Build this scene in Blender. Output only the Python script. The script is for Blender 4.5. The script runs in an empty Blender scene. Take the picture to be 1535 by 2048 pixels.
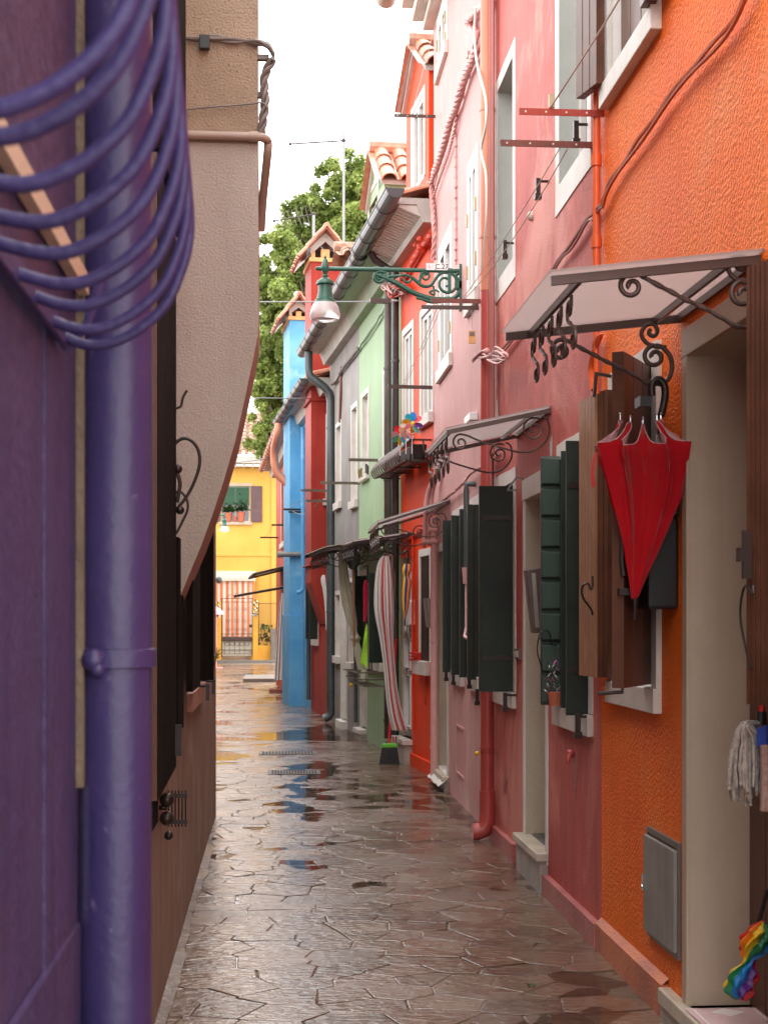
import bpy, bmesh, math, random
from mathutils import Vector, Matrix
random.seed(7)
PI = math.pi
SC = bpy.context.scene
COL = SC.collection

# ------------------------------------------------------------------ camera
YAW = math.atan(219.5/2950.0)
FPX, HZ, CX, EYE = 2950.0, 1240.0, 767.5, 1.5
cd = bpy.data.cameras.new('camera')
cam = bpy.data.objects.new('camera', cd); COL.objects.link(cam)
cam.location = (0, 0, EYE)
cam.rotation_euler = (PI/2, 0, -YAW)
cd.sensor_width = 36.0; cd.sensor_fit = 'AUTO'
cd.lens = FPX/2048.0*36.0
cd.shift_y = (HZ-1024.0)/2048.0
cd.clip_start = 0.05; cd.clip_end = 1000
cd.dof.use_dof = True; cd.dof.focus_distance = 8.5; cd.dof.aperture_fstop = 11.0
SC.camera = cam
SC.render.resolution_x = 767; SC.render.resolution_y = 1024

# ------------------------------------------------------------------ sky, sun, exposure
SUN_EL, SUN_RZ = math.radians(62), math.radians(200)
w = bpy.data.worlds.new("World"); SC.world = w; w.use_nodes = True
nt = w.node_tree; nt.nodes.clear()
sky = nt.nodes.new('ShaderNodeTexSky'); sky.sky_type = 'NISHITA'; sky.sun_disc = False
sky.sun_elevation = SUN_EL; sky.sun_rotation = SUN_RZ; sky.dust_density = 4; sky.air_density = 1.0
hs = nt.nodes.new('ShaderNodeHueSaturation'); hs.inputs['Saturation'].default_value = 0.06
mixw = nt.nodes.new('ShaderNodeMix'); mixw.data_type = 'RGBA'
mixw.inputs[0].default_value = 0.8
mixw.inputs[7].default_value = (12.5, 12.2, 12.1, 1)      # even cloud layer
nz = nt.nodes.new('ShaderNodeTexNoise'); nz.inputs['Scale'].default_value = 2.2; nz.inputs['Detail'].default_value = 4
mr = nt.nodes.new('ShaderNodeMapRange'); mr.inputs['To Min'].default_value = 0.9; mr.inputs['To Max'].default_value = 1.06
vm = nt.nodes.new('ShaderNodeVectorMath'); vm.operation = 'SCALE'
bg = nt.nodes.new('ShaderNodeBackground'); bg.inputs['Strength'].default_value = 0.15
wo = nt.nodes.new('ShaderNodeOutputWorld')
tcw = nt.nodes.new('ShaderNodeTexCoord')
nt.links.new(tcw.outputs['Generated'], nz.inputs['Vector'])
nt.links.new(sky.outputs[0], hs.inputs['Color']); nt.links.new(hs.outputs[0], mixw.inputs[6])
nt.links.new(nz.outputs['Fac'], mr.inputs['Value'])
nt.links.new(mixw.outputs[2], vm.inputs[0]); nt.links.new(mr.outputs[0], vm.inputs['Scale'])
nt.links.new(vm.outputs[0], bg.inputs['Color']); nt.links.new(bg.outputs[0], wo.inputs[0])
sd = bpy.data.lights.new('sun', 'SUN'); sd.energy = 0.5; sd.angle = math.radians(25); sd.color = (1.0, .97, .93)
sun = bpy.data.objects.new('sun', sd); COL.objects.link(sun)
sun.rotation_euler = (PI/2-SUN_EL, 0, PI-SUN_RZ+PI)
SC.view_settings.view_transform = 'Standard'; SC.view_settings.look = 'None'
SC.view_settings.gamma = 1.0; SC.view_settings.exposure = 1.40
SC.render.engine = 'CYCLES'
SC.cycles.max_bounces = 10; SC.cycles.diffuse_bounces = 6; SC.cycles.transparent_max_bounces = 16

# ------------------------------------------------------------------ materials
def _n(nt, t, **kw):
    n = nt.nodes.new(t)
    for k, v in kw.items():
        if k in n.inputs: n.inputs[k].default_value = v
        else: setattr(n, k, v)
    return n
def c4(c): return (c[0], c[1], c[2], 1)
MATS = {}
def M(name, col, rough=.6, metal=0.0, col2=None, nscale=2.5, mixlo=.35, mixhi=.65, bump=0.0, bscale=70, bump2=0.0, b2scale=9,
      streak=0.0, speck=None, speckscale=55, spthr=.62, coat=0.0, trans=0.0, spec=.5, rough2=None, stain=None, stscale=1.1, stlo=.55, sthi=.75, alpha=1.0, sheen=0):
    if name in MATS: return MATS[name]
    if 'stucco' in name and spec == .5: spec = .15
    m = bpy.data.materials.new(name); m.use_nodes = True
    nt = m.node_tree; nt.nodes.clear(); L = nt.links.new
    out = _n(nt, 'ShaderNodeOutputMaterial'); b = _n(nt, 'ShaderNodeBsdfPrincipled')
    L(b.outputs[0], out.inputs[0])
    b.inputs['Base Color'].default_value = c4(col); b.inputs['Roughness'].default_value = rough
    b.inputs['Metallic'].default_value = metal; b.inputs['Specular IOR Level'].default_value = spec
    b.inputs['Coat Weight'].default_value = coat; b.inputs['Transmission Weight'].default_value = trans
    b.inputs['Alpha'].default_value = alpha; b.inputs['Sheen Weight'].default_value = sheen
    tc = _n(nt, 'ShaderNodeTexCoord'); vec = tc.outputs['Object']
    cur = None
    def mixc(fac, a, c2):
        mx = _n(nt, 'ShaderNodeMix'); mx.data_type = 'RGBA'
        L(fac, mx.inputs[0])
        if isinstance(a, tuple): mx.inputs[6].default_value = a
        else: L(a, mx.inputs[6])
        mx.inputs[7].default_value = c4(c2)
        return mx.outputs[2]
    def ramp(src, lo, hi, tmin=0, tmax=1):
        r = _n(nt, 'ShaderNodeMapRange'); r.inputs['From Min'].default_value = lo; r.inputs['From Max'].default_value = hi
        r.inputs['To Min'].default_value = tmin; r.inputs['To Max'].default_value = tmax
        L(src, r.inputs['Value']); return r.outputs[0]
    cur = c4(col)
    if col2 is not None:
        n1 = _n(nt, 'ShaderNodeTexNoise', Scale=nscale, Detail=6.0, Roughness=.6); L(vec, n1.inputs['Vector'])
        cur = mixc(ramp(n1.outputs['Fac'], mixlo, mixhi), cur, col2)
    if streak > 0:
        mp = _n(nt, 'ShaderNodeMapping'); mp.inputs['Scale'].default_value = (1, 1, .07); L(vec, mp.inputs['Vector'])
        n2 = _n(nt, 'ShaderNodeTexNoise', Scale=14.0, Detail=5.0, Roughness=.65); L(mp.outputs[0], n2.inputs['Vector'])
        cc = tuple(x*.62 for x in (col2 or col))
        cur = mixc(ramp(n2.outputs['Fac'], .42, .75, 0, streak), cur, cc)
    if stain is not None:
        n3 = _n(nt, 'ShaderNodeTexNoise', Scale=stscale, Detail=8.0, Roughness=.65, Distortion=.6); L(vec, n3.inputs['Vector'])
        cur = mixc(ramp(n3.outputs['Fac'], stlo, sthi, 0, .85), cur, stain)
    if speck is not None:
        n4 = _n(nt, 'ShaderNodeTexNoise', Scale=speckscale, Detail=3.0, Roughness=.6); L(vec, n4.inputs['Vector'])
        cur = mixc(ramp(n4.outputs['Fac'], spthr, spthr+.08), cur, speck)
    if not isinstance(cur, tuple): L(cur, b.inputs['Base Color'])
    if rough2 is not None:
        n5 = _n(nt, 'ShaderNodeTexNoise', Scale=nscale*1.7, Detail=4.0); L(vec, n5.inputs['Vector'])
        L(ramp(n5.outputs['Fac'], .38, .62, rough, rough2), b.inputs['Roughness'])
    nrm = None
    for dist, scl, det in ((bump2, b2scale, 3.0), (bump, bscale, 4.0)):
        if dist > 0:
            nb = _n(nt, 'ShaderNodeTexNoise', Scale=float(scl), Detail=det, Roughness=.55); L(vec, nb.inputs['Vector'])
            bp = _n(nt, 'ShaderNodeBump', Strength=1.0, Distance=dist); L(nb.outputs['Fac'], bp.inputs['Height'])
            if nrm: L(nrm, bp.inputs['Normal'])
            nrm = bp.outputs[0]
    if nrm: L(nrm, b.inputs['Normal'])
    MATS[name] = m
    return m

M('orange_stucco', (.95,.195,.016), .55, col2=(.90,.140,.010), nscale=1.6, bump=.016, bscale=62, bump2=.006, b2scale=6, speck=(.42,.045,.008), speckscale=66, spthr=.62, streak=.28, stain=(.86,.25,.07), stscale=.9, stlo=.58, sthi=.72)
M('orange_plinth', (.62,.18,.07), .5, col2=(.42,.12,.07), nscale=5, bump=.006, bscale=60)
M('rose_stucco', (.60,.15,.125), .6, col2=(.46,.095,.085), nscale=1.3, bump=.004, bscale=80, bump2=.006, b2scale=4, streak=.5, stain=(.72,.30,.25), stscale=.75, stlo=.5, sthi=.62)
M('rose_plinth', (.50,.17,.15), .5, col2=(.36,.10,.10), nscale=4, bump=.006, bscale=40)
M('pale_pink_stucco', (.60,.33,.31), .6, col2=(.55,.27,.26), nscale=1.2, bump=.002, bscale=60, bump2=.004, b2scale=4, streak=.3, stain=(.66,.43,.40), stscale=1.2)
M('vermilion_stucco', (.80,.072,.016), .55, col2=(.70,.05,.012), nscale=1.1, bump=.002, bscale=60, bump2=.005, b2scale=3, streak=.2)
M('green_stucco', (.33,.46,.28), .6, col2=(.27,.39,.235), nscale=1.1, bump=.002, bscale=60, bump2=.005, b2scale=3, streak=.22)
M('grey_stucco', (.31,.295,.285), .65, col2=(.24,.215,.20), nscale=1.6, bump=.003, bscale=60, streak=.5, stain=(.42,.27,.19), stscale=1.6, stlo=.6, sthi=.72)
M('red_stucco', (.36,.045,.03), .6, col2=(.28,.028,.02), nscale=1.5, bump=.002, bscale=60, streak=.4)
M('blue_stucco', (.09,.31,.54), .6, col2=(.16,.40,.62), nscale=1.4, bump=.002, bscale=60, stain=(.40,.60,.76), stscale=1.5)
M('rust_stucco', (.50,.10,.045), .65, col2=(.38,.065,.04), nscale=1.4, bump=.002, bscale=60)
M('yellow_stucco', (.72,.43,.10), .6, col2=(.66,.37,.075), nscale=.9, bump=.002, bscale=60, streak=.15)
M('yellow_plinth', (.74,.36,.03), .6, col2=(.6,.28,.03))
M('purple_paint', (.042,.030,.105), .38, spec=.4, col2=(.030,.023,.088), nscale=4, bump=.0012, bscale=70, bump2=.003, b2scale=7, streak=.45, stain=(.068,.042,.105), stscale=2.6, speck=(.12,.09,.19), speckscale=34, spthr=.68)
M('purple_plaster', (.052,.037,.105), .5, spec=.3, col2=(.036,.028,.090), nscale=2.2, bump=.004, bscale=60, bump2=.010, b2scale=9, streak=.85, stain=(.070,.040,.075), stscale=1.6)
M('purple_iron', (.040,.028,.105), .42, spec=.3, col2=(.030,.022,.085), nscale=12, bump=.002, bscale=90)
M('mortar_dark', (.10,.075,.05), .9, col2=(.16,.12,.08), nscale=9, bump=.006, bscale=80)
M('maroon_paint', (.038,.016,.022), .4, col2=(.055,.026,.040), nscale=3, streak=.8)
M('blush_stucco', (.33,.22,.175), .6, col2=(.25,.165,.125), nscale=2, bump=.002, bscale=60, bump2=.006, b2scale=5, streak=.9, stain=(.40,.29,.235), stscale=1.8)
M('beige_stucco', (.46,.40,.35), .8, col2=(.40,.345,.295), nscale=1.8, bump=.007, bscale=95, bump2=.003, b2scale=24, streak=.15)
M('brown_stucco', (.30,.22,.155), .8, col2=(.36,.265,.19), nscale=5, bump=.009, bscale=95, speck=(.18,.13,.09), speckscale=70, spthr=.6)
M('terracotta_edge', (.42,.23,.17), .6, col2=(.36,.16,.12), nscale=8, bump=.003, bscale=40)
M('reveal_beige', (.52,.41,.31), .6, col2=(.44,.34,.25), nscale=1.3, bump=.0015, bscale=90, bump2=.003, b2scale=4, streak=.18)
M('reveal_rough', (.52,.44,.34), .7, col2=(.46,.38,.29), nscale=2, bump=.008, bscale=90)
M('stone_white', (.66,.62,.57), .5, col2=(.56,.51,.46), nscale=4, bump=.002, bscale=50, streak=.2)
M('paint_white', (.76,.72,.68), .55, col2=(.67,.62,.58), nscale=4, bump=.002, bscale=40, streak=.12)
M('reveal_grey', (.42,.43,.40), .6, col2=(.37,.38,.35), nscale=3, bump=.002, bscale=50)
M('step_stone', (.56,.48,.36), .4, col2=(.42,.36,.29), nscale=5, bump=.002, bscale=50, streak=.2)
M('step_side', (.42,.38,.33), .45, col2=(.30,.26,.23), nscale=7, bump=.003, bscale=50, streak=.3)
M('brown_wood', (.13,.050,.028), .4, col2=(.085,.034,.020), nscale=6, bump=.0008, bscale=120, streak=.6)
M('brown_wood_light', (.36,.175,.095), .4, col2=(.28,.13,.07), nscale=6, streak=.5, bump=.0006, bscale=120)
M('groove_dark', (.02,.013,.01), .8)
M('green_wood', (.011,.019,.015), .45, spec=.3, col2=(.022,.032,.025), nscale=4, streak=.8, stain=(.035,.030,.026), stscale=2.2, bump=.001, bscale=60)
M('green_wood_light', (.042,.066,.052), .38, col2=(.034,.056,.043), nscale=5, streak=.3, bump=.001, bscale=60)
M('black_wood', (.007,.006,.005), .8, spec=.05, col2=(.014,.010,.008), nscale=8, streak=.6, bump=.002, bscale=50)
M('iron', (.022,.017,.016), .35, metal=.3, col2=(.035,.024,.02), nscale=15, bump=.0006, bscale=150)
M('brown_iron', (.075,.045,.038), .35, col2=(.055,.035,.03), nscale=9)
M('rust_iron', (.22,.06,.04), .55, col2=(.15,.045,.033), nscale=12)
M('red_iron', (.42,.045,.02), .4, col2=(.32,.035,.02), nscale=12)
M('dark_iron_bar', (.08,.055,.04), .6, col2=(.13,.10,.07), nscale=12)
M('lamp_green', (.018,.085,.055), .35, col2=(.028,.11,.075), nscale=20, bump=.0006, bscale=120)
M('lamp_glass', (.92,.86,.86), .25, col2=(.86,.79,.79), nscale=6, trans=.6)
M('cage_iron', (.17,.13,.12), .3, metal=.3, col2=(.11,.08,.07), nscale=14)
M('door_white', (.72,.71,.70), .35, col2=(.66,.65,.64), nscale=5)
M('steel', (.30,.28,.25), .42, metal=.35, col2=(.22,.205,.18), nscale=5, streak=.6)
M('steel_frame', (.20,.19,.18), .45, metal=.6)
M('copper_grey', (.07,.075,.085), .35, metal=.5, col2=(.10,.10,.11), nscale=4, streak=.3)
M('gutter_dark', (.045,.045,.05), .35, metal=.4, col2=(.085,.08,.078), nscale=6, streak=.5)
M('pipe_brown', (.055,.038,.032), .4, metal=.3, col2=(.09,.065,.055), nscale=4)
M('pipe_grey', (.10,.12,.12), .4, metal=.3, col2=(.07,.08,.085), nscale=3, streak=.5)
M('pipe_salmon', (.58,.20,.105), .4, col2=(.50,.17,.10), nscale=2)
M('pipe_rose', (.46,.075,.06), .35, col2=(.38,.055,.05), nscale=2, streak=.25)
M('pipe_pink', (.70,.38,.36), .45, col2=(.62,.32,.31), nscale=5)
M('pipe_orange', (.74,.12,.02), .4, col2=(.62,.09,.02), nscale=5)
M('pipe_beige', (.40,.29,.23), .45, col2=(.33,.24,.19), nscale=5)
M('cable_pink', (.50,.24,.22), .5, col2=(.60,.32,.30), nscale=12)
M('cable_rose', (.35,.10,.08), .5)
M('cable_orange', (.58,.12,.03), .5, col2=(.48,.09,.03), nscale=12)
M('cable_grey', (.14,.11,.095), .5, col2=(.20,.16,.14), nscale=12)
M('cable_red', (.50,.04,.015), .5)
M('cable_green', (.28,.38,.25), .5)
M('cable_white', (.78,.70,.64), .45)
M('rope', (.55,.48,.42), .7)
M('wire_grey', (.25,.26,.26), .5)
M('umbrella_red', (.44,.003,.010), .75, spec=.12, col2=(.36,.003,.008), nscale=4, sheen=.2)
M('umbrella_lining', (.55,.30,.32), .5)
M('umbrella_black', (.02,.013,.012), .35, bump=.0008, bscale=150)
M('chrome', (.6,.6,.6), .2, metal=1.0)
M('magenta', (.50,.01,.06), .5)
M('lime', (.42,.80,.04), .7, bump=.001, bscale=90)
M('curtain_cream', (.52,.49,.37), .8, col2=(.45,.42,.31), nscale=6, bump=.001, bscale=150)
M('curtain_white', (.66,.62,.58), .8, bump=.001, bscale=120)
M('curtain_red', (.52,.045,.07), .8)
M('curtain_grey', (.22,.20,.20), .8)
M('curtain_orange', (.80,.22,.06), .7)
M('rag_grey', (.22,.19,.17), .95, col2=(.36,.32,.28), nscale=60, bump=.004, bscale=120)
M('rag_blue', (.02,.05,.30), .8)
M('rag_brown', (.22,.12,.10), .95, col2=(.30,.2,.17), nscale=60, bump=.004, bscale=120)
for n_, c_ in dict(c_red=(.60,.01,.02), c_orange=(.80,.20,.01), c_yellow=(.80,.50,.02), c_green=(.01,.18,.06), c_blue=(.01,.18,.50), c_purple=(.08,.01,.18),
                   c_pink=(.85,.35,.40), c_cyan=(.02,.40,.65), c_teal=(.10,.50,.38), c_peach=(.85,.55,.35)).items():
    M(n_, c_, .45)
M('mat_pink', (.68,.48,.47), .9, col2=(.60,.40,.40), nscale=8, bump=.003, bscale=200)
M('mat_pale', (.78,.70,.67), .9, bump=.003, bscale=200)
M('tile', (.42,.13,.075), .38, col2=(.50,.24,.15), nscale=9, stain=(.22,.12,.09), stscale=5, bump=.002, bscale=50)
M('tile_old', (.26,.12,.08), .75, spec=.2, col2=(.40,.29,.22), nscale=14, stain=(.14,.10,.085), stscale=8, bump=.002, bscale=50)
M('soffit_green', (.34,.40,.29), .65, col2=(.28,.33,.24), nscale=4)
M('soffit', (.52,.49,.45), .65, col2=(.43,.40,.36), nscale=4, bump=.002, bscale=40)
M('tooth', (.62,.58,.53), .6, col2=(.50,.46,.42), nscale=8)
M('brick_yellow', (.72,.42,.16), .6, col2=(.66,.30,.12), nscale=14)
M('glass_dark', (.03,.033,.035), .03, spec=1.0)
M('dark_inside', (.02,.018,.016), .8)
M('brass', (.45,.36,.22), .4, metal=.6)
M('black_plastic', (.012,.012,.013), .4)
M('mailbox_white', (.72,.71,.71), .35)
M('mailbox_grey', (.20,.19,.17), .4, metal=.4, col2=(.26,.24,.21), nscale=8)
M('mailbox_brown', (.10,.07,.06), .35, metal=.4, col2=(.14,.10,.09), nscale=8)
M('vent_red', (.62,.05,.012), .5)
M('brush_red', (.55,.01,.01), .4)
M('green_bright', (.12,.55,.05), .4)
M('bark', (.10,.075,.055), .9, col2=(.16,.13,.10), nscale=6, bump=.02, bscale=12)
M('blind_green', (.03,.12,.06), .5)
M('wood_mauve', (.13,.07,.075), .5, col2=(.10,.055,.06), nscale=4)
M('pot_terracotta', (.45,.12,.06), .7)
M('sign_white', (.80,.78,.77), .4)
M('ink', (.03,.03,.04), .6)
M('ink_red', (.62,.36,.36), .6)
M('grate_iron', (.09,.085,.08), .4, metal=.3, col2=(.15,.13,.12), nscale=12)
M('flower_pink', (.60,.10,.40), .6)
M('petal_white', (.8,.74,.72), .6)
M('brick_red', (.38,.12,.07), .7, col2=(.28,.09,.06), nscale=10)
M('cream_awning', (.55,.50,.40), .6, col2=(.48,.43,.34), nscale=3)
M('concrete', (.20,.175,.15), .6, col2=(.15,.13,.11), nscale=3, bump=.003, bscale=50)
M('dark_edge', (.05,.035,.03), .7)
M('plaster_old', (.36,.31,.26), .8, col2=(.26,.22,.18), nscale=4, bump=.01, bscale=20, streak=.4)

def leaf_mat(name, c1, c2):
    m = bpy.data.materials.new(name); m.use_nodes = True; nt = m.node_tree; b = nt.nodes['Principled BSDF']; L = nt.links.new
    g = _n(nt, 'ShaderNodeNewGeometry'); mx = _n(nt, 'ShaderNodeMix'); mx.data_type = 'RGBA'
    L(g.outputs['Random Per Island'], mx.inputs[0]); mx.inputs[6].default_value = c4(c1); mx.inputs[7].default_value = c4(c2)
    L(mx.outputs[2], b.inputs['Base Color']); b.inputs['Roughness'].default_value = .5
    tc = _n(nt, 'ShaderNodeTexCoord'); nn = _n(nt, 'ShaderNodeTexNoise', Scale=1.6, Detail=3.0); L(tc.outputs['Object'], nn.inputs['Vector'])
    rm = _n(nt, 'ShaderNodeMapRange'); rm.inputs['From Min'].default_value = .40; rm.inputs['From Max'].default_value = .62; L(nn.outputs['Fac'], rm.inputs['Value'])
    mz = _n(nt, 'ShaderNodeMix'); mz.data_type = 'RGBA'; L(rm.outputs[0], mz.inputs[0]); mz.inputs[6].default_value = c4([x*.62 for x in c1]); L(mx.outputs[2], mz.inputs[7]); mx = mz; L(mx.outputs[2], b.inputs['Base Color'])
    t = _n(nt, 'ShaderNodeBsdfTranslucent'); L(mx.outputs[2], t.inputs['Color'])
    ms = _n(nt, 'ShaderNodeMixShader'); ms.inputs[0].default_value = .5
    out = nt.nodes['Material Output']; L(b.outputs[0], ms.inputs[1]); L(t.outputs[0], ms.inputs[2]); L(ms.outputs[0], out.inputs[0])
    MATS[name] = m
leaf_mat('leaf', (.22,.31,.06), (.44,.50,.15)); leaf_mat('leaf_dark', (.03,.09,.02), (.10,.22,.05)); leaf_mat('straw', (.45,.38,.15), (.6,.5,.25))

def slab_mat(name, c1, c2, c3, wet=.5):
    m = bpy.data.materials.new(name); m.use_nodes = True; nt = m.node_tree; b = nt.nodes['Principled BSDF']; L = nt.links.new
    tc = _n(nt, 'ShaderNodeTexCoord'); g = _n(nt, 'ShaderNodeNewGeometry')
    mx = _n(nt, 'ShaderNodeMix'); mx.data_type = 'RGBA'; L(g.outputs['Random Per Island'], mx.inputs[0])
    mx.inputs[6].default_value = c4(c1); mx.inputs[7].default_value = c4(c2)
    n1 = _n(nt, 'ShaderNodeTexNoise', Scale=7.0, Detail=7.0, Roughness=.65); L(tc.outputs['Object'], n1.inputs['Vector'])
    r1 = _n(nt, 'ShaderNodeMapRange'); r1.inputs['From Min'].default_value = .45; r1.inputs['From Max'].default_value = .72; L(n1.outputs['Fac'], r1.inputs['Value'])
    r1.inputs['To Max'].default_value = .7
    mx2 = _n(nt, 'ShaderNodeMix'); mx2.data_type = 'RGBA'; L(r1.outputs[0], mx2.inputs[0]); L(mx.outputs[2], mx2.inputs[6]); mx2.inputs[7].default_value = c4(c3)
    L(mx2.outputs[2], b.inputs['Base Color'])
    n2 = _n(nt, 'ShaderNodeTexNoise', Scale=1.3, Detail=5.0, Roughness=.6); L(tc.outputs['Object'], n2.inputs['Vector'])
    r2 = _n(nt, 'ShaderNodeMapRange'); r2.inputs['From Min'].default_value = .40; r2.inputs['From Max'].default_value = .62
    r2.inputs['To Min'].default_value = .08; r2.inputs['To Max'].default_value = wet; L(n2.outputs['Fac'], r2.inputs['Value']); L(r2.outputs[0], b.inputs['Roughness'])
    mp = _n(nt, 'ShaderNodeMapping'); mp.inputs['Scale'].default_value = (1, 2.2, 1); L(tc.outputs['Object'], mp.inputs['Vector'])
    n3 = _n(nt, 'ShaderNodeTexNoise', Scale=17.0, Detail=4.0, Roughness=.55, Distortion=.8); L(mp.outputs[0], n3.inputs['Vector'])
    bp = _n(nt, 'ShaderNodeBump', Strength=1.0, Distance=.007); L(n3.outputs['Fac'], bp.inputs['Height'])
    n4 = _n(nt, 'ShaderNodeTexNoise', Scale=90.0, Detail=3.0); L(tc.outputs['Object'], n4.inputs['Vector'])
    bp2 = _n(nt, 'ShaderNodeBump', Strength=1.0, Distance=.0006); L(n4.outputs['Fac'], bp2.inputs['Height']); L(bp.outputs[0], bp2.inputs['Normal'])
    L(bp2.outputs[0], b.inputs['Normal'])
    b.inputs['Specular IOR Level'].default_value = .8; b.inputs['Coat Weight'].default_value = .3; b.inputs['Coat Roughness'].default_value = .16
    L(bp.outputs[0], b.inputs['Coat Normal'])
    MATS[name] = m
slab_mat('slab', (.095,.054,.036), (.175,.108,.072), (.24,.168,.11), .38)
slab_mat('slab_pale', (.12,.088,.068), (.17,.13,.10), (.10,.07,.055), .44)
slab_mat('mortar', (.33,.27,.21), (.36,.30,.24), (.24,.19,.15), .45)

def water_mat():
    m = bpy.data.materials.new('water'); m.use_nodes = True; nt = m.node_tree; nt.nodes.clear(); L = nt.links.new
    out = _n(nt, 'ShaderNodeOutputMaterial'); t = _n(nt, 'ShaderNodeBsdfTransparent'); t.inputs[0].default_value = (.80,.77,.74,1)
    g = _n(nt, 'ShaderNodeBsdfGlossy'); g.inputs['Roughness'].default_value = .02
    lw = _n(nt, 'ShaderNodeFresnel', IOR=1.4); ms = _n(nt, 'ShaderNodeMixShader')
    tc = _n(nt, 'ShaderNodeTexCoord'); n = _n(nt, 'ShaderNodeTexNoise', Scale=14.0, Detail=2.0); L(tc.outputs['Object'], n.inputs['Vector'])
    bp = _n(nt, 'ShaderNodeBump', Strength=1.0, Distance=.0014); L(n.outputs['Fac'], bp.inputs['Height'])
    L(bp.outputs[0], g.inputs['Normal']); L(bp.outputs[0], lw.inputs['Normal'])
    L(lw.outputs[0], ms.inputs[0]); L(t.outputs[0], ms.inputs[1]); L(g.outputs[0], ms.inputs[2]); L(ms.outputs[0], out.inputs[0])
    MATS['water'] = m
water_mat()
def poly_mat():   # cloudy ribbed polycarbonate sheet
    m = bpy.data.materials.new('polycarbonate'); m.use_nodes = True; nt = m.node_tree; nt.nodes.clear(); L = nt.links.new
    out = _n(nt, 'ShaderNodeOutputMaterial'); t = _n(nt, 'ShaderNodeBsdfTranslucent'); t.inputs[0].default_value = (.58,.53,.52,1)
    g = _n(nt, 'ShaderNodeBsdfPrincipled'); g.inputs['Base Color'].default_value = (.36,.31,.30,1); g.inputs['Roughness'].default_value = .25
    tr = _n(nt, 'ShaderNodeBsdfTransparent'); tr.inputs[0].default_value = (.75,.7,.68,1)
    m1 = _n(nt, 'ShaderNodeMixShader'); m1.inputs[0].default_value = .25; m2 = _n(nt, 'ShaderNodeMixShader'); m2.inputs[0].default_value = .42
    L(t.outputs[0], m1.inputs[1]); L(g.outputs[0], m1.inputs[2]); L(m1.outputs[0], m2.inputs[1]); L(tr.outputs[0], m2.inputs[2])
    tc = _n(nt, 'ShaderNodeTexCoord'); wv = _n(nt, 'ShaderNodeTexWave', Scale=28.0); L(tc.outputs['Object'], wv.inputs['Vector'])
    bp = _n(nt, 'ShaderNodeBump', Strength=1.0, Distance=.006); L(wv.outputs['Fac'], bp.inputs['Height']); L(bp.outputs[0], g.inputs['Normal'])
    L(m2.outputs[0], out.inputs[0]); MATS['polycarbonate'] = m
poly_mat()

# ------------------------------------------------------------------ frames and rays
def ray(px, py):
    a = (px-CX)/FPX
    return Vector((math.sin(YAW)+a*math.cos(YAW), math.cos(YAW)-a*math.sin(YAW), (HZ-py)/FPX))
class Frame:                       # a vertical wall plane: s along it, t out of it, z up
    def __init__(f, ox, oy, ang):
        f.O = Vector((ox, oy, 0)); f.u = Vector((-math.sin(ang), math.cos(ang), 0)); f.n = Vector((-math.cos(ang), -math.sin(ang), 0)); f.rz = PI/2+ang
    def P(f, s, t, z): return f.O+f.u*s+f.n*t+Vector((0, 0, z))
    def SZ(f, px, py, t=0):
        d = ray(px, py); k = ((f.O+f.n*t)-Vector((0,0,0))).dot(f.n)/d.dot(f.n)
        p = d*k; return ((p-f.O).dot(f.u), EYE+d.z*k)
    def S(f, px, t=0): return f.SZ(px, HZ, t)[0]
    def Z(f, px, py, t=0): return f.SZ(px, py, t)[1]
    def TZ(f, px, py, s):          # pixel onto the plane perpendicular to the wall at s
        d = ray(px, py); k = (f.O+f.u*s).dot(f.u)/d.dot(f.u); p = d*k
        return ((p-f.O).dot(f.n), EYE+d.z*k)
    def ST(f, px, py, z):          # pixel at known height
        d = ray(px, py); k = (z-EYE)/d.z; p = d*k
        return ((p-f.O).dot(f.u), (p-f.O).dot(f.n))
W0 = Frame(0, 0, -PI/2)            # s = X, t = -Y?  (used as a world frame through P only)
class World:
    rz = 0
    def P(f, s, t, z): return Vector((s, t, z))
WF = World()
F1 = Frame(1.48, 0, 0)
sC = F1.S(867)
A2 = math.atan(479.5/FPX)-YAW
F2 = Frame(1.48, sC, A2)
def at(px, py, Y):                 # world point on a pixel ray at distance Y down the street
    d = ray(px, py); k = Y/d.y; return Vector((d.x*k, Y, EYE+d.z*k))
def zg(y): return max(-.03, min(.045, .005*(y-5)))

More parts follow.
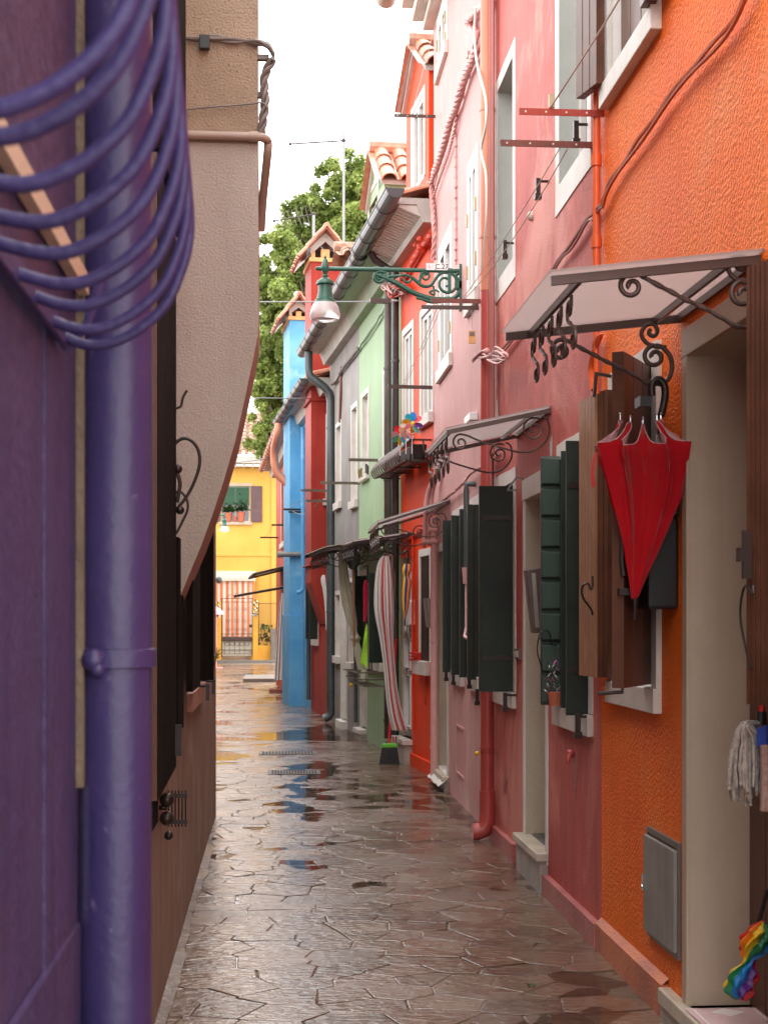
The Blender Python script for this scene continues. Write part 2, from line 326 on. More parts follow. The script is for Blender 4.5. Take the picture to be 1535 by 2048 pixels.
# ------------------------------------------------------------------ mesh builder
class MB:
    def __init__(s, F=WF): s.v = []; s.f = []; s.m = []; s.F = F; s.mi = 0
    def pt(s, p): s.v.append(s.F.P(*p)); return len(s.v)-1
    def poly(s, pts, mi=None):
        i = [s.pt(p) for p in pts]; s.f.append(i); s.m.append(s.mi if mi is None else mi)
    def box(s, a0, a1, b0, b1, c0, c1, mi=None):
        mi = s.mi if mi is None else mi
        i = [s.pt((a, b, c)) for c in (c0, c1) for b in (b0, b1) for a in (a0, a1)]
        for q in ((0,1,3,2),(4,6,7,5),(0,4,5,1),(2,3,7,6),(0,2,6,4),(1,5,7,3)): s.f.append([i[k] for k in q]); s.m.append(mi)
    def hexa(s, lo, hi, mi=None):   # two rings of same length -> closed prism
        mi = s.mi if mi is None else mi
        a = [s.pt(p) for p in lo]; b = [s.pt(p) for p in hi]; n = len(a)
        s.f += [a[::-1], b]; s.m += [mi, mi]
        for k in range(n): s.f.append([a[k], a[(k+1) % n], b[(k+1) % n], b[k]]); s.m.append(mi)
    def slabxy(s, p0, p1, th, z0, z1, mi=None):   # vertical board between plan points (a,b)
        dx, dy = p1[0]-p0[0], p1[1]-p0[1]; L = math.hypot(dx, dy) or 1; nx, ny = -dy/L*th/2, dx/L*th/2
        lo = [(p0[0]+nx, p0[1]+ny, z0), (p1[0]+nx, p1[1]+ny, z0), (p1[0]-nx, p1[1]-ny, z0), (p0[0]-nx, p0[1]-ny, z0)]
        s.hexa(lo, [(a, b, z1) for a, b, _ in lo], mi)
    def tube(s, pts, r, n=8, closed=False, mi=None, cap=True, squash=None):
        mi = s.mi if mi is None else mi
        P = [s.F.P(*p) for p in pts]; N = len(P)
        if N < 2: return
        rr = r if isinstance(r, (list, tuple)) else [r]*N
        up = None; rings = []
        for k in range(N):
            if closed: d = P[(k+1) % N]-P[k-1]
            else: d = P[min(k+1, N-1)]-P[max(k-1, 0)]
            if d.length < 1e-9: d = Vector((0, 0, 1))
            d.normalize()
            if up is None:
                up = d.orthogonal().normalized()
            up = (up-d*up.dot(d)); up = up.normalized() if up.length > 1e-6 else d.orthogonal().normalized()
            sd = d.cross(up); ring = []
            for j in range(n):
                a = 2*PI*j/n; s.v.append(P[k]+(up*math.cos(a)+sd*math.sin(a))*rr[k]); ring.append(len(s.v)-1)
            rings.append(ring)
        R = range(N if closed else N-1)
        for k in R:
            A, B = rings[k], rings[(k+1) % N]
            for j in range(n): s.f.append([A[j], A[(j+1) % n], B[(j+1) % n], B[j]]); s.m.append(mi)
        if not closed and cap: s.f += [rings[0][::-1], rings[-1]]; s.m += [mi, mi]
    def lathe(s, prof, c, n=20, mi=None):       # vertical axis, profile (r, z) relative to c
        mi = s.mi if mi is None else mi; rings = []
        for r, z in prof:
            rings.append([s.pt((c[0]+r*math.cos(2*PI*j/n), c[1]+r*math.sin(2*PI*j/n), c[2]+z)) for j in range(n)])
        for A, B in zip(rings, rings[1:]):
            for j in range(n): s.f.append([A[j], A[(j+1) % n], B[(j+1) % n], B[j]]); s.m.append(mi)
        s.f += [rings[0][::-1], rings[-1]]; s.m += [mi, mi]
    def ball(s, c, r, n=10, mi=None, sz=1.0):
        s.lathe([(max(r*math.sin(PI*k/n), 1e-4), -r*sz*math.cos(PI*k/n)) for k in range(n+1)], c, n+2, mi)
    def build(s, name, mats, parent=None, smooth=False, bevel=0):
        me = bpy.data.meshes.new(name); o = bpy.data.objects.new(name, me); COL.objects.link(o)
        if parent is not None:
            chain = Matrix.Identity(4); q = parent
            while q is not None: chain = q.matrix_basis @ chain; q = q.parent
            inv = chain.inverted(); vs = [inv @ v for v in s.v]; o.parent = parent
        else:
            if s.v:
                mn = Vector((sum(v.x for v in s.v)/len(s.v), sum(v.y for v in s.v)/len(s.v), min(v.z for v in s.v)))
            else: mn = Vector((0,0,0))
            o.location = mn; vs = [v-mn for v in s.v]
        me.from_pydata([tuple(v) for v in vs], [], s.f)
        if isinstance(mats, str): mats = [mats]
        for m in mats: me.materials.append(MATS[m])
        for p, mi in zip(me.polygons, s.m): p.material_index = mi; p.use_smooth = smooth
        me.validate(); me.update()
        if bevel:
            b = o.modifiers.new('bevel', 'BEVEL'); b.width = bevel; b.segments = 2; b.limit_method = 'ANGLE'; b.angle_limit = .7
        elif smooth:
            try: me.set_sharp_from_angle(angle=.8)
            except Exception: pass
        return o
def tag(o, label, cat, group=None, kind=None):
    if label: o['label'] = label
    if cat: o['category'] = cat
    if group: o['group'] = group
    if kind: o['kind'] = kind
    return o
def thing(name, label, cat, loc=(0,0,0), rz=0, group=None, kind=None):
    o = bpy.data.objects.new(name, None); COL.objects.link(o); o.location = loc; o.rotation_euler = (0, 0, rz)
    o.empty_display_size = .1
    return tag(o, label, cat, group, kind)
def J(a): return random.uniform(-a, a)
def lerp(a, b, t): return a+(b-a)*t
def spiral(cx, cz, r0, r1, a0, turns, n=28):    # list of (x, z)
    return [(cx+lerp(r0, r1, k/n)*math.cos(a0+turns*2*PI*k/n), cz+lerp(r0, r1, k/n)*math.sin(a0+turns*2*PI*k/n)) for k in range(n+1)]
def smoothpts(pts, n=6):
    P = [Vector(p) for p in pts]; out = []
    for i in range(len(P)-1):
        p0 = P[max(i-1, 0)]; p1 = P[i]; p2 = P[i+1]; p3 = P[min(i+2, len(P)-1)]
        for k in range(n):
            t = k/n
            out.append(tuple(.5*((2*p1)+(-p0+p2)*t+(2*p0-5*p1+4*p2-p3)*t*t+(-p0+3*p1-3*p2+p3)*t**3)))
    out.append(tuple(P[-1])); return out

# ------------------------------------------------------------------ ground
def ground():
    mb = MB(); ys = [-6, 0, 5, 14, 50, 120, 300]
    for a, b in zip(ys, ys[1:]):
        za, zb = zg(a)-.0052, zg(b)-.0052
        mb.poly([(-150, a, za), (150, a, za), (150, b, zb), (-150, b, zb)])
    tag(mb.build('ground', 'mortar'), None, None, kind='structure')
def cx_at(y):
    if y < sC: return .5
    if y < 28: return .5-.087*(y-sC)
    return .5-.087*(28-sC)-.03*(y-28)
def slabs():
    rnd = random.Random(3); mb = MB()
    pts = []; y = .8; row = 0
    while y < 48:
        f = 1.0 if y < 16 else (1.3 if y < 28 else 1.7)
        hy = rnd.uniform(.13, .22)*f; c = cx_at(y); half = 1.25 if y < 20 else (2.2 if y < 30 else 4.5)
        x = c-half-rnd.random()*.3; x1 = (1.5 if y < sC-.2 else c+half)
        while x < x1+.3:
            wd = rnd.uniform(.16, .42)*f; pts.append((x+wd/2+rnd.uniform(-.06, .06)*f, y+rnd.uniform(-.30, .30)*hy)); x += wd
        y += hy; row += 1
    ANI = 1.25
    for (px, py) in pts:
        xl, xr = px-.8, px+.8
        if py < sC: xr = min(xr, 1.50)
        if px > 1.50 and py < sC: continue
        poly = [(xl, py-.5), (xr, py-.5), (xr, py+.5), (xl, py+.5)]
        for (qx, qy) in pts:
            dx, dy = qx-px, qy-py
            if (dx == 0 and dy == 0) or abs(dx) > 1.7 or abs(dy) > 1.1: continue
            mx, my = px+dx/2, py+dy/2; nx, ny = dx, dy*ANI*ANI
            out = []
            for k in range(len(poly)):
                a, b = poly[k], poly[(k+1) % len(poly)]
                da = (a[0]-mx)*nx+(a[1]-my)*ny; db = (b[0]-mx)*nx+(b[1]-my)*ny
                if da <= 0: out.append(a)
                if (da < 0 < db) or (db < 0 < da): t = da/(da-db); out.append((a[0]+(b[0]-a[0])*t, a[1]+(b[1]-a[1])*t))
            poly = out
            if len(poly) < 3: break
        if len(poly) < 3: continue
        # drop tiny edges, subdivide and wobble
        P2 = [p for k, p in enumerate(poly) if math.hypot(p[0]-poly[k-1][0], p[1]-poly[k-1][1]) > .015]
        if len(P2) < 3: continue
        cxp = sum(p[0] for p in P2)/len(P2); cyp = sum(p[1] for p in P2)/len(P2); R_ = []
        for k, a in enumerate(P2):
            b = P2[(k+1) % len(P2)]; L = math.hypot(b[0]-a[0], b[1]-a[1]); m = max(1, int(L/.13))
            for q in range(m):
                t = q/m; w_ = .004 if q else .003; R_.append((lerp(a[0], b[0], t)+rnd.uniform(-w_, w_), lerp(a[1], b[1], t)+rnd.uniform(-w_, w_)))
        rad = max(.08, min(math.hypot(p[0]-cxp, p[1]-cyp) for p in R_)); g = rnd.uniform(.0018, .0042)*(1 if py < 16 else 1.4)
        hz = rnd.gauss(0, .0011); tx = rnd.gauss(0, .0035); ty = rnd.gauss(0, .0025); T = []; E = []; B = []
        for (a, b) in R_:
            d = math.hypot(a-cxp, b-cyp) or 1; k1 = 1-g/d; k2 = 1-(g+.005)/d
            zf = lambda x, yy: zg(yy)+hz+tx*(x-cxp)+ty*(yy-cyp)
            e = (cxp+(a-cxp)*k1, cyp+(b-cyp)*k1); t_ = (cxp+(a-cxp)*k2, cyp+(b-cyp)*k2)
            T.append(mb.pt((t_[0], t_[1], zf(*t_)))); E.append(mb.pt((e[0], e[1], zf(*e)-.0012))); B.append(mb.pt((e[0], e[1], zf(*e)-.03)))
        n = len(T); mb.f.append(T); mb.m.append(0)
        for k in range(n):
            mb.f.append([E[k], E[(k+1) % n], T[(k+1) % n], T[k]]); mb.m.append(0)
            mb.f.append([B[k], B[(k+1) % n], E[(k+1) % n], E[k]]); mb.m.append(0)
    tag(mb.build('paving', 'slab'), None, None, kind='structure')
    # cement strip along the left wall
    mb = MB(); n = 60; top = []
    for k in range(n+1):
        y = lerp(.5, 10.1, k/n); top.append((-.40+.012*math.sin(y*2.3)+rnd.uniform(-.008, .008), y))
    for (xa, ya), (xb, yb) in zip(top, top[1:]):
        mb.poly([(-.45, ya, zg(ya)+.02), (xa, ya, zg(ya)+.004), (xb, yb, zg(yb)+.004), (-.45, yb, zg(yb)+.02)])
    tag(mb.build('cement_strip', 'slab_pale'), None, None, kind='structure')
    # thin rain water lying in the low spots
    mb = MB(); from mathutils import noise
    st = .12; grid = {}
    y = 1.5; rows = []
    while y < 44:
        c = cx_at(y); row = []
        for i in range(-12, 13 if y < 22 else 25):
            x = c+i*st
            hgt = .0065*noise.noise(Vector((x*1.1, y*.55, 3.3)))+.003*noise.noise(Vector((x*3, y*1.8, 9)))-.0022
            row.append(mb.pt((x, y, zg(y)+hgt)))
        rows.append(row); y += st if y < 16 else .3
    for A, B in zip(rows, rows[1:]):
        for k in range(min(len(A), len(B))-1): mb.f.append([A[k], A[k+1], B[k+1], B[k]]); mb.m.append(0)
    tag(mb.build('water', 'water', smooth=True), None, None, kind='structure')
ground(); slabs()

# ------------------------------------------------------------------ walls, windows, doors
def wall(F, s0, s1, z1, ops, mat, parent, z0=-.1, depth=4.0, name='wall', reveal=None, back=True):
    """front sheet with real openings (a,b,c,d,depth), reveals, and the body of the house behind"""
    mb = MB(F)
    S = sorted(set([s0, s1]+[x for o in ops for x in o[:2]])); Z = sorted(set([z0, z1]+[x for o in ops for x in o[2:4]]))
    S = [x for x in S if s0-1e-6 <= x <= s1+1e-6]; Z = [x for x in Z if z0-1e-6 <= x <= z1+1e-6]
    for a, b in zip(S, S[1:]):
        for c, d in zip(Z, Z[1:]):
            ms, mz = (a+b)/2, (c+d)/2
            if any(o[0] < ms < o[1] and o[2] < mz < o[3] for o in ops): continue
            mb.poly([(a, 0, c), (b, 0, c), (b, 0, d), (a, 0, d)], 0)
    for i, o in enumerate(ops):
        a, b, c, d, dp = o[:5]; mi = 1 if reveal else 0
        if len(o) > 5: mi = o[5]
        mb.poly([(a, 0, c), (a, -dp, c), (a, -dp, d), (a, 0, d)], mi); mb.poly([(b, 0, c), (b, -dp, c), (b, -dp, d), (b, 0, d)], mi)
        mb.poly([(a, 0, c), (b, 0, c), (b, -dp, c), (a, -dp, c)], mi); mb.poly([(a, 0, d), (b, 0, d), (b, -dp, d), (a, -dp, d)], mi)
    if back:
        mb.poly([(s0, 0, z0), (s0, -depth, z0), (s0, -depth, z1), (s0, 0, z1)], 0); mb.poly([(s1, 0, z0), (s1, -depth, z0), (s1, -depth, z1), (s1, 0, z1)], 0)
        mb.poly([(s0, -depth, z0), (s1, -depth, z0), (s1, -depth, z1), (s0, -depth, z1)], 0); mb.poly([(s0, 0, z1), (s1, 0, z1), (s1, -depth, z1), (s0, -depth, z1)], 0)
    return mb.build(name, [mat]+(reveal if isinstance(reveal, list) else [reveal] if reveal else []), parent)

def band(mb, F, a, b, c, d, w, t, sides='LRTB', jit=.004, wb=None):
    """painted or stone surround strip round an opening, slightly uneven outside"""
    def strip(pa, pb, qa, qb, n=7):
        prev = None
        for k in range(n+1):
            u = k/n; j = J(jit)
            i = (lerp(pa[0], pb[0], u), lerp(pa[1], pb[1], u)); o = (lerp(qa[0], qb[0], u), lerp(qa[1], qb[1], u))
            dx, dz = o[0]-i[0], o[1]-i[1]; L = math.hypot(dx, dz) or 1; o = (o[0]+dx/L*j, o[1]+dz/L*j)
            cur = (i, o)
            if prev:
                (i0, o0), (i1, o1) = prev, cur
                mb.poly([(i0[0], t, i0[1]), (i1[0], t, i1[1]), (o1[0], t, o1[1]), (o0[0], t, o0[1])])
                mb.poly([(o0[0], t, o0[1]), (o1[0], t, o1[1]), (o1[0], -.001, o1[1]), (o0[0], -.001, o0[1])])
                mb.poly([(i0[0], t, i0[1]), (i1[0], t, i1[1]), (i1[0], -.001, i1[1]), (i0[0], -.001, i0[1])])
            prev = cur
    wb = w if wb is None else wb
    zt = d+w if 'T' in sides else d; zb = c-wb if 'B' in sides else c
    if 'L' in sides: strip((a, c), (a, d), (a-w, zb), (a-w, zt))
    if 'R' in sides: strip((b, c), (b, d), (b+w, zb), (b+w, zt))
    if 'T' in sides: strip((a, d), (b, d), (a-(w if 'L' in sides else 0), zt), (b+(w if 'R' in sides else 0), zt), 4)
    if 'B' in sides: strip((a, c), (b, c), (a-(w if 'L' in sides else 0), zb), (b+(w if 'R' in sides else 0), zb), 4)

def sill(F, a, b, z0, z1, out, mat, parent, ext=.04, back=.0):
    mb = MB(F); mb.box(a-ext, b+ext, -back, out, z0, z1); return mb.build('sill', mat, parent, bevel=.004)
def hinge(mb, s, t, z):
    mb.box(s-.012, s+.012, t, t+.02, z-.05, z+.05)
def casement(F, a, b, c, d, dp, parent, mat='paint_white', fw=.05, mull=1, glass='glass_dark'):
    """window in an opening: frame mesh with sashes, with pane sub-parts"""
    mb = MB(F); t0, t1 = -dp, -dp+.05
    mb.box(a, a+fw, t0, t1, c, d); mb.box(b-fw, b, t0, t1, c, d); mb.box(a+fw, b-fw, t0, t1, c, c+fw); mb.box(a+fw, b-fw, t0, t1, d-fw, d)
    for k in range(mull):
        m = lerp(a, b, (k+1)/(mull+1)); mb.box(m-fw*.6, m+fw*.6, t0, t1+.004, c+fw, d-fw)
    w_ = mb.build('window', mat, parent, bevel=.003)
    g = MB(F); g.box(a+fw, b-fw, t0+.012, t0+.02, c+fw, d-fw); g.build('pane', glass, w_)
    return w_
def planks(mb, p0, p1, z0, z1, th, n, gap=.008, mi=0, gi=1):
    """board made of n vertical planks, in plan from p0 to p1"""
    for k in range(n):
        a = (lerp(p0[0], p1[0], k/n), lerp(p0[1], p1[1], k/n)); b = (lerp(p0[0], p1[0], (k+1)/n), lerp(p0[1], p1[1], (k+1)/n))
        L = math.hypot(b[0]-a[0], b[1]-a[1]); g = gap/L/2
        aa = (lerp(a[0], b[0], g), lerp(a[1], b[1], g)); bb = (lerp(a[0], b[0], 1-g), lerp(a[1], b[1], 1-g))
        mb.slabxy(aa, bb, th, z0, z1, mi)
    e = .01/math.hypot(p1[0]-p0[0], p1[1]-p0[1])
    mb.slabxy((lerp(p0[0], p1[0], e), lerp(p0[1], p1[1], e)), (lerp(p0[0], p1[0], 1-e), lerp(p0[1], p1[1], 1-e)), th*.7, z0+.004, z1-.004, gi)
def shutter(F, p0, p1, z0, z1, parent, mat='green_wood', th=.035, n=4, edge=None, label=None):
    mb = MB(F); planks(mb, p0, p1, z0, z1, th, n)
    o = mb.build('shutter', [mat, 'groove_dark'], parent)
    if label: o['label'] = label
    return o
def holdback(F, s, t, z, parent=None, mat='iron'):
    mb = MB(F); mb.tube([(s, 0, z), (s, t, z)], .008, 6); mb.box(s-.012, s+.012, t-.012, t+.012, z-.07, z+.015); mb.box(s-.02, s+.02, t-.018, t+.018, z-.10, z-.07)
    return mb.build('shutter_catch', mat, parent, bevel=.003)
def tiles(mb, p0, A, B, w=.19, seg=.36, r=.085, old=False, mi=0):
    """barrel tiles: p0 eave corner, A along the eave, B up the slope (world vectors)"""
    p0 = Vector(p0); A = Vector(A); B = Vector(B); nA = max(1, round(A.length/w)); nB = max(1, round(B.length/seg))
    N = A.cross(B).normalized()
    if N.z < 0: N = -N
    a = A.normalized(); b = B.normalized(); w = A.length/nA; seg = B.length/nB
    for i in range(nA):
        for j in range(nB):
            c = p0+a*(w*(i+.5)+J(.006))+b*(seg*j-.04+J(.012)); L = seg+.06
            r0, r1 = w*.44, w*.37; lift = .012
            rings = []
            for (q, rr, up) in ((c, r0, lift), (c+b*L, r1, 0)):
                for th in (0, -.014):
                    ring = []
                    for k in range(7):
                        an = PI*k/6; mb.v.append(q+a*(math.cos(an)*(rr+th))+N*(math.sin(an)*(rr+th)*.9+up)); ring.append(len(mb.v)-1)
                    rings.append(ring)
            o0, i0, o1, i1 = rings
            for k in range(6):
                mb.f.append([o0[k], o0[k+1], o1[k+1], o1[k]]); mb.m.append(mi); mb.f.append([o0[k], o0[k+1], i0[k+1], i0[k]]); mb.m.append(mi)
                mb.f.append([i0[k], i0[k+1], i1[k+1], i1[k]]); mb.m.append(mi)
        # channel tile between
        for j in range(nB):
            c = p0+a*(w*i)+b*(seg*j)
            mb.v += [c-a*w*.25, c+a*w*.25, c+a*w*.25+b*seg, c-a*w*.25+b*seg]; n = len(mb.v); mb.f.append([n-4, n-3, n-2, n-1]); mb.m.append(mi)

# ---------- laundry brackets, ropes, cables
BR = []
def bracket(F, pxw, py, pxo, label, mat='rust_iron', h=.028, holes=True, rope=None, py2=None):
    """angle-iron arm standing out of the wall at pixel column pxw to column pxo"""
    s, z = F.SZ(pxw, py); t, z2 = F.TZ(pxo, py2 if py2 else py, s)
    mb = MB(F); zz = lerp(z, z2, .5)
    mb.box(s-.003, s+.003, -.02, t, zz-h/2, zz+h/2); mb.box(s+.0035, s+.028, -.02, t, zz+h/2-.005, zz+h/2)
    o = mb.build('drying_bracket', mat, None); tag(o, label, 'drying bracket', 'clothes line brackets along the right hand walls')
    if holes:
        q = MB(F)
        for k in range(4): 
            tt = lerp(.08, t-.03, k/3); q.tube([(s-.0055, tt, zz), (s+.001, tt, zz)], .0045, 8)
        q.build('hole', 'cable_white', o)
    return (s, t, zz)
def line(pts, r, mat, name, label, cat, sag=0, n=12, grp=None):
    out = []
    if len(pts) == 2 and sag:
        a, b = Vector(pts[0]), Vector(pts[1])
        for k in range(n+1):
            u = k/n; p = a.lerp(b, u); p.z -= sag*4*u*(1-u); out.append(tuple(p))
    else: out = smoothpts(pts, 5) if len(pts) > 2 else pts
    mb = MB(); mb.tube(out, r, 6); return tag(mb.build(name, mat, None, smooth=True), label, cat, grp)
def twisted(mb, pts, r, k=3, pitch=.09, amp=None):
    """bundle of k cables wound round a path (world points)"""
    P = [Vector(p) for p in smoothpts(pts, 10)]; amp = amp or r*1.1
    for j in range(k):
        acc = 0; out = []
        for i, p in enumerate(P):
            if i: acc += (p-P[i-1]).length
            d = (P[min(i+1, len(P)-1)]-P[max(i-1, 0)]).normalized(); u = d.cross(Vector((1, .3, 0))).normalized(); v = d.cross(u)
            a = 2*PI*(acc/pitch+j/k); out.append(tuple(p+(u*math.cos(a)+v*math.sin(a))*amp))
        mb.tube(out, r, 6)
def resample(pts, step):
    P = [Vector(p) for p in pts]; out = [tuple(P[0])]
    for a, b in zip(P, P[1:]):
        n = max(1, int((b-a).length/step))
        for k in range(1, n+1): out.append(tuple(a.lerp(b, k/n)))
    return out

# ================================================================== HOUSES
def R(F, pl, pr, top, bot, t=0):      # wall rectangle seen between pixel columns, heights read at two wall pixels
    return [F.S(pr, t), F.S(pl, t), F.Z(bot[0], bot[1], t), F.Z(top[0], top[1], t)]

# ------------------------------------------------------------------ orange house (nearest on the right)
F = F1
sB = F.S(1202)                                    # orange / rose boundary
oh = thing('house', 'bright orange rough stucco house nearest on the right with brown shutters', 'house', F.P(2, 0, 0), F.rz)
ow_up = R(F, 1224, 1312, (1224, -330), (1218, 165)); ow_up[2] = 3.86; ow_up[3] = 4.9
ow_lo = R(F, 1232, 1312, (1300, 700), (1300, 1400)); ow_lo[2] = 1.235; ow_lo[3] = 2.50
od = [4.30, F.S(1378), .12, 2.445]
on = [3.0, 3.75, 1.235, 2.5]                      # next window, just out of frame
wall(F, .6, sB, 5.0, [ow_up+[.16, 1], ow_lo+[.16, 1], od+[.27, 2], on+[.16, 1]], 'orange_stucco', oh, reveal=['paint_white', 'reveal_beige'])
mb = MB(F); mb.box(.6, 4.20, 0, .03, -.1, .13); mb.box(F.S(1337), sB, 0, .03, -.1, .125)
mb.poly([(F.S(1337), .03, .125), (sB, .03, .125), (sB, 0, .15), (F.S(1337), 0, .15)]); mb.build('plinth', 'orange_plinth', oh, bevel=.008)
for o_, lb in ((ow_up, 'upper'), (ow_lo, 'lower'), (on, 'near')):
    w_ = casement(F, *o_[:4], .16, oh)
    m2 = MB(F); band(m2, F, *o_[:4], .075, .022, 'LRT', .001); m2.build('surround', 'stone_white', w_)
    if lb != 'near' : sill(F, o_[0], o_[1], o_[2]-.095, o_[2], .035 if lb == 'lower' else .045, 'stone_white', w_, ext=.08)
    if lb == 'upper':
        for (a, b) in ((o_[0]+.02, (o_[0]+o_[1])/2-.003), ((o_[0]+o_[1])/2+.003, o_[1]-.02)): shutter(F, (a, -.05), (b, -.05), o_[2]+.01, o_[3], w_, 'brown_wood', .035, 2)
        shutter(F, (o_[1]+.01, .05), (o_[1]+.22, .10), o_[2], o_[3], w_, 'brown_wood', .04, 3)
        shutter(F, (o_[0]-.24, .05), (o_[0]-.03, .05), o_[2], o_[3], w_, 'brown_wood', .05, 3)
    if lb == 'lower':
        z1 = 2.485; z0 = 1.25
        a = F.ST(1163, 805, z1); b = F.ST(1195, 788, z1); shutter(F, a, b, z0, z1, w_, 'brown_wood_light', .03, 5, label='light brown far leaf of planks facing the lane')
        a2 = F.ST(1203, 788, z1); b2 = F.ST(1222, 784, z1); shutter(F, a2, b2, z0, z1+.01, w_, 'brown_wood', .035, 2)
        q = MB(F); q.slabxy(b, (b[0]+.03, b[1]-.05), .03, z0, z1); q.build('shutter_edge', 'brown_wood', w_)
        a = F.ST(1234, 703, z1); b = F.ST(1307, 745, z1); shutter(F, a, b, z0, z1, w_, 'brown_wood', .045, 4)
        # latch and iron hooks
        q = MB(F); sx = F.S(1222); q.box(sx-.01, sx+.01, .02, .06, 1.72, 1.80); q.build('latch', 'iron', w_)
        def hook(px0, py0, sc, s_off, mat='iron', par=w_):
            s = F.ST(px0, py0, F.Z(px0, py0, .09))[0]-s_off
            pts = [(0, 0), (0, 30), (-6, 38), (-8, 30), (-14, 22), (-26, 26), (-31, 44), (-25, 66), (-12, 84), (-2, 100), (0, 112)]
            pp = []
            for x, y in pts:
                t, z = F.TZ(px0+x*sc, py0+y*sc, s); pp.append((s, t, z))
            q = MB(F); q.tube(smoothpts(pp, 5), .005, 6); return q.build('hook', mat, par, smooth=True)
        hook(1184, 1152, .70, .12)
        q = MB(F); s_ = a[0]; q.tube([(s_, a[1]-.02, 1.80), (s_-.01, a[1]-.015, 1.72), (s_-.02, a[1]-.02, 1.66)], .012, 8); q.box(s_-.03, s_+.01, a[1]-.05, a[1]+.0, 1.59, 1.615); q.build('latch', 'iron', w_)
        q = MB(F); bx = F.ST(1290, 780, 2.30); q.box(bx[0]-.035, bx[0]+.045, bx[1]-.012, bx[1]+.028, 2.24, 2.275); q.build('hinge', 'black_plastic', w_)
        q = MB(F); tt = a[1]; q.tube([(a[0]+.01, tt-.02, 1.30), (a[0]+.01, tt-.02, 1.235), (a[0]+.01, tt+.07, 1.23)], .008, 6); q.build('bolt', 'iron', w_)
        q = MB(F); h0 = F.ST(1206, 712, 2.50)
        q.tube([(o_[1]+.03, 0, 2.56), (o_[1]-.05, .10, 2.56), (o_[1]-.05, .11, 2.46)], .009, 6); q.build('bolt', 'iron', w_)
# near window's far leaf, cut by the right edge of the picture
p0 = F.ST(1500, 539, 2.535); 
w_ = None
p1 = F.ST(1548, 521, 2.535); sh = shutter(F, (p0[0], p0[1]), p1, 1.252, 2.54, oh, 'brown_wood', .035, 5, label='brown shutter leaf beside the doorway')
q = MB(F); q.box(p0[0]-.07, p0[0]-.055, p0[1]+.02, p0[1]+.045, 1.62, 1.76); q.box(p0[0]-.075, p0[0]-.05, p0[1]+.045, p0[1]+.06, 1.67, 1.71)
q.build('latch', 'iron', sh)
q = MB(F); sx = p0[0]-.06
q.tube(smoothpts([(sx-.05, p0[1]+.03, 1.60), (sx-.05, p0[1]+.03, 1.575), (sx+.0, p0[1]+.035, 1.60), (sx+.04, p0[1]+.035, 1.56), (sx+.045, p0[1]+.035, 1.50), (sx+.0, p0[1]+.035, 1.42), (sx-.05, p0[1]+.035, 1.36)], 5), .004, 6); q.build('hook', 'iron', sh, smooth=True)
# doorway: surround, door leaf, step
d_ = MB(F); planks(d_, (od[0], -.24), (od[1], -.24), od[2], od[3], .045, 5); dd = d_.build('door', ['brown_wood', 'groove_dark'], oh)
q = MB(F); q.ball((od[0]+.1, -.19, 1.05), .03); q.build('handle', 'brass', dd, smooth=True)
q = MB(F); band(q, F, *od[:4], .055, .012, 'LR', .001); q.box(od[0]-.055, od[1]+.055, 0, .014, od[3], od[3]+.10); q.build('door_surround', 'reveal_beige', oh, bevel=.003)
q = MB(F); q.box(od[0]-.08, F.S(1337), -.26, .045, .06, .12); a_ = q.build('step', 'step_stone', oh, bevel=.006)
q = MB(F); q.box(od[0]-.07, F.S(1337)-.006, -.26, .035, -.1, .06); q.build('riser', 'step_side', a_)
# eaves, never in view but they shade the lane as the others do
q = MB(F); q.box(.6, sB, -4.2, .12, 5.0, 5.1); q.build('roof', 'soffit', oh)
# painted pipe at the corner and the painted cables
q = MB(F); sp = sB-.03; q.tube([(sp, .03, 3.9), (sp, .03, 3.05)], .018, 8); q.tube([(sp, .03, 3.05), (sp, .03, 2.3)], .013, 8)
for z in (3.55, 3.18, 3.0): q.tube([(sp, .03, z), (sp, .03, z+.05)], .024, 8)
tag(q.build('conduit', 'pipe_orange', None, smooth=True), 'orange painted conduit running down the corner of the orange house', 'conduit')
cp = [F.SZ(px, py) for px, py in ((1520, -40), (1480, 45), (1400, 135), (1330, 225), (1270, 310), (1228, 372), (1218, 405), (1200, 425), (1185, 440), (1150, 492), (1118, 535), (1060, 640), (1010, 700), (985, 712))]
q = MB(F); P_ = smoothpts([(s, .03, z) for s, z in cp[:7]], 8)
q.tube([(s, t+.004*math.sin(i*.7), z) for i, (s, t, z) in enumerate(P_)], .008, 6); q.tube([(s, t, z-.018+.006*math.sin(i*.4)) for i, (s, t, z) in enumerate(P_)], .008, 6)
tag(q.build('cable', 'cable_orange', None, smooth=True), 'orange painted cables crossing the orange wall diagonally', 'cable')
q = MB(F); P_ = smoothpts([(s, .03, z) for s, z in cp[6:]], 8)
q.tube(P_, .009, 6); q.tube([(s, t, z-.02+.008*math.sin(i*.5)) for i, (s, t, z) in enumerate(P_)], .007, 6)
tag(q.build('cable', 'cable_rose', None, smooth=True), 'rose painted cables sloping down behind the big door canopy', 'cable')
q = MB(F); P_ = smoothpts([(s, .03, z) for s, z in [F.SZ(px, py) for px, py in ((1200, 690), (1212, 672), (1200, 705), (1193, 740), (1198, 780))]], 6); q.tube(P_, .012, 6); q.tube([(s-.03, t, z) for s, t, z in P_], .010, 6)
tag(q.build('cable', 'pipe_orange', None, smooth=True), 'loop of orange cable under the big door canopy', 'cable')
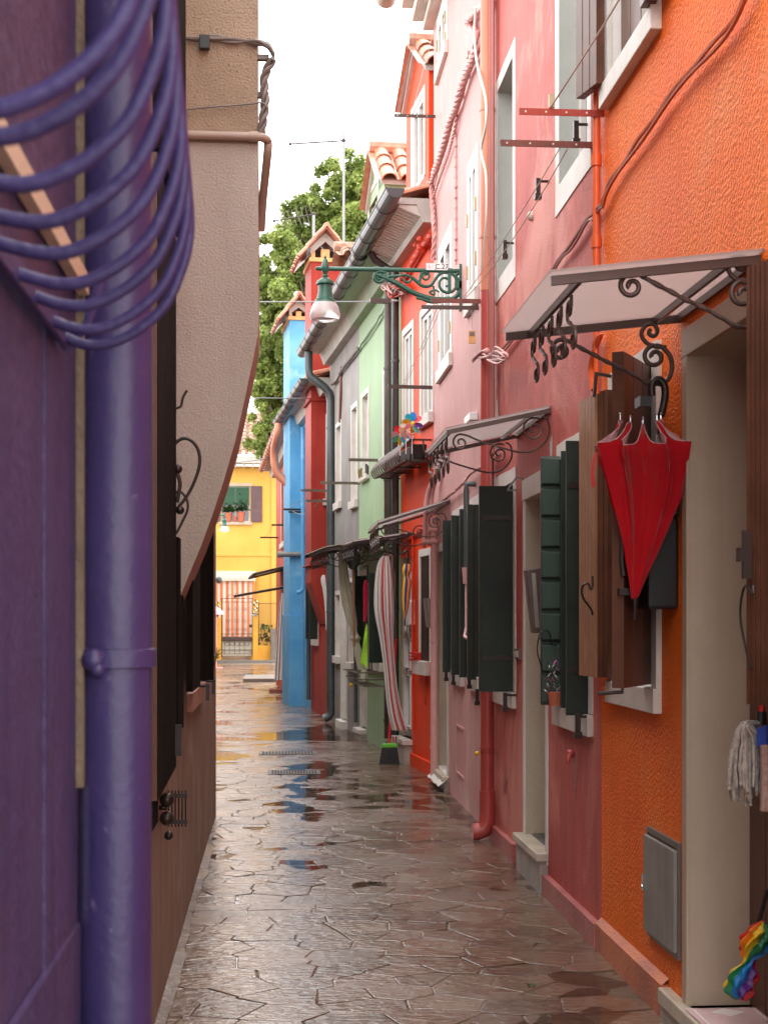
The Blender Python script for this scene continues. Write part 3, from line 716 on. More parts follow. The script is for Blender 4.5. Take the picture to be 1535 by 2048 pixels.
# steel meter cabinet
q_ = R(F, 1298, 1362, (1298, 1652), (1298, 1868))
mc = thing('meter_cabinet', 'grey steel meter cabinet door set low in the orange wall', 'cabinet', F.P(q_[0], 0, q_[2]), F.rz)
q = MB(F); a, b, c, d = q_; fw = .022
q.box(a, a+fw, -.05, .012, c, d); q.box(b-fw*.3, b, -.05, .012, c, d); q.box(a+fw, b-fw*.3, -.05, .012, c, c+fw); q.box(a+fw, b-fw*.3, -.05, .012, d-fw, d); q.build('frame', 'steel_frame', mc)
q = MB(F); q.box(a+fw*.9, b-.003, 0.0, .026, c+fw, d-fw-.008); dd = q.build('door', 'steel', mc, bevel=.004)
q = MB(F); q.box(b-.03, b-.018, .026, .036, (c+d)/2-.035, (c+d)/2+.03); q.ball((b-.024, .036, (c+d)/2-.02), .008); q.build('latch', 'chrome', dd)
# black letter box behind the hanging umbrella
a, b = F.S(1357), F.S(1332)
lb = thing('letter_box', 'black letter box on the orange wall behind the red umbrella', 'letter box', F.P(a, 0, 1.54), F.rz)
q = MB(F); q.box(a, b, .0, .115, 1.54, 1.88); q.build('body', 'black_plastic', lb, bevel=.012)
q = MB(F); q.hexa([(a-.008, 0, 1.882), (b+.008, 0, 1.882), (b+.008, .13, 1.882), (a-.008, .13, 1.882)], [(a-.008, 0, 1.93), (b+.008, 0, 1.93), (b+.008, .13, 1.90), (a-.008, .13, 1.90)]); q.build('lid', 'black_plastic', lb, bevel=.006)

# ------------------------------------------------------------------ rose house
sA = F.S(986)
rh = thing('house', 'dark rose stucco house with green shutters and white painted window bands', 'house', F.P(sB, 0, 0), F.rz)
ru2 = [F.S(1175), F.S(1118), F.Z(1178, 281), 5.25]
ru1 = [F.S(1026), F.S(995), F.Z(1027, 515), F.Z(1026, 112)]
rwB = [F.S(1178), F.S(1120), 1.06, 2.33]
rwA = [F.S(1027), F.S(993), 1.06, 2.36]
rd = [F.S(1092), F.S(1050), .17, F.Z(1050, 1000)]
wall(F, sB+.001, sA, 5.9, [ru2+[.15, 1], ru1+[.15, 1], rwB+[.15, 1], rwA+[.15, 1], rd+[.24, 2]], 'rose_stucco', rh, reveal=['reveal_grey', 'reveal_rough'])
q = MB(F); q.box(sB+.001, F.S(1096)-.0, 0, .035, -.1, .12); q.box(F.S(1034), sA, 0, .035, -.1, .13)
q.build('plinth', 'rose_plinth', rh, bevel=.02)
for o_ in (ru2, ru1, rwB, rwA):
    w_ = casement(F, *o_[:4], .15, rh)
    q = MB(F); band(q, F, *o_[:4], .085, .006, 'LRTB' if o_ in (ru1, ru2) else 'LRT', .006, wb=.14); q.build('painted_band', 'paint_white', w_)
    if o_ in (rwB, rwA): sill(F, o_[0], o_[1], .955, 1.055, .03, 'stone_white', w_, ext=.09); 
    if o_ is rwB:
        sb = F.S(1121)
        q = MB(F); n = 8; z0, z1 = 1.06, 2.348; hh = (z1-z0)/n; q.box(sb-.001, sb+.02, .0, .105, z0, z1)
        for k in range(n):
            hz0 = z0+hh*k+.006
            q.hexa([(sb-.004, .004, hz0), (sb-.004, .108, hz0), (sb-.004, .108, hz0+hh-.012), (sb-.004, .004, hz0+hh-.012)], [(sb-.024, .010, hz0+.012), (sb-.024, .102, hz0+.012), (sb-.024, .102, hz0+hh-.018), (sb-.024, .010, hz0+hh-.024)])
        e = q.build('shutter', 'green_wood_light', w_, bevel=.003); e['label'] = 'far leaf with eight raised blocks'
        k_ = MB(F); k_.tube(smoothpts([(sb-.03, .10, 1.40), (sb-.04, .125, 1.40), (sb-.04, .13, 1.33), (sb-.04, .11, 1.26), (sb-.04, .105, 1.22)], 5), .004, 6); k_.tube(smoothpts([(sb-.04, .125, 1.40), (sb-.04, .11, 1.44), (sb-.04, .07, 1.44), (sb-.04, .055, 1.38), (sb-.04, .03, 1.37)], 5), .004, 6); k_.build('hook', 'iron', e, smooth=True)
        shutter(F, (F.S(1176), .0), (F.S(1176), .112), 1.05, 2.345, w_, 'green_wood', .02, 1)
        q = MB(F); ss = F.S(1136); q.slabxy((ss, 0.0), (ss, .03), .03, 1.06, 2.35); q.slabxy((ss-.06, .0), (ss-.06, .05), .02, 1.06, 2.345); q.build('shutter_rail', 'green_wood', w_)
    if o_ is rwA:
        shutter(F, (F.S(1026), .0), (F.S(1026), .22), 1.055, 2.33, w_, 'green_wood', .03, 1)
        shutter(F, (o_[1]-.01, .0), (o_[1]-.01, .12), 1.06, 2.34, w_, 'green_wood', .02, 2)
for z_ in (1.25, 2.12):
    q = MB(F); s_ = F.S(1026)-.016; q.box(s_-.005, s_, .0, .19, z_, z_+.03); q.box(s_-.012, s_, -.005, .02, z_-.01, z_+.04); q.build('strap_hinge', 'iron', rh)
    q = MB(F); s_ = F.S(1176)-.011; q.box(s_-.005, s_, .0, .10, z_, z_+.03); q.build('strap_hinge', 'iron', rh)
for px, py in ((1184, 1433), (1032, 1390), ): holdback(F, F.S(px), .07, F.Z(px, py), rh)
# little flowers on the sill between the green shutters
fl = thing('flower_pot', 'small pink flowers tucked between the green shutters', 'flowers', F.P(F.S(1128), .03, 1.06), F.rz)
q = MB(F); s_ = F.S(1129); q.lathe([(.03, 0), (.04, .07)], (s_, .05, 1.062), 12); q.build('pot', 'pot_terracotta', fl)
q = MB(F)
for k in range(70):
    c = Vector((s_+J(.05), .055+J(.04), 1.20+J(.085))); a = random.uniform(0, 6); r = .012; q.poly([(c.x-r*math.cos(a), c.y-r*math.sin(a), c.z-r), (c.x+r, c.y, c.z-J(.01)), (c.x+r*math.cos(a), c.y+r*math.sin(a), c.z+r)], k % 3)
q.build('flowers', ['flower_pink', 'petal_white', 'leaf_dark'], fl)
# door of the rose house
q = MB(F); q.box(rd[0], rd[1], -.24, -.20, rd[2], rd[3]); dd = q.build('door', 'door_white', rh)
q = MB(F); q.ball((rd[0]+.08, -.18, 1.1), .025); q.build('handle', 'brass', dd, smooth=True)
q = MB(F); band(q, F, *rd[:4], .055, .008, 'LR', .004); q.box(rd[0]-.055, rd[1]+.055, 0, .012, rd[3], rd[3]+.12); q.build('door_surround', 'paint_white', rh)
q = MB(F); q.box(rd[0]-.06, rd[1]+.08, -.24, .065, .19, .235); a_ = q.build('step', 'step_stone', rh, bevel=.006)
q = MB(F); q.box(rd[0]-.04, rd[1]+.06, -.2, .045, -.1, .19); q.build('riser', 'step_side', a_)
q = MB(F); q.box(rd[0]+.03, rd[1]-.05, -.22, -.03, .235, .245)
for k in range(9): q.box(rd[0]+.03, rd[1]-.05, -.22+k*.021, -.212+k*.021, .245, .249)
tag(q.build('doormat', 'grate_iron', None), 'small dark ribbed doormat on the rose house step', 'doormat')
# roof slab of the rose house
q = MB(F); q.box(sB+.001, sA, -4.2, .12, 5.9, 6.0); q.build('roof', 'soffit', rh)
# slanted brown letter box beside the rose door
s_ = F.S(1096); tz = [F.TZ(px, py, s_) for px, py in ((1049, 1139), (1081, 1135), (1081, 1266), (1064, 1266))]
lb = thing('letter_box', 'tilted brown letter box in front of the rose house doorway', 'letter box', F.P(s_, .05, tz[2][1]), F.rz)
q = MB(F); s0, s1 = F.S(1098)+.01, F.S(1098)+.09
q.hexa([(s0, t, z) for t, z in tz], [(s1, t, z) for t, z in tz]); q.build('body', 'mailbox_brown', lb, bevel=.006)
q = MB(F); tz2 = [F.TZ(px, py, s0) for px, py in ((1062, 1146), (1070, 1146), (1078, 1255), (1070, 1255))]; q.hexa([(s0-.004, t, z) for t, z in tz2], [(s0, t, z) for t, z in tz2]); q.build('slot', 'steel', lb)
# door bell plate, tap, hook
q = MB(F); a, b, c, d = R(F, 1033, 1041, (1033, 1297), (1033, 1318)); q.box(a, b, 0, .014, c, d); o = q.build('bell_plate', 'steel_frame', None, bevel=.002); tag(o, 'small metal door bell plate by the rose house door', 'door bell')
q = MB(F); q.box(a+.02, b-.02, .014, .017, c+.012, d-.012); q.build('button', 'paint_white', o)
q = MB(F); s_, z_ = F.SZ(1148, 1507); q.ball((s_, .02, z_), .022); q.tube([(s_, .02, z_), (s_-.02, .035, z_-.02), (s_-.025, .04, z_-.05)], [.014, .012, .008], 8)
tag(q.build('wall_boss', 'pipe_rose', None, smooth=True), 'painted over knob on the rose wall below the green shutters', 'wall knob')
q = MB(F); s_ = F.S(1050); q.tube(smoothpts([(s_, .0, F.Z(1080, 945)), (s_, .05, F.TZ(1030, 955, s_)[1]), (s_, F.TZ(1014, 981, s_)[0], F.TZ(1014, 981, s_)[1])], 6), .006, 6); q.tube([(s_, F.TZ(1014, 981, s_)[0], F.TZ(1014, 981, s_)[1]), (s_, .05, F.TZ(1040, 980, s_)[1])], .005, 6)
tag(q.build('wall_hook', 'wire_grey', None, smooth=True), 'thin grey wire arm above the rose house doorway', 'wall hook')
# peeled patches
def patch(px, py, w, h, mat, name, label):
    s, z = F.SZ(px, py); q = MB(F); n = 14; c = []
    for k in range(n): a = 2*PI*k/n; r = 1+J(.35); c.append((s+math.cos(a)*w*r, .002, z+math.sin(a)*h*r))
    q.poly(c); o = q.build(name, mat, rh); return o
patch(994, 822, .05, .09, 'stone_white', 'bare_patch', ''); patch(1102, 897, .035, .07, 'stone_white', 'bare_patch', '')
for px, py, w_, h_ in ((1150, 1530, .05, .12), (1010, 1560, .06, .10), (1190, 1100, .03, .20), (1004, 760, .05, .16)): patch(px, py, w_, h_, 'rose_plinth', 'worn_patch', '')
# shutter catches on the upper wall
for px, py in ((1164, 268), (1085, 382), (1016, 505)): holdback(F, F.S(px+12), .06, F.Z(px, py), rh)

# rose and salmon drain pipe between the rose and pale houses
dp = thing('drainpipe', 'thick rose drainpipe with elbow foot between the rose and pale pink houses', 'drainpipe', F.P(sA, .08, 0), F.rz)
sp = F.S(974, .06)
q = MB(F); q.tube([(sp, .06, 3.75), (sp, .06, .23)], .046, 16); q.build('lower_pipe', 'pipe_rose', dp, smooth=True)
q = MB(F); q.tube([(sp, .06, 6.9), (sp, .06, 3.70)], .048, 16); q.build('upper_pipe', 'pipe_salmon', dp, smooth=True)
q = MB(F); q.tube([(sp, .06, .36), (sp, .06, .34), (sp, .06, .22), (sp, .062, .15), (sp, .085, .10), (sp, .13, .085), (sp, .16, .085)], [.054, .054, .054, .056, .058, .058, .056], 16); q.build('elbow', 'pipe_rose', dp, smooth=True)
q = MB(F)
for z in (.62, .64): q.tube([(sp, .06, z), (sp, .06, z+.008)], .051, 16)
q.build('clip', 'pipe_rose', dp)
for z in (4.05, 4.9): q = MB(F); q.tube([(sp, .06, z), (sp, .06, z+.02)], .052, 16); q.build('clip', 'pipe_salmon', dp)
q = MB(F); zt = 5.65
q.tube(smoothpts([(sp-.09, .05, 2.1), (sp-.09, .05, 3.0), (sp-.09, .05, 4.0), (sp-.09, .05, 6.4)], 4), .012, 6); q.tube([(sp-.12, .04, 2.6), (sp-.12, .04, 6.4)], .010, 6)
tag(q.build('conduit', 'cable_rose', None), 'thin rose conduits beside the thick drainpipe', 'conduit')
wp = [(937, 15), (934, 70), (940, 130), (956, 195), (957, 250), (948, 300), (957, 350), (958, 420), (955, 470), (948, 540)]
q = MB(F); pts = [(F.S(p[0]+14, .12), .12, F.Z(p[0]+14, p[1], .12)) for p in wp]; q.tube(smoothpts(pts, 6), .008, 6); 
tag(q.build('cable', 'cable_white', None, smooth=True), 'loose white cable hanging down in front of the salmon pipe', 'cable')
# tangle of cables around the pipe
q = MB(F)
for k in range(5):
    pts = [(F.S(px, .1), .12+J(.02), F.Z(px, py+J(8), .1)) for px, py in ((955, 718), (968, 708), (985, 706), (1000, 700), (1015, 712), (1008, 722), (985, 712))]
    q.tube(smoothpts(pts, 5), .007, 6)
q.ball((F.S(986, .1), .14, F.Z(986, 703, .1)), .022)
tag(q.build('cable', 'cable_pink', None, smooth=True), 'pink knot of cables wrapped round the thick drainpipe', 'cable')

# ------------------------------------------------------------------ pale pink house
ph = thing('house', 'tall pale pink three storey house in the middle of the right row', 'house', F.P(sA, 0, 0), F.rz)
p_top = [F.S(893), F.S(877), F.Z(877, 140), 6.85]
p_r = [F.S(954), F.S(938), F.Z(940, 600), F.Z(940, 345)]     # beside the pipe
p_l = [F.S(902), F.S(880), F.Z(884, 735), F.Z(884, 505)]
p_wa = [F.S(926), F.S(908), 1.09, 2.32]; p_wb = [F.S(960), F.S(944), 1.09, 2.33]
p_d = [F.S(895), F.S(877), .17, F.Z(877, 1105)]
sE = sC
wall(F, sA+.001, sE, 7.0, [p_top+[.05], p_r+[.05], p_l+[.06], p_wa+[.12], p_wb+[.12], p_d+[.18, 1]], 'pale_pink_stucco', ph, reveal=['reveal_rough'])
for o_ in (p_top, p_r, p_l, p_wa, p_wb):
    w_ = casement(F, *o_[:4], .04 if o_ in (p_top, p_r, p_l) else .11, ph, fw=.055)
    q = MB(F); band(q, F, *o_[:4], .08, .010, 'LRT', .003); q.build('painted_band', 'paint_white', w_)
    sill(F, o_[0], o_[1], o_[2]-.11, o_[2], .035, 'stone_white', w_, ext=.09)
    if o_ in (p_top, p_r, p_l):
        q = MB(F)
        for s_ in (o_[0]-.01, o_[1]+.01):
            for z in (o_[2]+.22, o_[3]-.35): hinge(q, s_, .005, z)
        q.build('hinge', 'brass', w_)
    else:
        shutter(F, (o_[0]-.005, .0), (o_[0]-.005, .10), o_[2]-.02, o_[3], w_, 'green_wood', .045, 2)
        shutter(F, (o_[1]+.005, .0), (o_[1]+.005, .10), o_[2]-.02, o_[3], w_, 'green_wood', .045, 2)
for px, py in ((906, 1338), (921, 1345), (954, 1350), (970, 1382)): holdback(F, F.S(px), .06, F.Z(px, py), ph)
q = MB(F); q.box(p_d[0], p_d[1], -.18, -.15, p_d[2], p_d[3]); dd = q.build('door', 'reveal_beige', ph)
q = MB(F); q.ball((p_d[0]+.08, -.13, 1.1), .02); q.build('handle', 'brass', dd, smooth=True)
q = MB(F); band(q, F, *p_d[:4], .07, .012, 'LRT', .002); q.build('door_surround', 'stone_white', ph)
q = MB(F); q.box(p_d[0]-.1, p_d[1]+.08, -.15, .06, .12, .17); a_ = q.build('step', 'step_stone', ph, bevel=.005)
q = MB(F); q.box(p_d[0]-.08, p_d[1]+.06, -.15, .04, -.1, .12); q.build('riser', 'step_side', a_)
q = MB(F)   # cloth on the step
nx, ny = 10, 6
g = [[(lerp(p_d[0]-.12, p_d[1]+.05, i/nx), lerp(-.1, .10, j/ny), .182-(.02+.07*max(0, (j-3)/3)**1.2 if j > 3 else 0)+.008*math.sin(i*1.3+j)) for i in range(nx+1)] for j in range(ny+1)]
for j in range(ny):
    for i in range(nx): q.poly([g[j][i], g[j][i+1], g[j+1][i+1], g[j+1][i]])
tag(q.build('floor_cloth', 'curtain_white', None, smooth=True), 'white cloth laid over the doorstep of the pale pink house', 'cloth')
# eave with moulded cornice and the end of its gutter
q = MB(F); q.box(sA, sE+.05, -4.2, .10, 7.0, 7.08); q.box(sA, sE+.05, -4.2, .20, 7.08, 7.2); q.box(sA, sE+.05, -4.2, .30, 7.2, 7.34); cn = q.build('cornice', 'stone_white', ph, bevel=.01)
q = MB(F); q.tube([(sE+.35, .42, 7.42), (sA, .42, 7.42)], .10, 14); q.build('gutter', 'pipe_beige', ph, smooth=True)
q = MB(F); q.hexa([(sA, -4.2, 7.34), (sE+.2, -4.2, 7.34), (sE+.2, .5, 7.40), (sA, .5, 7.40)], [(sA, -4.2, 8.6), (sE+.2, -4.2, 8.6), (sE+.2, .5, 7.46), (sA, .5, 7.46)]); q.build('roof', 'tile', ph)
# inset panel and outline in the lower wall, house number
a, b, c, d = R(F, 914, 929, (914, 1453), (914, 1542)); q = MB(F); band(q, F, a, b, c, d, .02, .010, 'LRTB', 0); q.build('panel', 'pale_pink_stucco', ph)
def text(body, F, s, t, z, size, mat, name, parent, facing='wall', extr=.001, label=None, cat=None):
    cu = bpy.data.curves.new(name, 'FONT'); cu.body = body; cu.size = size; cu.extrude = extr; cu.align_x = 'CENTER'; cu.align_y = 'CENTER'
    tmp = bpy.data.objects.new('tmp', cu); COL.objects.link(tmp)
    dg = bpy.context.evaluated_depsgraph_get(); me = bpy.data.meshes.new_from_object(tmp.evaluated_get(dg)); bpy.data.objects.remove(tmp)
    q = MB(F)
    for v in me.vertices:
        x, y, zz = v.co
        if facing == 'wall': q.v.append(F.P(s-x, t+zz, z+y))        # read from the lane
        else: q.v.append(F.P(s-zz, t-x, z+y))                        # read from the near end of the lane
    for p in me.polygons: q.f.append(list(p.vertices)); q.m.append(0)
    return q.build(name, mat, parent)
s_, z_ = F.SZ(886, 1050); text('82', F, s_, .003, z_, .13, 'cable_pink', 'house_number', ph)
# twisted cables running down the pale facade
q = MB(); pts = [F.P(F.S(px, .05), .05, F.Z(px, py, .05)) for px, py in ((975, 5), (948, 25), (937, 40), (937, 55), (952, 68), (952, 95), (945, 115), (932, 145), (922, 175), (912, 210), (900, 240), (888, 285), (877, 320), (868, 345))]
twisted(q, pts, .017, 3, .30); tag(q.build('cable', 'cable_pink', None, smooth=True), 'thick twisted pink cables sloping down the pale pink facade', 'cable')
q = MB(F)
for k, (px, py) in enumerate(((950, 56), (948, 112), (938, 150), (926, 190), (914, 228))):
    s_, z_ = F.SZ(px, py); q.box(s_-.06, s_+.0, -.01, .06, z_-.025, z_+.015)
tag(q.build('cable_clamp', 'cable_pink', None, bevel=.004), 'row of pink clamps holding the twisted cables to the pale wall', 'cable clamps')
q = MB(); pts = [F.P(F.S(px, .03), .03, F.Z(px, py, .03)) for px, py in ((912, 235), (908, 260), (898, 300), (888, 330), (874, 370), (866, 400), (868, 450))]; twisted(q, pts, .007, 2, .12)
pts = [F.P(F.S(px, .03), .03, F.Z(px, py, .03)) for px, py in ((868, 345), (862, 370), (865, 420), (868, 470), (866, 520))]; twisted(q, pts, .012, 3, .2)
tag(q.build('cable', 'cable_pink', None, smooth=True), 'thin pink strands beside the corner of the pale house', 'cable')
q = MB(F); s_ = F.S(914); za, zb = F.Z(914, 240), F.Z(914, 530); q.tube([(s_, .012, za), (s_, .012, zb)], .008, 6)
for k in range(14): q.ball((s_+J(.01), .015, lerp(za, zb, (k+.5)/14)), .014, 6)
tag(q.build('conduit', 'cable_pink', None), 'thin beaded pink conduit dropping straight down the pale wall', 'conduit')
q = MB(); pts = [F.P(F.S(px, .04), .04, F.Z(px, py, .04)) for px, py in ((1003, 905), (960, 935), (938, 950), (925, 968), (900, 990), (880, 1005), (868, 1020))]; twisted(q, pts, .006, 3, .08)
tag(q.build('cable', 'cable_pink', None, smooth=True), 'twisted pink cable under the second door canopy', 'cable')
q = MB(F); s_ = F.S(932, .07); zt = F.Z(932, 968, .07); zm = F.Z(932, 1135, .07); q.tube([(s_, .0, zt), (s_, .07, zt), (s_, .07, zt-.05), (s_, .07, zm)], .022, 10); o = q.build('vent_pipe', 'pipe_grey', None, smooth=True); tag(o, 'grey vertical vent pipe between the pale pink house shutters', 'pipe')
q = MB(F); q.tube([(s_, .07, zm), (s_, .07, zm-.12)], [.035, .025], 10); q.tube([(s_, .07, zm-.1), (s_, .07, 1.45), (s_-.05, .09, 1.38), (s_-.25, .08, 1.36)], .012, 8); q.build('hose', 'pipe_pink', o, smooth=True)
# pipes at the corner with the vermilion house
pk = thing('drainpipe', 'slim pink pipe at the corner of the pale pink and vermilion houses', 'drainpipe', F.P(sE, .05, 0), F.rz)
q = MB(F); sp = F.S(868, .05); q.tube([(sp, .05, 2.42), (sp, .05, .05)], .035, 12); q.build('pipe', 'pipe_pink', pk, smooth=True)
for z in (2.3, 1.3, .35): q = MB(F); q.tube([(sp, .05, z), (sp, .05, z+.03)], .042, 12); q.build('clip', 'pipe_pink', pk)
q = MB(F)
for k, tt in enumerate((.09, .13)):
    q.tube(smoothpts([(sp-.05, .02, 2.30-.1*k), (sp, tt, 2.3-.1*k), (sp+.1, tt, 2.2), (sp+.12, tt-.03, 2.62), (sp-.3, .03, 2.86), (sp-1.2, .03, 3.05)], 6), .02, 8)
tag(q.build('conduit', 'pipe_pink', None, smooth=True), 'bent pink conduits below the corner of the pale house', 'conduit')
# junction box above second canopy
q = MB(F); a, b, c, d = R(F, 943, 955, (943, 836), (943, 852)); q.box(a, b, 0, .06, c, d); tag(q.build('junction_box', 'mailbox_white', None, bevel=.006), 'cream junction box on the pale wall above the second canopy', 'junction box')
# yellow knob
q = MB(F); s_, z_ = F.SZ(962, 1507); q.ball((s_, .03, z_), .018); tag(q.build('yellow_cap', 'c_yellow', None, smooth=True), 'small yellow knob low on the pale pink wall', 'knob')
# grey letter box by the pale door
s_ = F.S(905); tz = [F.TZ(px, py, F.S(880)) for px, py in ((855, 1196), (873, 1196), (873, 1257), (861, 1255))]
lb = thing('letter_box', 'grey metal letter box left of the pale pink house doorway', 'letter box', F.P(F.S(880), .05, 1.45), F.rz)
q = MB(F); s0 = F.S(876); q.hexa([(s0, t, z) for t, z in tz], [(s0+.28, t, z) for t, z in tz]); q.build('body', 'mailbox_grey', lb, bevel=.006)
q = MB(F); q.ball((s0-.003, tz[1][0]-.03, tz[1][1]-.08), .008); q.build('keyhole', 'black_plastic', lb)

# ================================================================== bend of the lane: vermilion, green, grey, red, blue, rust houses
F = F2
sH5, sH6, sH7, sH8, sH9 = F.S(797), F.S(718), F.S(659), F.S(622), F.S(592)
def eave(F, a, b, zw, par, out=.38, mat_s='soffit', mat_g='gutter_dark', teeth=True, gr=.075, ends=(0, 0)):
    """overhanging eave with soffit, toothed cornice, gutter with hoops, and the tiled slope above"""
    q = MB(F); q.hexa([(a, 0, zw), (b, 0, zw), (b, .10, zw), (a, .10, zw)], [(a, 0, zw+.16), (b, 0, zw+.16), (b, .16, zw+.16), (a, .16, zw+.16)])
    q.hexa([(a, -4, zw+.16), (b, -4, zw+.16), (b, out-.06, zw+.16), (a, out-.06, zw+.16)], [(a, -4, zw+.22), (b, -4, zw+.22), (b, out-.02, zw+.22), (a, out-.02, zw+.22)])
    q.build('cornice', mat_s, par)
    if teeth:
        q = MB(F); n = int((b-a)/.09)
        for k in range(n):
            s = a+(k+.15)*.09; q.hexa([(s, .10, zw+.045), (s+.055, .10, zw+.045), (s+.055, .15, zw+.155), (s, .15, zw+.155)], [(s, out-.09, zw+.135), (s+.055, out-.09, zw+.135), (s+.055, out-.09, zw+.158), (s, out-.09, zw+.158)])
        tt = q.build('cornice_teeth', 'tooth', par)
    q = MB(F); n = 9; za = zw+.20; pr = [(out+gr*math.cos(PI+PI*k/n*1.0), za+gr*math.sin(PI+PI*k/n)) for k in range(n+1)]
    pr2 = [(out+gr*.88*math.cos(PI+PI*k/n), za+gr*.88*math.sin(PI+PI*k/n)) for k in range(n+1)]
    a_, b_ = a-ends[0], b+ends[1]
    for P1 in (pr, pr2):
        for (t0, z0), (t1, z1) in zip(P1, P1[1:]): q.poly([(a_, t0, z0), (b_, t0, z0), (b_, t1, z1), (a_, t1, z1)])
    for s in (a_, b_): q.poly([(s, t, z) for t, z in pr])
    q.tube([(a_, out+gr, za), (b_, out+gr, za)], .008, 6)
    gu = q.build('gutter', mat_g, par, smooth=True)
    q = MB(F)
    for k in range(int((b-a)/.55)+1):
        s = a+.2+k*.55
        if s < b: q.tube([(s, out+(gr+.006)*math.cos(PI+PI*j/8), za+(gr+.006)*math.sin(PI+PI*j/8)) for j in range(9)]+[(s, out+gr-.02, za+.03)], .0035, 6)
    q.build('gutter_strap', 'iron', gu)
    mb = MB(F); L = 2.3; A = F.u*(b-a); B = (-F.n*L+Vector((0, 0, L*.30)))
    tiles(mb, F.P(a, out-.10, zw+.235), A, B); mb.build('roof', 'tile', par)
def dormer(F, a, b, z0, z1, zp, par, mat, win, out=.0, depth=1.6, tilemat='tile', over=.04, body=True):
    """gabled dormer: body, window, tiled gable roof"""
    m = (a+b)/2
    q = MB(F)
    ops = [win[:4]+[.06]] if win else []
    S = sorted({a, b}|{x for o in ops for x in o[:2]}); Z = sorted({z0, z1}|{x for o in ops for x in o[2:4]})
    for s0, s1 in zip(S, S[1:]):
        for c, d in zip(Z, Z[1:]):
            if any(o[0] < (s0+s1)/2 < o[1] and o[2] < (c+d)/2 < o[3] for o in ops): continue
            q.poly([(s0, out, c), (s1, out, c), (s1, out, d), (s0, out, d)])
    for o in ops:
        aa, bb, c, d, dp = o
        for P in (((aa, c), (aa, d)), ((bb, c), (bb, d)), ((aa, c), (bb, c)), ((aa, d), (bb, d))): q.poly([(P[0][0], out, P[0][1]), (P[1][0], out, P[1][1]), (P[1][0], out-dp, P[1][1]), (P[0][0], out-dp, P[0][1])])
    q.poly([(a, out, z1), (b, out, z1), (m, out, zp)])
    for s in (a, b): q.poly([(s, out, z0), (s, -depth, z0), (s, -depth, z1), (s, out, z1)])
    q.poly([(a, -depth, z0), (b, -depth, z0), (b, -depth, z1), (m, -depth, zp), (a, -depth, z1)])
    body = q.build('dormer', mat, par)
    # roof
    sl = (zp-z1)/(m-a); e = .05
    q = MB(F)
    for sg, s_e in ((1, a-e), (-1, b+e)):
        ze = z1-sl*e; th = .05
        lo = [(s_e, -depth, ze), (s_e, out+over, ze), (m, out+over, zp), (m, -depth, zp)]
        q.hexa(lo, [(x, y, z+th) for x, y, z in lo])
    r_ = q.build('dormer_roof', 'soffit', body)
    q = MB(F)
    for s_e in (a-e-.03, b+e+.03):
        ze = z1-sl*e-.01+.06
        A = F.P(s_e, -depth, ze)-F.P(s_e, out+over+.02, ze); B = F.P(m, 0, zp+.06)-F.P(s_e, 0, ze)
        tiles(q, F.P(s_e, out+over+.02, ze), A, B, w=.2, seg=.26)
    q.tube([(m, out+over+.05, zp+.10), (m, -depth, zp+.10)], .09, 10)
    q.build('roof_tiles', tilemat, body)
    return body
def window2(F, o_, parent, bandw=.08, dp=.10, sl=True, bmat='stone_white', opened=False, mull=1, sillmat='stone_white', pane='glass_dark', sext=.07, sh=.10, so=.05):
    w_ = casement(F, *o_[:4], dp, parent, fw=.045, mull=mull, glass=pane)
    if bandw: q = MB(F); band(q, F, *o_[:4], bandw, .010, 'LRT', .003); q.build('painted_band', bmat, w_)
    if sl: sill(F, o_[0], o_[1], o_[2]-sh, o_[2], so, sillmat, w_, ext=sext)
    return w_

# ---------------- vermilion house
ZE = 5.20
vh = thing('house', 'vivid vermilion house with white windows, a dormer and a flower cage', 'house', F.P(0, 0, 0), F.rz)
v1 = R(F, 843, 864, (848, 632), (845, 838)); v2 = R(F, 807, 825, (822, 655), (812, 870))
v3 = R(F, 841, 860, (850, 1112), (850, 1322)); vd = R(F, 803, 823, (812, 1115), (812, 1475))
v1[3] = F.Z(862, 615); v2[3] = F.Z(824, 655)
wall(F, .003, sH5-.16, ZE, [v1+[.07], v2+[.07], v3+[.08], vd+[.10, 1]], 'vermilion_stucco', vh, reveal=['reveal_rough'])
for o_ in (v1, v2): window2(F, o_, vh, .07, .06)
w_ = window2(F, v3, vh, .07, .07, bmat='paint_white', so=.07, sh=.13)
q = MB(F)
for k in range(7): s = lerp(v3[0]+.05, v3[1]-.05, k/6); q.tube([(s, .0, v3[2]), (s, .0, v3[3])], .006, 6)
q.build('window_grille', 'brown_iron', w_)
q = MB(F); a, b, c, d = vd; q.box(a, b, -.10, -.06, c, d, 0); fw = .07
for (z0, z1) in ((c+.12, c+.62), (c+.72, c+1.0), (c+1.1, d-.12)): band(q, F, a+.13, b-.13, z0, z1, .02, -.052, 'LRTB', 0)
dd = q.build('door', 'door_white', vh)
q = MB(F); sx = b-.20; sx = a+.12; q.tube(smoothpts([(sx, -.06, 1.62), (sx, .0, 1.60), (sx, .02, 1.45), (sx, .0, 1.30), (sx, -.06, 1.28)], 5), .012, 8); q.build('handle', 'chrome', dd, smooth=True)
q = MB(F); q.box(a-.04, b+.06, -.06, .10, c-.05, c); a_ = q.build('step', 'stone_white', vh, bevel=.005)
q = MB(F); q.box(a-.02, b+.04, -.06, .08, -.1, c-.05); q.build('riser', 'step_side', a_)
q = MB(F); q.box(.003, a-.05, 0, .03, -.1, .17); q.build('plinth', 'vermilion_stucco', vh, bevel=.01)
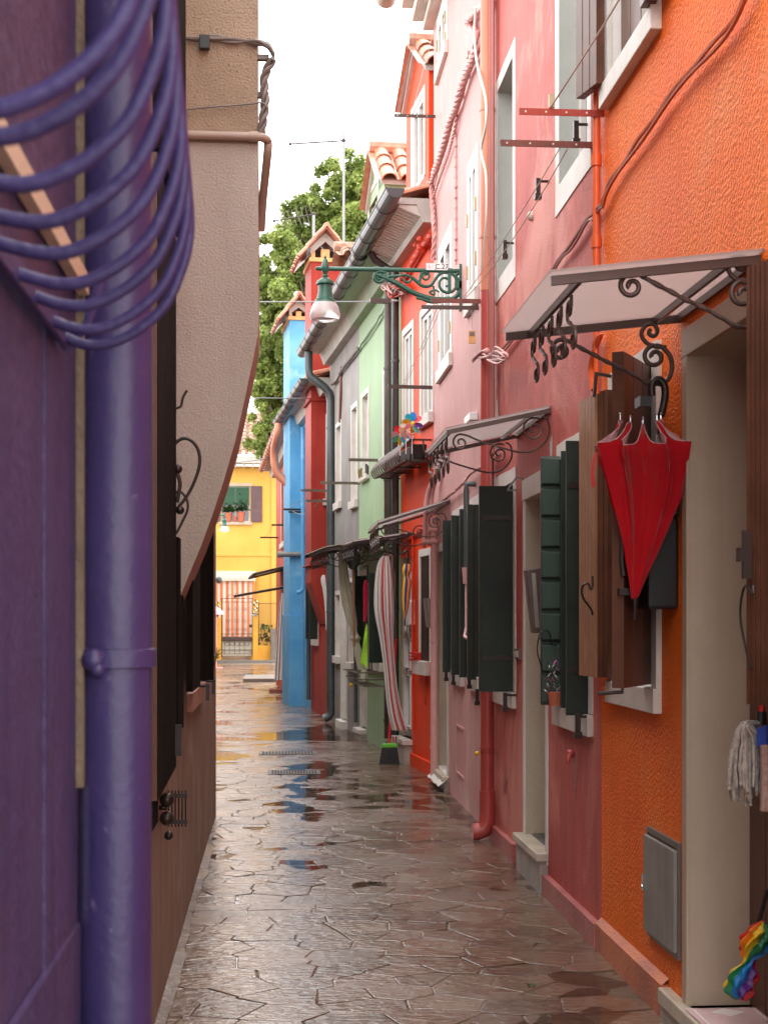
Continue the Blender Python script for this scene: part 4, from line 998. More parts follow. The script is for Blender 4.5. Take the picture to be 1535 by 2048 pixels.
# painted conduits and moulding
q = MB(F); sc = F.S(829); q.tube([(sc, .02, 2.33), (sc, .02, .4)], .012, 8); q.tube([(.1, .02, 2.4), (sc, .02, 2.33), (sH5-.2, .02, 2.28)], .014, 8)
q.build('conduit', 'vermilion_stucco', vh)
def vent(px, py, h):
    s, z = F2.SZ(px, py); q = MB(F2); n = 18; ring = [(s+.045*math.cos(2*PI*k/n), z+h/2*math.sin(2*PI*k/n)) for k in range(n)]
    q.hexa([(x, 0, y) for x, y in ring], [(x, .012, y) for x, y in ring])
    for k in range(8):
        zz = z-h*.36+k*h*.1; q.box(s-.025, s+.025, .012, .020, zz, zz+.012)
    q.build('air_vent', 'vent_red', vh)
vent(850, 1070, .26); vent(851, 1382, .27)
eave(F, .003, sH5+.05, ZE, vh, out=.42, mat_g='copper_grey', gr=.085, ends=(.35, 0))
dw = R(F, 825, 848, (846, 195), (846, 352)); dw[3] = F.Z(846, 190); dw[2] = F.Z(836, 372)
dm = dormer(F, F.S(857), F.S(812), 5.3, 6.72, 7.12, vh, 'vermilion_stucco', dw)
casement(F, *dw[:4], .05, dm); q = MB(F); band(q, F, *dw[:4], .06, .010, 'LRT', .002); q.build('painted_band', 'paint_white', dm)
# two drainpipes at the corner
def pipe(F, px, t, ztop, zbot, r, mat, label, foot=True, px2=None, head=None, clips=(.4, 1.6, 3.0, 4.2)):
    s = F.S(px, t); p = thing('drainpipe', label, 'drainpipe', F.P(s, t, zbot), F.rz)
    pts = [(s, t, ztop), (s, t, zbot+.14)]
    if foot: pts += [(s, t, zbot+.08), (s, t+.03, zbot+.03), (s, t+.10, zbot)]
    if head: pts = head(s, t)+pts
    q = MB(F); q.tube(pts, r, 12); q.build('pipe', mat, p, smooth=True)
    for z in clips: q = MB(F); q.tube([(s, t, z), (s, t, z+.03)], r*1.14, 12); q.build('clip', mat, p)
    return s
pipe(F, 777, .05, 5.2, .08, .052, 'pipe_brown', 'matt brown square drainpipe on the green side of the corner', foot=False)
pipe(F, 790, .06, 5.15, .08, .040, 'gutter_dark', 'dark shiny drainpipe beside the vermilion wall', foot=False, head=lambda s, t: [(s-.1, .34, 5.32), (s-.06, .28, 5.25)])
# ---------------- green house
gh = thing('house', 'mint green house with white window bands, dormer and tiled gable', 'house', F.P(sH5, 0, 0), F.rz)
g1 = R(F, 768, 777, (775, 745), (770, 930)); g1[0] = sH5+.42; g1[3] = F.Z(775, 735)
g1 = [F.S(774), F.S(768), F.Z(770, 915), F.Z(772, 745)]
g2 = [F.S(737), F.S(725), F.Z(731, 945), F.Z(731, 790)]
gw = [F.S(765), F.S(735), F.Z(745, 1322), F.Z(745, 1150)]
gd = [F.S(733), F.S(722), .17, F.Z(727, 1150)]
wall(F, sH5-.155, sH6, ZE, [g2+[.10, 1], g1+[.10, 1], gw+[.10, 1], gd+[.12, 1]], 'green_stucco', gh, reveal=['stone_white'])
for o_ in (g1, g2): window2(F, o_, gh, .06, .10)
w_ = window2(F, gw, gh, .0, .10)
shutter(F, (gw[0]-.01, .0), (gw[0]-.01, .16), gw[2], gw[3], w_, 'green_wood', .04, 2); shutter(F, (gw[1]+.01, .0), (gw[1]+.01, .16), gw[2], gw[3], w_, 'green_wood', .04, 2)
q = MB(F); q.box(gd[0], gd[1], -.12, -.09, gd[2], gd[3]); dd = q.build('door', 'door_white', gh)
q = MB(F); q.box(gd[0]-.03, gd[1]+.05, -.06, .10, .12, .17); a_ = q.build('step', 'stone_white', gh); q = MB(F); q.box(gd[0]-.02, gd[1]+.04, -.06, .08, -.1, .12); q.build('riser', 'step_side', a_)
q = MB(F); band(q, F, *gd[:4], .06, .01, 'LRT', .002); q.build('door_surround', 'stone_white', gh)
q = MB(F); q.tube([(sH5, .03, 2.30), (sH6, .03, 2.30)], .02, 6); q.build('conduit', 'green_stucco', gh)
eave(F, sH5+.06, sH6, ZE-.02, gh, out=.40, mat_s='soffit_green', mat_g='gutter_dark', gr=.085, teeth=False)
gdw = R(F, 738, 756, (750, 370), (745, 520)); gdw[3] = F.Z(756, 362)
dm = dormer(F, F.S(768), F.S(738), 5.3, 6.42, 6.88, gh, 'green_stucco', gdw)
casement(F, *gdw[:4], .08, dm, mat='reveal_rough'); q = MB(F); band(q, F, *gdw[:4], .06, .010, 'LRT', .002); q.build('painted_band', 'stone_white', dm)
# twisted green cable rising along the green wall
q = MB(); pts = [F.P(F.S(px, .04), .04, F.Z(px, py, .04)) for px, py in ((773, 608), (760, 630), (745, 655), (730, 678), (718, 693))]; twisted(q, pts, .012, 2, .12)
tag(q.build('cable', 'cable_green', None, smooth=True), 'twisted cable painted green climbing under the green eave', 'cable')
q = MB(); pts = [F.P(F.S(px, .04), .04, F.Z(px, py, .04)) for px, py in ((717, 695), (705, 712), (692, 728), (680, 745), (672, 760), (664, 768))]; twisted(q, pts, .014, 3, .12)
tag(q.build('cable', 'cable_grey', None, smooth=True), 'twisted grey cable running on over the grey wall', 'cable')
# ---------------- grey house
gy = thing('house', 'weathered grey house between the mint green and dark red houses', 'house', F.P(sH6, 0, 0), F.rz)
y1 = [F.S(714), F.S(704), F.Z(708, 1002), F.Z(710, 815)]; y2 = [F.S(682), F.S(673), F.Z(677, 1005), F.Z(678, 852)]
yd = [F.S(693), F.S(683), .15, F.Z(688, 1180)]; yw = [F.S(708), F.S(699), F.Z(703, 1325), F.Z(703, 1165)]; yw2 = [F.S(680), F.S(672), F.Z(676, 1312), F.Z(676, 1190)]
wall(F, sH6+.003, sH7-.001, ZE-.02, [y1+[.10, 1], y2+[.10, 1], yd+[.10, 1], yw+[.10, 1], yw2+[.1, 1]], 'grey_stucco', gy, reveal=['stone_white'])
for o_ in (y1, y2, yw, yw2): window2(F, o_, gy, .06, .10)
q = MB(F); q.box(yd[0], yd[1], -.10, -.08, yd[2], yd[3]); q.build('door', 'door_white', gy)
q = MB(F); q.box(yd[0]-.08, yd[1]+.08, -.05, .08, -.1, .15); q.build('step', 'stone_white', gy, bevel=.005)
q = MB(F); band(q, F, *yd[:4], .06, .01, 'LRT', .002); q.build('door_surround', 'stone_white', gy)
pipe(F, 711, .05, 2.4, .08, .025, 'pipe_grey', 'thin grey pipe with a yellow tap beside the grey house', foot=False, clips=(.4, 1.0, 1.6))
q = MB(F); q.ball((F.S(708, .05), .09, .68), .025); tag(q.build('tap', 'c_yellow', None, smooth=True), 'small yellow tap on the thin grey pipe', 'tap')
q = MB(F); q.tube([(sH6+1.6, .012, 4.95), (sH6+1.62, .02, 4.6), (sH6+1.75, .012, 4.2)], .02, 6); q.build('rust_bar', 'rust_iron', gy)
eave(F, sH6+.005, sH7-.1, ZE-.02, gy, out=.40, mat_g='gutter_dark', gr=.085, teeth=False, ends=(0, .1))
def swan(s, t): return [(s+.02, .36, 5.30), (s+.02, .36, 5.05), (s+.02, .34, 4.95), (s, .14, 4.80), (s, .07, 4.72), (s, t, 4.6)]
pipe(F, 661, .05, 4.55, .10, .058, 'pipe_grey', 'dark grey drainpipe with swan neck between the grey and red houses', head=swan)
# old chimney with tiles on the grey roof
oc = thing('chimney', 'old plastered chimney stack with tiles behind the green dormer', 'chimney', F.P(F.S(706), -.5, 5.4), F.rz)
c0 = F.S(697, -.1)+.1; q = MB(F); q.box(c0-.05, c0+.65, -.95, -.12, 5.2, F.Z(697, 512, -.1)); q.build('stack', 'plaster_old', oc)
q = MB(F); zt = F.Z(697, 505, -.1); A = F.P(c0-.15, -1.15, 0)-F.P(c0-.15, -.0, 0); tiles(q, F.P(c0-.15, -.0, zt-.05), A, F.u*.45+Vector((0, 0, .17)), w=.18, seg=.24); tiles(q, F.P(c0+.75, -.0, zt-.05), A, -F.u*.45+Vector((0, 0, .17)), w=.18, seg=.24)
q.tube([(c0+.3, .05, zt+.17), (c0+.3, -1.2, zt+.17)], .08, 10); q.build('tiles', 'tile_old', oc)
# ---------------- red house and its chimney breast
dr = thing('house', 'dark red house with tall corbelled chimney breast', 'house', F.P(sH7, 0, 0), F.rz)
r1 = [F.S(652), F.S(646), F.Z(649, 1000), F.Z(649, 840)]; r2 = [F.S(636), F.S(628), F.Z(632, 1278), F.Z(632, 1190)]
wall(F, sH7+.001, sH8, 4.85, [r1+[.08], r2+[.08]], 'red_stucco', dr)
for o_ in (r1, r2): w_ = window2(F, o_, dr, .06, .08)
shutter(F, (r2[0]+.0, .0), (r2[0]+.0, .14), r2[2], r2[3]+.2, w_, 'green_wood', .04, 2); shutter(F, (r2[1]+.0, .0), (r2[1]+.0, .14), r2[2], r2[3]+.2, w_, 'green_wood', .04, 2)
eave(F, sH7, sH8, 4.80, dr, out=.36, teeth=False, mat_g='gutter_dark')
# chimney breast: camera-facing face between columns 624 and 655
cs0 = F.S(652); ct = F.TZ(622, 900, cs0)[0]; cs1 = cs0+.8
ztop = F.TZ(640, 524, cs0)[1]
ch = thing('chimney', 'tall dark red chimney breast with tiled gable cap', 'chimney', F.P(cs0, 0, 1.4), F.rz)
zc = F.TZ(622, 1165, cs0)[1]; zb = F.TZ(645, 1248, cs0)[1]
q = MB(F); q.box(cs0, cs1, -.45, ct, zc, ztop); q.hexa([(cs0, -.001, zb), (cs1, -.001, zb), (cs1, .02, zb), (cs0, .02, zb)], [(cs0, -.001, zc), (cs1, -.001, zc), (cs1, ct, zc), (cs0, ct, zc)])
q.build('stack', 'red_stucco', ch)
for pz in (800, 1130): zz = F.TZ(640, pz, cs0)[1]; q = MB(F); q.tube([(cs0-.02, 0, zz), (cs0-.02, ct+.02, zz), (cs1, ct+.02, zz)], .02, 6); q.build('band', 'red_stucco', ch)
def cap(F, ch, s0, s1, t0, t1, z, brick='brick_yellow', hb=.06, hw=.13, over=.16, tile='tile', pk=.25):
    m = (t0+t1)/2
    q = MB(F); q.box(s0-.03, s1+.03, t0-.03, t1+.03, z, z+hb); q.build('brick_course', brick, ch, bevel=.004)
    q = MB(F); zz = z+hb; w_ = (t1-t0)
    for s in (s0, s1-.10):
        for (a, b) in ((t0, t0+w_*.14), (m-w_*.15, m+w_*.15), (t1-w_*.14, t1)): q.box(s, s+.10, a, b, zz, zz+hw)
    q.build('brick_pillars', brick, ch)
    q = MB(F); q.box(s0+.12, s1-.12, t0+.05, t1-.05, zz, zz+hw); q.build('flue', 'dark_inside', ch)
    q = MB(F); za = zz+hw
    # plaster gable with pointed opening
    for s in (s0-.02, s1-.02):
        for sg in (-1, 1):
            e = t1 if sg > 0 else t0; i = m
            q.hexa([(s, e+sg*.01, za-.08), (s, e+sg*.01, za+.02), (s, m, za+pk), (s, m, za+pk-.14), (s, e-sg*w_*.14, za-.02)], [(s+.04, e+sg*.01, za-.08), (s+.04, e+sg*.01, za+.02), (s+.04, m, za+pk), (s+.04, m, za+pk-.14), (s+.04, e-sg*w_*.14, za-.02)])
    q.build('gable', 'soffit', ch)
    q = MB(F)
    for sg, e in ((1, t1), (-1, t0)):
        te = e+sg*over; sl = pk/(abs(e-m)); ze = za-sl*over*.9+.03
        A = F.P(s1+.18, 0, 0)-F.P(s0-.18, 0, 0); B = F.P(0, m, za+pk+.05)-F.P(0, te, ze)
        tiles(q, F.P(s0-.18, te, ze+.0), A, B, w=.13, seg=.2)
        q.hexa([(s0-.16, te, ze), (s1+.16, te, ze), (s1+.16, m, za+pk+.02), (s0-.16, m, za+pk+.02)], [(s0-.16, te, ze+.03), (s1+.16, te, ze+.03), (s1+.16, m, za+pk+.05), (s0-.16, m, za+pk+.05)])
    q.tube([(s0-.17, m, za+pk+.06), (s1+.17, m, za+pk+.06)], .05, 10)
    q.build('cap_tiles', tile, ch)
cap(F, ch, cs0, cs1, -.20, ct, ztop)
# ---------------- blue house and chimney
bh = thing('house', 'sky blue house with a chimney breast standing on the ground', 'house', F.P(sH8, 0, 0), F.rz)
wall(F, sH8+.003, sH9, 4.85, [], 'blue_stucco', bh)
eave(F, sH8, sH9+.0, 4.80, bh, out=.34, teeth=False, mat_g='pipe_brown')
bs0 = F.S(606); bt = F.TZ(579, 900, bs0)[0]; bs1 = bs0+1.1; btop = F.TZ(590, 640, bs0)[1]
bc = thing('chimney', 'pale blue chimney breast standing on the paving with gabled cap', 'chimney', F.P(bs0, 0, 0), F.rz)
q = MB(F); q.box(bs0, bs1, -.35, bt, F.TZ(590, 1230, bs0)[1], btop); q.box(bs0-.08, bs1+.04, -.002, bt+.02, -.1, F.TZ(590, 1230, bs0)[1]); q.build('stack', 'blue_stucco', bc, bevel=.008)
cap(F, bc, bs0, bs1, -.08, bt, btop, hw=.09, over=.15, pk=.20)
q = MB(F); q.tube([(bs0+.3, (bt-.08)/2, btop+.36), (bs0+.3, (bt-.08)/2, btop+.46)], [.03, .02], 10); q.ball((bs0+.3, (bt-.08)/2, btop+.50), .055); q.build('finial', 'soffit', bc, smooth=True)
pipe(F, 606, .05, 4.7, 1.95, .035, 'blue_stucco', 'light blue painted drainpipe beside the blue chimney breast', foot=True, clips=(3.6, 2.6))
pipe(F, 617, .05, 1.5, .08, .035, 'pipe_grey', 'short grey pipe at the foot of the blue wall', foot=False, clips=(.9,))
q = MB(F); a_ = F.TZ(560, 0, bs0); s_ = bs0-.06; t_, z_ = F.TZ(600, 1109, s_); q.tube([(s_, 0, z_), (s_, .36, z_)], .045, 12); q.tube([(s_, .36, z_), (s_, .44, z_)], .055, 12)
tag(q.build('flue_pipe', 'steel', None, smooth=True), 'short horizontal steel flue pipe between the blue and red chimneys', 'flue')
for px, py in ((597, 1290), (652, 1340)): pass
# ---------------- rust house
rs = thing('house', 'rust red house at the far end of the right row', 'house', F.P(sH9, 0, 0), F.rz)
F3 = Frame(F.P(sH9, 0, 0).x, F.P(sH9, 0, 0).y, A2*.55)
rw = [F3.S(570), F3.S(563), F3.Z(567, 1085), F3.Z(567, 960)]
wall(F3, .003, F3.S(552), 4.75, [rw+[.1, 0]], 'rust_stucco', rs, z0=-.1); window2(F3, rw, rs, .06, .1)
eave(F3, .0, F3.S(552), 4.7, rs, out=.32, teeth=False, mat_g='pipe_salmon')
pr = F3.S(562, .3); q = MB(F3); q.tube(smoothpts([(pr, .34, 4.88), (pr, .36, 4.7), (pr+.3, .40, 4.45), (pr+.35, .36, 4.1), (pr+.3, .15, 3.85), (pr+.3, .05, 3.6)], 5), .07, 10)
tag(q.build('drainpipe', 'pipe_salmon', None, smooth=True), 'curved orange drainpipe under the eave of the rust red house', 'drainpipe')
# small canopies over the rust house doors
def canopy(F, sa, sb, out, zw, zo, mat_p, mat_f, label, scrolls=0, over=.08, fr=.018, mid=True, front=None, name='door_canopy'):
    """sheet canopy on an iron frame; sa near end, sb far end; returns root"""
    root = thing(name, label, 'canopy', F.P(sa, 0, zo), F.rz)
    q = MB(F); th = .008
    def zz(t): return lerp(zw, zo, t/out)
    lo = [(sa-over*.3, .0, zz(0)+.02), (sb+over*.3, .0, zz(0)+.02), (sb+over*.3, out+over, zz(out+over)+.02), (sa-over*.3, out+over, zz(out+over)+.02)]
    q.hexa(lo, [(a, b, c+th) for a, b, c in lo]); q.build('sheet', mat_p, root)
    for nm, pts in (('end_rail', [(sa, 0, zw), (sa, out+over*.9, zz(out+over*.9))]), ('end_rail', [(sb, 0, zw), (sb, out+over*.9, zz(out+over*.9))]),
                    ('front_rail', [(sa, out, zo), (sb, out, zo)]), ('wall_rail', [(sa, .012, zw), (sb, .012, zw)])) + ((('middle_rail', [(sa, .10, zz(.10)), (sb, .10, zz(.10))]),) if mid else ()):
        (a0, b0, c0), (a1, b1, c1) = pts; q = MB(F)
        if a0 == a1: q.hexa([(a0-fr/2, b0, c0-fr), (a0+fr/2, b0, c0-fr), (a0+fr/2, b1, c1-fr), (a0-fr/2, b1, c1-fr)], [(a0-fr/2, b0, c0+fr), (a0+fr/2, b0, c0+fr), (a0+fr/2, b1, c1+fr), (a0-fr/2, b1, c1+fr)])
        else: q.box(a0+fr/2, a1-fr/2, b0-fr/2, b0+fr/2, c0-fr*.9, c0+fr*.9)
        q.build(nm, mat_f, root)
    return root
def scroll_row(F, root, sa, sb, t, z, h, n, mat='iron', r=.005, tilt=0):
    for k in range(n):
        q = MB(F); s = lerp(sa, sb, (k+.5)/n); w = abs(sb-sa)/n*.42
        a = spiral(s+w*.45, z-h*.22, w*.62, w*.22, -PI*.6, 1.1, 16); b = spiral(s-w*.45, z-h*.76, w*.62, w*.22, PI*.4, 1.1, 16)
        q.tube([(x, t, zz) for x, zz in a[::-1]]+[(x, t, zz) for x, zz in b], r, 6)
        q.tube([(s, t, z), (s, t, z-h*.2)], r, 6)
        q.build('scroll', mat, root, smooth=True)
canopy(F3, F3.S(575), F3.S(560), .60, 2.55, 2.40, 'cream_awning', 'dark_edge', 'small weathered canopy beyond the blue chimney breast')
canopy(F3, F3.S(572)-.2, F3.S(572)+.5, .95, 2.15, 1.98, 'cream_awning', 'iron', 'lower iron canopy beyond the blue chimney breast')

# ================================================================== yellow house closing the lane
YY = 52.0
FY = Frame(0, YY, PI/2)                          # faces the camera, s grows to the left
yh = thing('house', 'bright yellow house closing the far end of the lane', 'house', FY.P(2.5, 0, 0), FY.rz)
yo = [FY.S(500), FY.S(442), FY.Z(470, 1044), FY.Z(470, 972)]
ydo = [FY.S(502), FY.S(440), .05, FY.Z(470, 1165)]
ze = FY.Z(480, 932)
wall(FY, FY.S(590), FY.S(300), ze, [yo+[.12], ydo+[.2]], 'yellow_stucco', yh, depth=6)
w_ = casement(FY, *yo[:4], .12, yh, fw=.05)
q = MB(FY); q.box(yo[0]-.1, yo[1]+.1, -.01, .04, yo[3], yo[3]+.10); q.build('lintel', 'reveal_beige', w_); sill(FY, yo[0], yo[1], yo[2]-.10, yo[2], .08, 'reveal_beige', w_, ext=.08)
q = MB(FY)
for k in range(14): z = yo[3]-.05-k*.045; q.box(yo[0]+.03, yo[1]-.03, -.03, -.005, z-.014, z+.014)
q.build('blind', 'blind_green', w_)
hw = (yo[1]-yo[0])/2
for sg, s0 in ((-1, yo[0]-.42), (1, yo[1]+.03)):
    q = MB(FY); q.box(s0, s0+.39, .02, .055, yo[2], yo[3])
    for k in range(5): z = yo[2]+.05+k*(yo[3]-yo[2]-.04)/5; q.box(s0+.03, s0+.36, .055, .065, z, z+.19)
    q.build('shutter', 'wood_mauve', w_)
q = MB(FY); q.box(ydo[0], ydo[1], -.19, -.15, ydo[2], ydo[3]); q.build('door', 'reveal_beige', yh)
q = MB(FY); q.box(FY.S(590), FY.S(300), 0, .03, FY.Z(500, 1112), FY.Z(500, 1107)); q.build('moulding', 'yellow_stucco', yh)
q = MB(FY); q.box(FY.S(553)-.02, FY.S(543), 0, .06, 0, ze); q.build('corner_strip', 'yellow_stucco', yh)
q = MB(FY); q.box(FY.S(590), FY.S(300), .0, .45, ze+.05, ze+.12); q.box(FY.S(590), FY.S(300), .45, .50, ze+.05, ze+.30); q.build('eave', 'soffit', yh)
for k in range(16): 
    s = lerp(FY.S(560), FY.S(430), k/15); q = MB(FY); q.box(s, s+.08, 0, .43, ze-.08, ze+.05)
    if k % 2 == 0: q.build('rafter_end', 'soffit', yh)
mb = MB(); tiles(mb, FY.P(FY.S(590), .5, ze+.34), FY.u*(FY.S(300)-FY.S(590)), Vector((0, 3.6, 1.95)), w=.24, seg=.34); mb.build('roof', 'tile_old', yh)
for px, py, r, nm in ((455, 1030, .2, 1), (468, 1034, .12, 0), (480, 1032, .22, 1)):
    pc = FY.P(FY.S(px+2, .04), .04, yo[2]+.0); pt_ = thing('plant_pot', {455: 'bushy green plant in the left terracotta pot on the yellow house sill', 468: 'tiny orange pot in the middle of the yellow house sill', 480: 'small leafy pot at the right of the yellow house sill'}[px], 'potted plant', tuple(pc))
    q = MB(); q.lathe([(.06*r/.15, 0), (.09*r/.15, .22*r/.15), (.10*r/.15, .24*r/.15)], tuple(pc), 12); q.build('pot', 'pot_terracotta', pt_)
    if nm:
        q = MB()
        for k in range(150):
            c = pc+Vector((random.gauss(0, r*.7), random.gauss(0, r*.3), .28*r/.15+abs(random.gauss(0, r*.6)))); a, b = random.uniform(0, 6), random.uniform(-1, 1); d = Vector((math.cos(a), math.sin(a), b))*.05; e = Vector((-math.sin(a), math.cos(a), .4))*.03
            q.v += [c-d, c+e, c+d, c-e]; n = len(q.v); q.f.append([n-4, n-3, n-2, n-1]); q.m.append(0)
        q.build('foliage', 'leaf_dark', pt_)
# cream hood and striped door curtain
FG = Frame(0, YY-.35, PI/2)
q = MB(FG); a, b = FG.S(511), FG.S(425); zt, zb = FG.Z(470, 1141), FG.Z(470, 1161); n = 6
for k in range(n):
    a0, a1 = PI/2*k/n, PI/2*(k+1)/n
    q.hexa([(a, -.35+.45*math.sin(a0), zb+(zt-zb)*math.cos(a0)), (b, -.35+.45*math.sin(a0), zb+(zt-zb)*math.cos(a0)), (b, -.35+.45*math.sin(a1), zb+(zt-zb)*math.cos(a1)), (a, -.35+.45*math.sin(a1), zb+(zt-zb)*math.cos(a1))],
           [(a, -.33+.43*math.sin(a0), zb+(zt-zb)*math.cos(a0)-.02), (b, -.33+.43*math.sin(a0), zb+(zt-zb)*math.cos(a0)-.02), (b, -.33+.43*math.sin(a1), zb+(zt-zb)*math.cos(a1)-.02), (a, -.33+.43*math.sin(a1), zb+(zt-zb)*math.cos(a1)-.02)])
tag(q.build('awning', 'cream_awning', None), 'cream door hood on the yellow house above the striped curtain', 'awning')
q = MB(FG); n = 32; zc = FG.Z(470, 1273)
for k in range(n):
    s0, s1 = lerp(a+.03, b, k/n), lerp(a+.03, b, (k+1)/n); t0, t1 = .05*math.sin(k*1.1), .05*math.sin((k+1)*1.1)
    q.poly([(s0, t0, zc), (s1, t1, zc), (s1, t1*.3, zb), (s0, t0*.3, zb)], (k//2) % 2)
tag(q.build('door_curtain', ['curtain_orange', 'curtain_white'], None, smooth=True), 'orange and white striped curtain behind the iron garden gate', 'curtain')
# garden gate, pillars and mesh fence 1.5 m in front of the house
FW = Frame(0, YY-1.4, PI/2)
gt = thing('garden_gate', 'black wrought iron garden gate with arched crest and ring row', 'gate', FW.P(FW.S(474), 0, .1), FW.rz)
a, b = FW.S(505), FW.S(443.5); z0, z1 = FW.Z(470, 1308), FW.Z(470, 1197)
q = MB(FW)
for s in (a, b): q.box(s-.015, s+.015, -.015, .015, z0-.1, z1)
for z in (z1, z1-.12, FW.Z(470, 1268), FW.Z(470, 1281), FW.Z(470, 1300), z0): q.box(a, b, -.012, .012, z-.01, z+.01)
q.build('frame', 'iron', gt)
q = MB(FW); q.box(a, b, -.02, .005, FW.Z(470, 1281), FW.Z(470, 1275)); q.box(a-.02, a+.12, -.02, .03, FW.Z(470, 1255), FW.Z(470, 1249)); q.build('plate', 'brown_iron', gt)
for k in range(5):
    s = lerp(a+.1, b-.1, (k+.5)/5); q = MB(FW); q.tube([(s+.075*math.cos(2*PI*j/16), 0, FW.Z(470, 1287.5)+.075*math.sin(2*PI*j/16)) for j in range(16)], .007, 5, closed=True); q.build('ring', 'iron', gt)
    q = MB(FW); q.tube([(s+.09, 0, z0), (s+.09, 0, FW.Z(470, 1281))], .007, 5); q.build('bar', 'iron', gt)
m = (a+b)/2
for k, x in enumerate((-.28, 0, .28)):
    q = MB(FW); q.tube([(m+x, 0, FW.Z(470, 1268)), (m+x, 0, z1-.12)], .007, 5)
    for z in (z1-.35, z1-.75, z1-1.05): q.tube([(xx, 0, zz) for xx, zz in spiral(m+x+.06, z, .07, .02, PI, 1.3, 14)], .005, 5); q.tube([(xx, 0, zz) for xx, zz in spiral(m+x-.06, z, .07, .02, 0, -1.3, 14)], .005, 5)
    q.build('scrollwork', 'iron', gt)
q = MB(FW)
for sg in (-1, 1): q.tube(smoothpts([(m+sg*.02, 0, z1+.2), (m+sg*.1, 0, z1+.1), (m+sg*.22, 0, z1+.14), (m+sg*.38, 0, z1+.02)], 4), .008, 5); q.tube([(xx, 0, zz) for xx, zz in spiral(m+sg*.08, z1+.05, .05, .015, PI/2, sg*1.2, 12)], .006, 5)
q.build('crest', 'iron', gt)
q = MB(FW); q.box(a-.02, b+.02, -.25, -.06, FW.Z(470, 1310), FW.Z(470, 1278)); q.box(a-.02, b+.02, -.05, .01, FW.Z(470, 1311), z0-.0)
tag(q.build('threshold', 'cream_awning', None), 'cream low door panel behind the bottom of the garden gate', 'panel')
for pl, pr, top, lab in ((505.5, 516, 1200, 'right'), (425, 442.5, 1203, 'left')):
    pi = thing('gate_pillar', 'yellow gate pillar to the %s of the garden gate' % lab, 'pillar', FW.P(FW.S((pl+pr)/2), 0, 0), FW.rz)
    q = MB(FW); q.box(FW.S(pr), FW.S(pl), -.2, .1, -.1, FW.Z(470, top)); q.build('post', 'yellow_plinth', pi, bevel=.01)
    q = MB(FW); s_ = FW.S((pl+pr)/2 if lab == 'right' else 437)
    for k in range(18): q.ball((s_+J(.07), .10+J(.01), FW.Z(470, top)-.02-k*.03+J(.02)), .03, 5, k % 2)
    q.build('pebble_panel', ['black_plastic', 'petal_white'], pi)
q = MB(FW); q.box(FW.S(514), FW.S(507.5), .1, .13, FW.Z(470, 1233), FW.Z(470, 1225)); tag(q.build('letter_box', 'steel', None), 'small grey box on the right yellow gate pillar', 'letter box')
mf = thing('mesh_fence', 'low yellow garden wall with brown chain link fence right of the gate', 'fence', FW.P(FW.S(530), 0, 0), FW.rz)
a, b = FW.S(542), FW.S(516); q = MB(FW); q.box(FW.S(560), b, -.15, .05, -.1, FW.Z(470, 1291)); q.build('low_wall', 'yellow_plinth', mf)
zt, zb = FW.Z(470, 1206), FW.Z(470, 1291); a = FW.S(556)
q = MB(FW); q.box(b-.03, b, -.02, .02, zb, zt+.05); q.build('post', 'brown_iron', mf); q = MB(FW); q.box(a, b, -.01, .01, zt-.02, zt); q.build('rail', 'brown_iron', mf)
q = MB(FW); w_ = b-a; h_ = zt-zb; st = .085
k = -h_
while k < w_:
    for sg in (1, -1):
        x0, x1 = (k, k+h_) if sg > 0 else (k+h_, k); p0, p1 = (x0, zb), (x1, zt)
        if x0 != x1:
            def cl(x, z, X, Z):
                if x < 0: z += (Z-z)*(0-x)/(X-x); x = 0
                if x > w_: z += (Z-z)*(w_-x)/(X-x); x = w_
                return x, z
            c0 = cl(*p0, *p1); c1 = cl(*p1, *p0)
            if 0 <= c0[0] <= w_ and 0 <= c1[0] <= w_ and abs(c0[0]-c1[0]) > .01: q.tube([(a+c0[0], 0, c0[1]), (a+c1[0], 0, c1[1])], .004, 4)
    k += st
q.build('mesh', 'brown_iron', mf)
q = MB(FW); q.box(FW.S(560), FW.S(541), .02, .25, -.1, FW.Z(470, 1257)); tag(q.build('low_wall', 'concrete', None, bevel=.02), 'short pale plastered wall at the end of the mesh fence', 'wall')
q = MB(FW); c = FW.P(FW.S(535), -.4, 0)
for k in range(260):
    cc = c+Vector((random.gauss(0, .25), random.gauss(0, .15), random.uniform(.5, 1.35))); aa, bb = random.uniform(0, 6), random.uniform(-1, 1); d = Vector((math.cos(aa), math.sin(aa), bb))*.06; e = Vector((-math.sin(aa), math.cos(aa), .4))*.035
    q.v += [cc-d, cc+e, cc+d, cc-e]; n = len(q.v); q.f.append([n-4, n-3, n-2, n-1]); q.m.append(0)
bp = thing('shrub', 'small green shrub in a pot behind the mesh fence', 'shrub', tuple(c)); q.build('foliage', 'leaf_dark', bp)
q = MB(); q.lathe([(.2, 0), (.28, .5), (.3, .52)], tuple(c), 12); q.build('pot', 'pot_terracotta', bp)
# things at the left border of that view
q = MB(); c = at(438, 1160, 47); q.ball(tuple(c), .10, 12, sz=1.1); q.tube([tuple(c), tuple(c+Vector((-.9, 0, 0)))], .015, 6)
tag(q.build('sphere_lamp', 'pipe_grey', None, smooth=True), 'dark blue grey ball hanging left of the striped curtain', 'ball')
q = MB(); c = at(432, 1229, 45); n = 16
q.lathe([(.24, 0), (.20, .10), (.10, .20), (.01, .24)], tuple(c), n); q.tube([tuple(c+Vector((0, 0, .2))), (c.x, c.y, -.02)], .02, 8); q.lathe([(.2, 0), (.2, .04)], (c.x, c.y, .03), 12)
tag(q.build('parasol', 'c_pink', None), 'edge of a small pink parasol left of the garden gate', 'parasol')

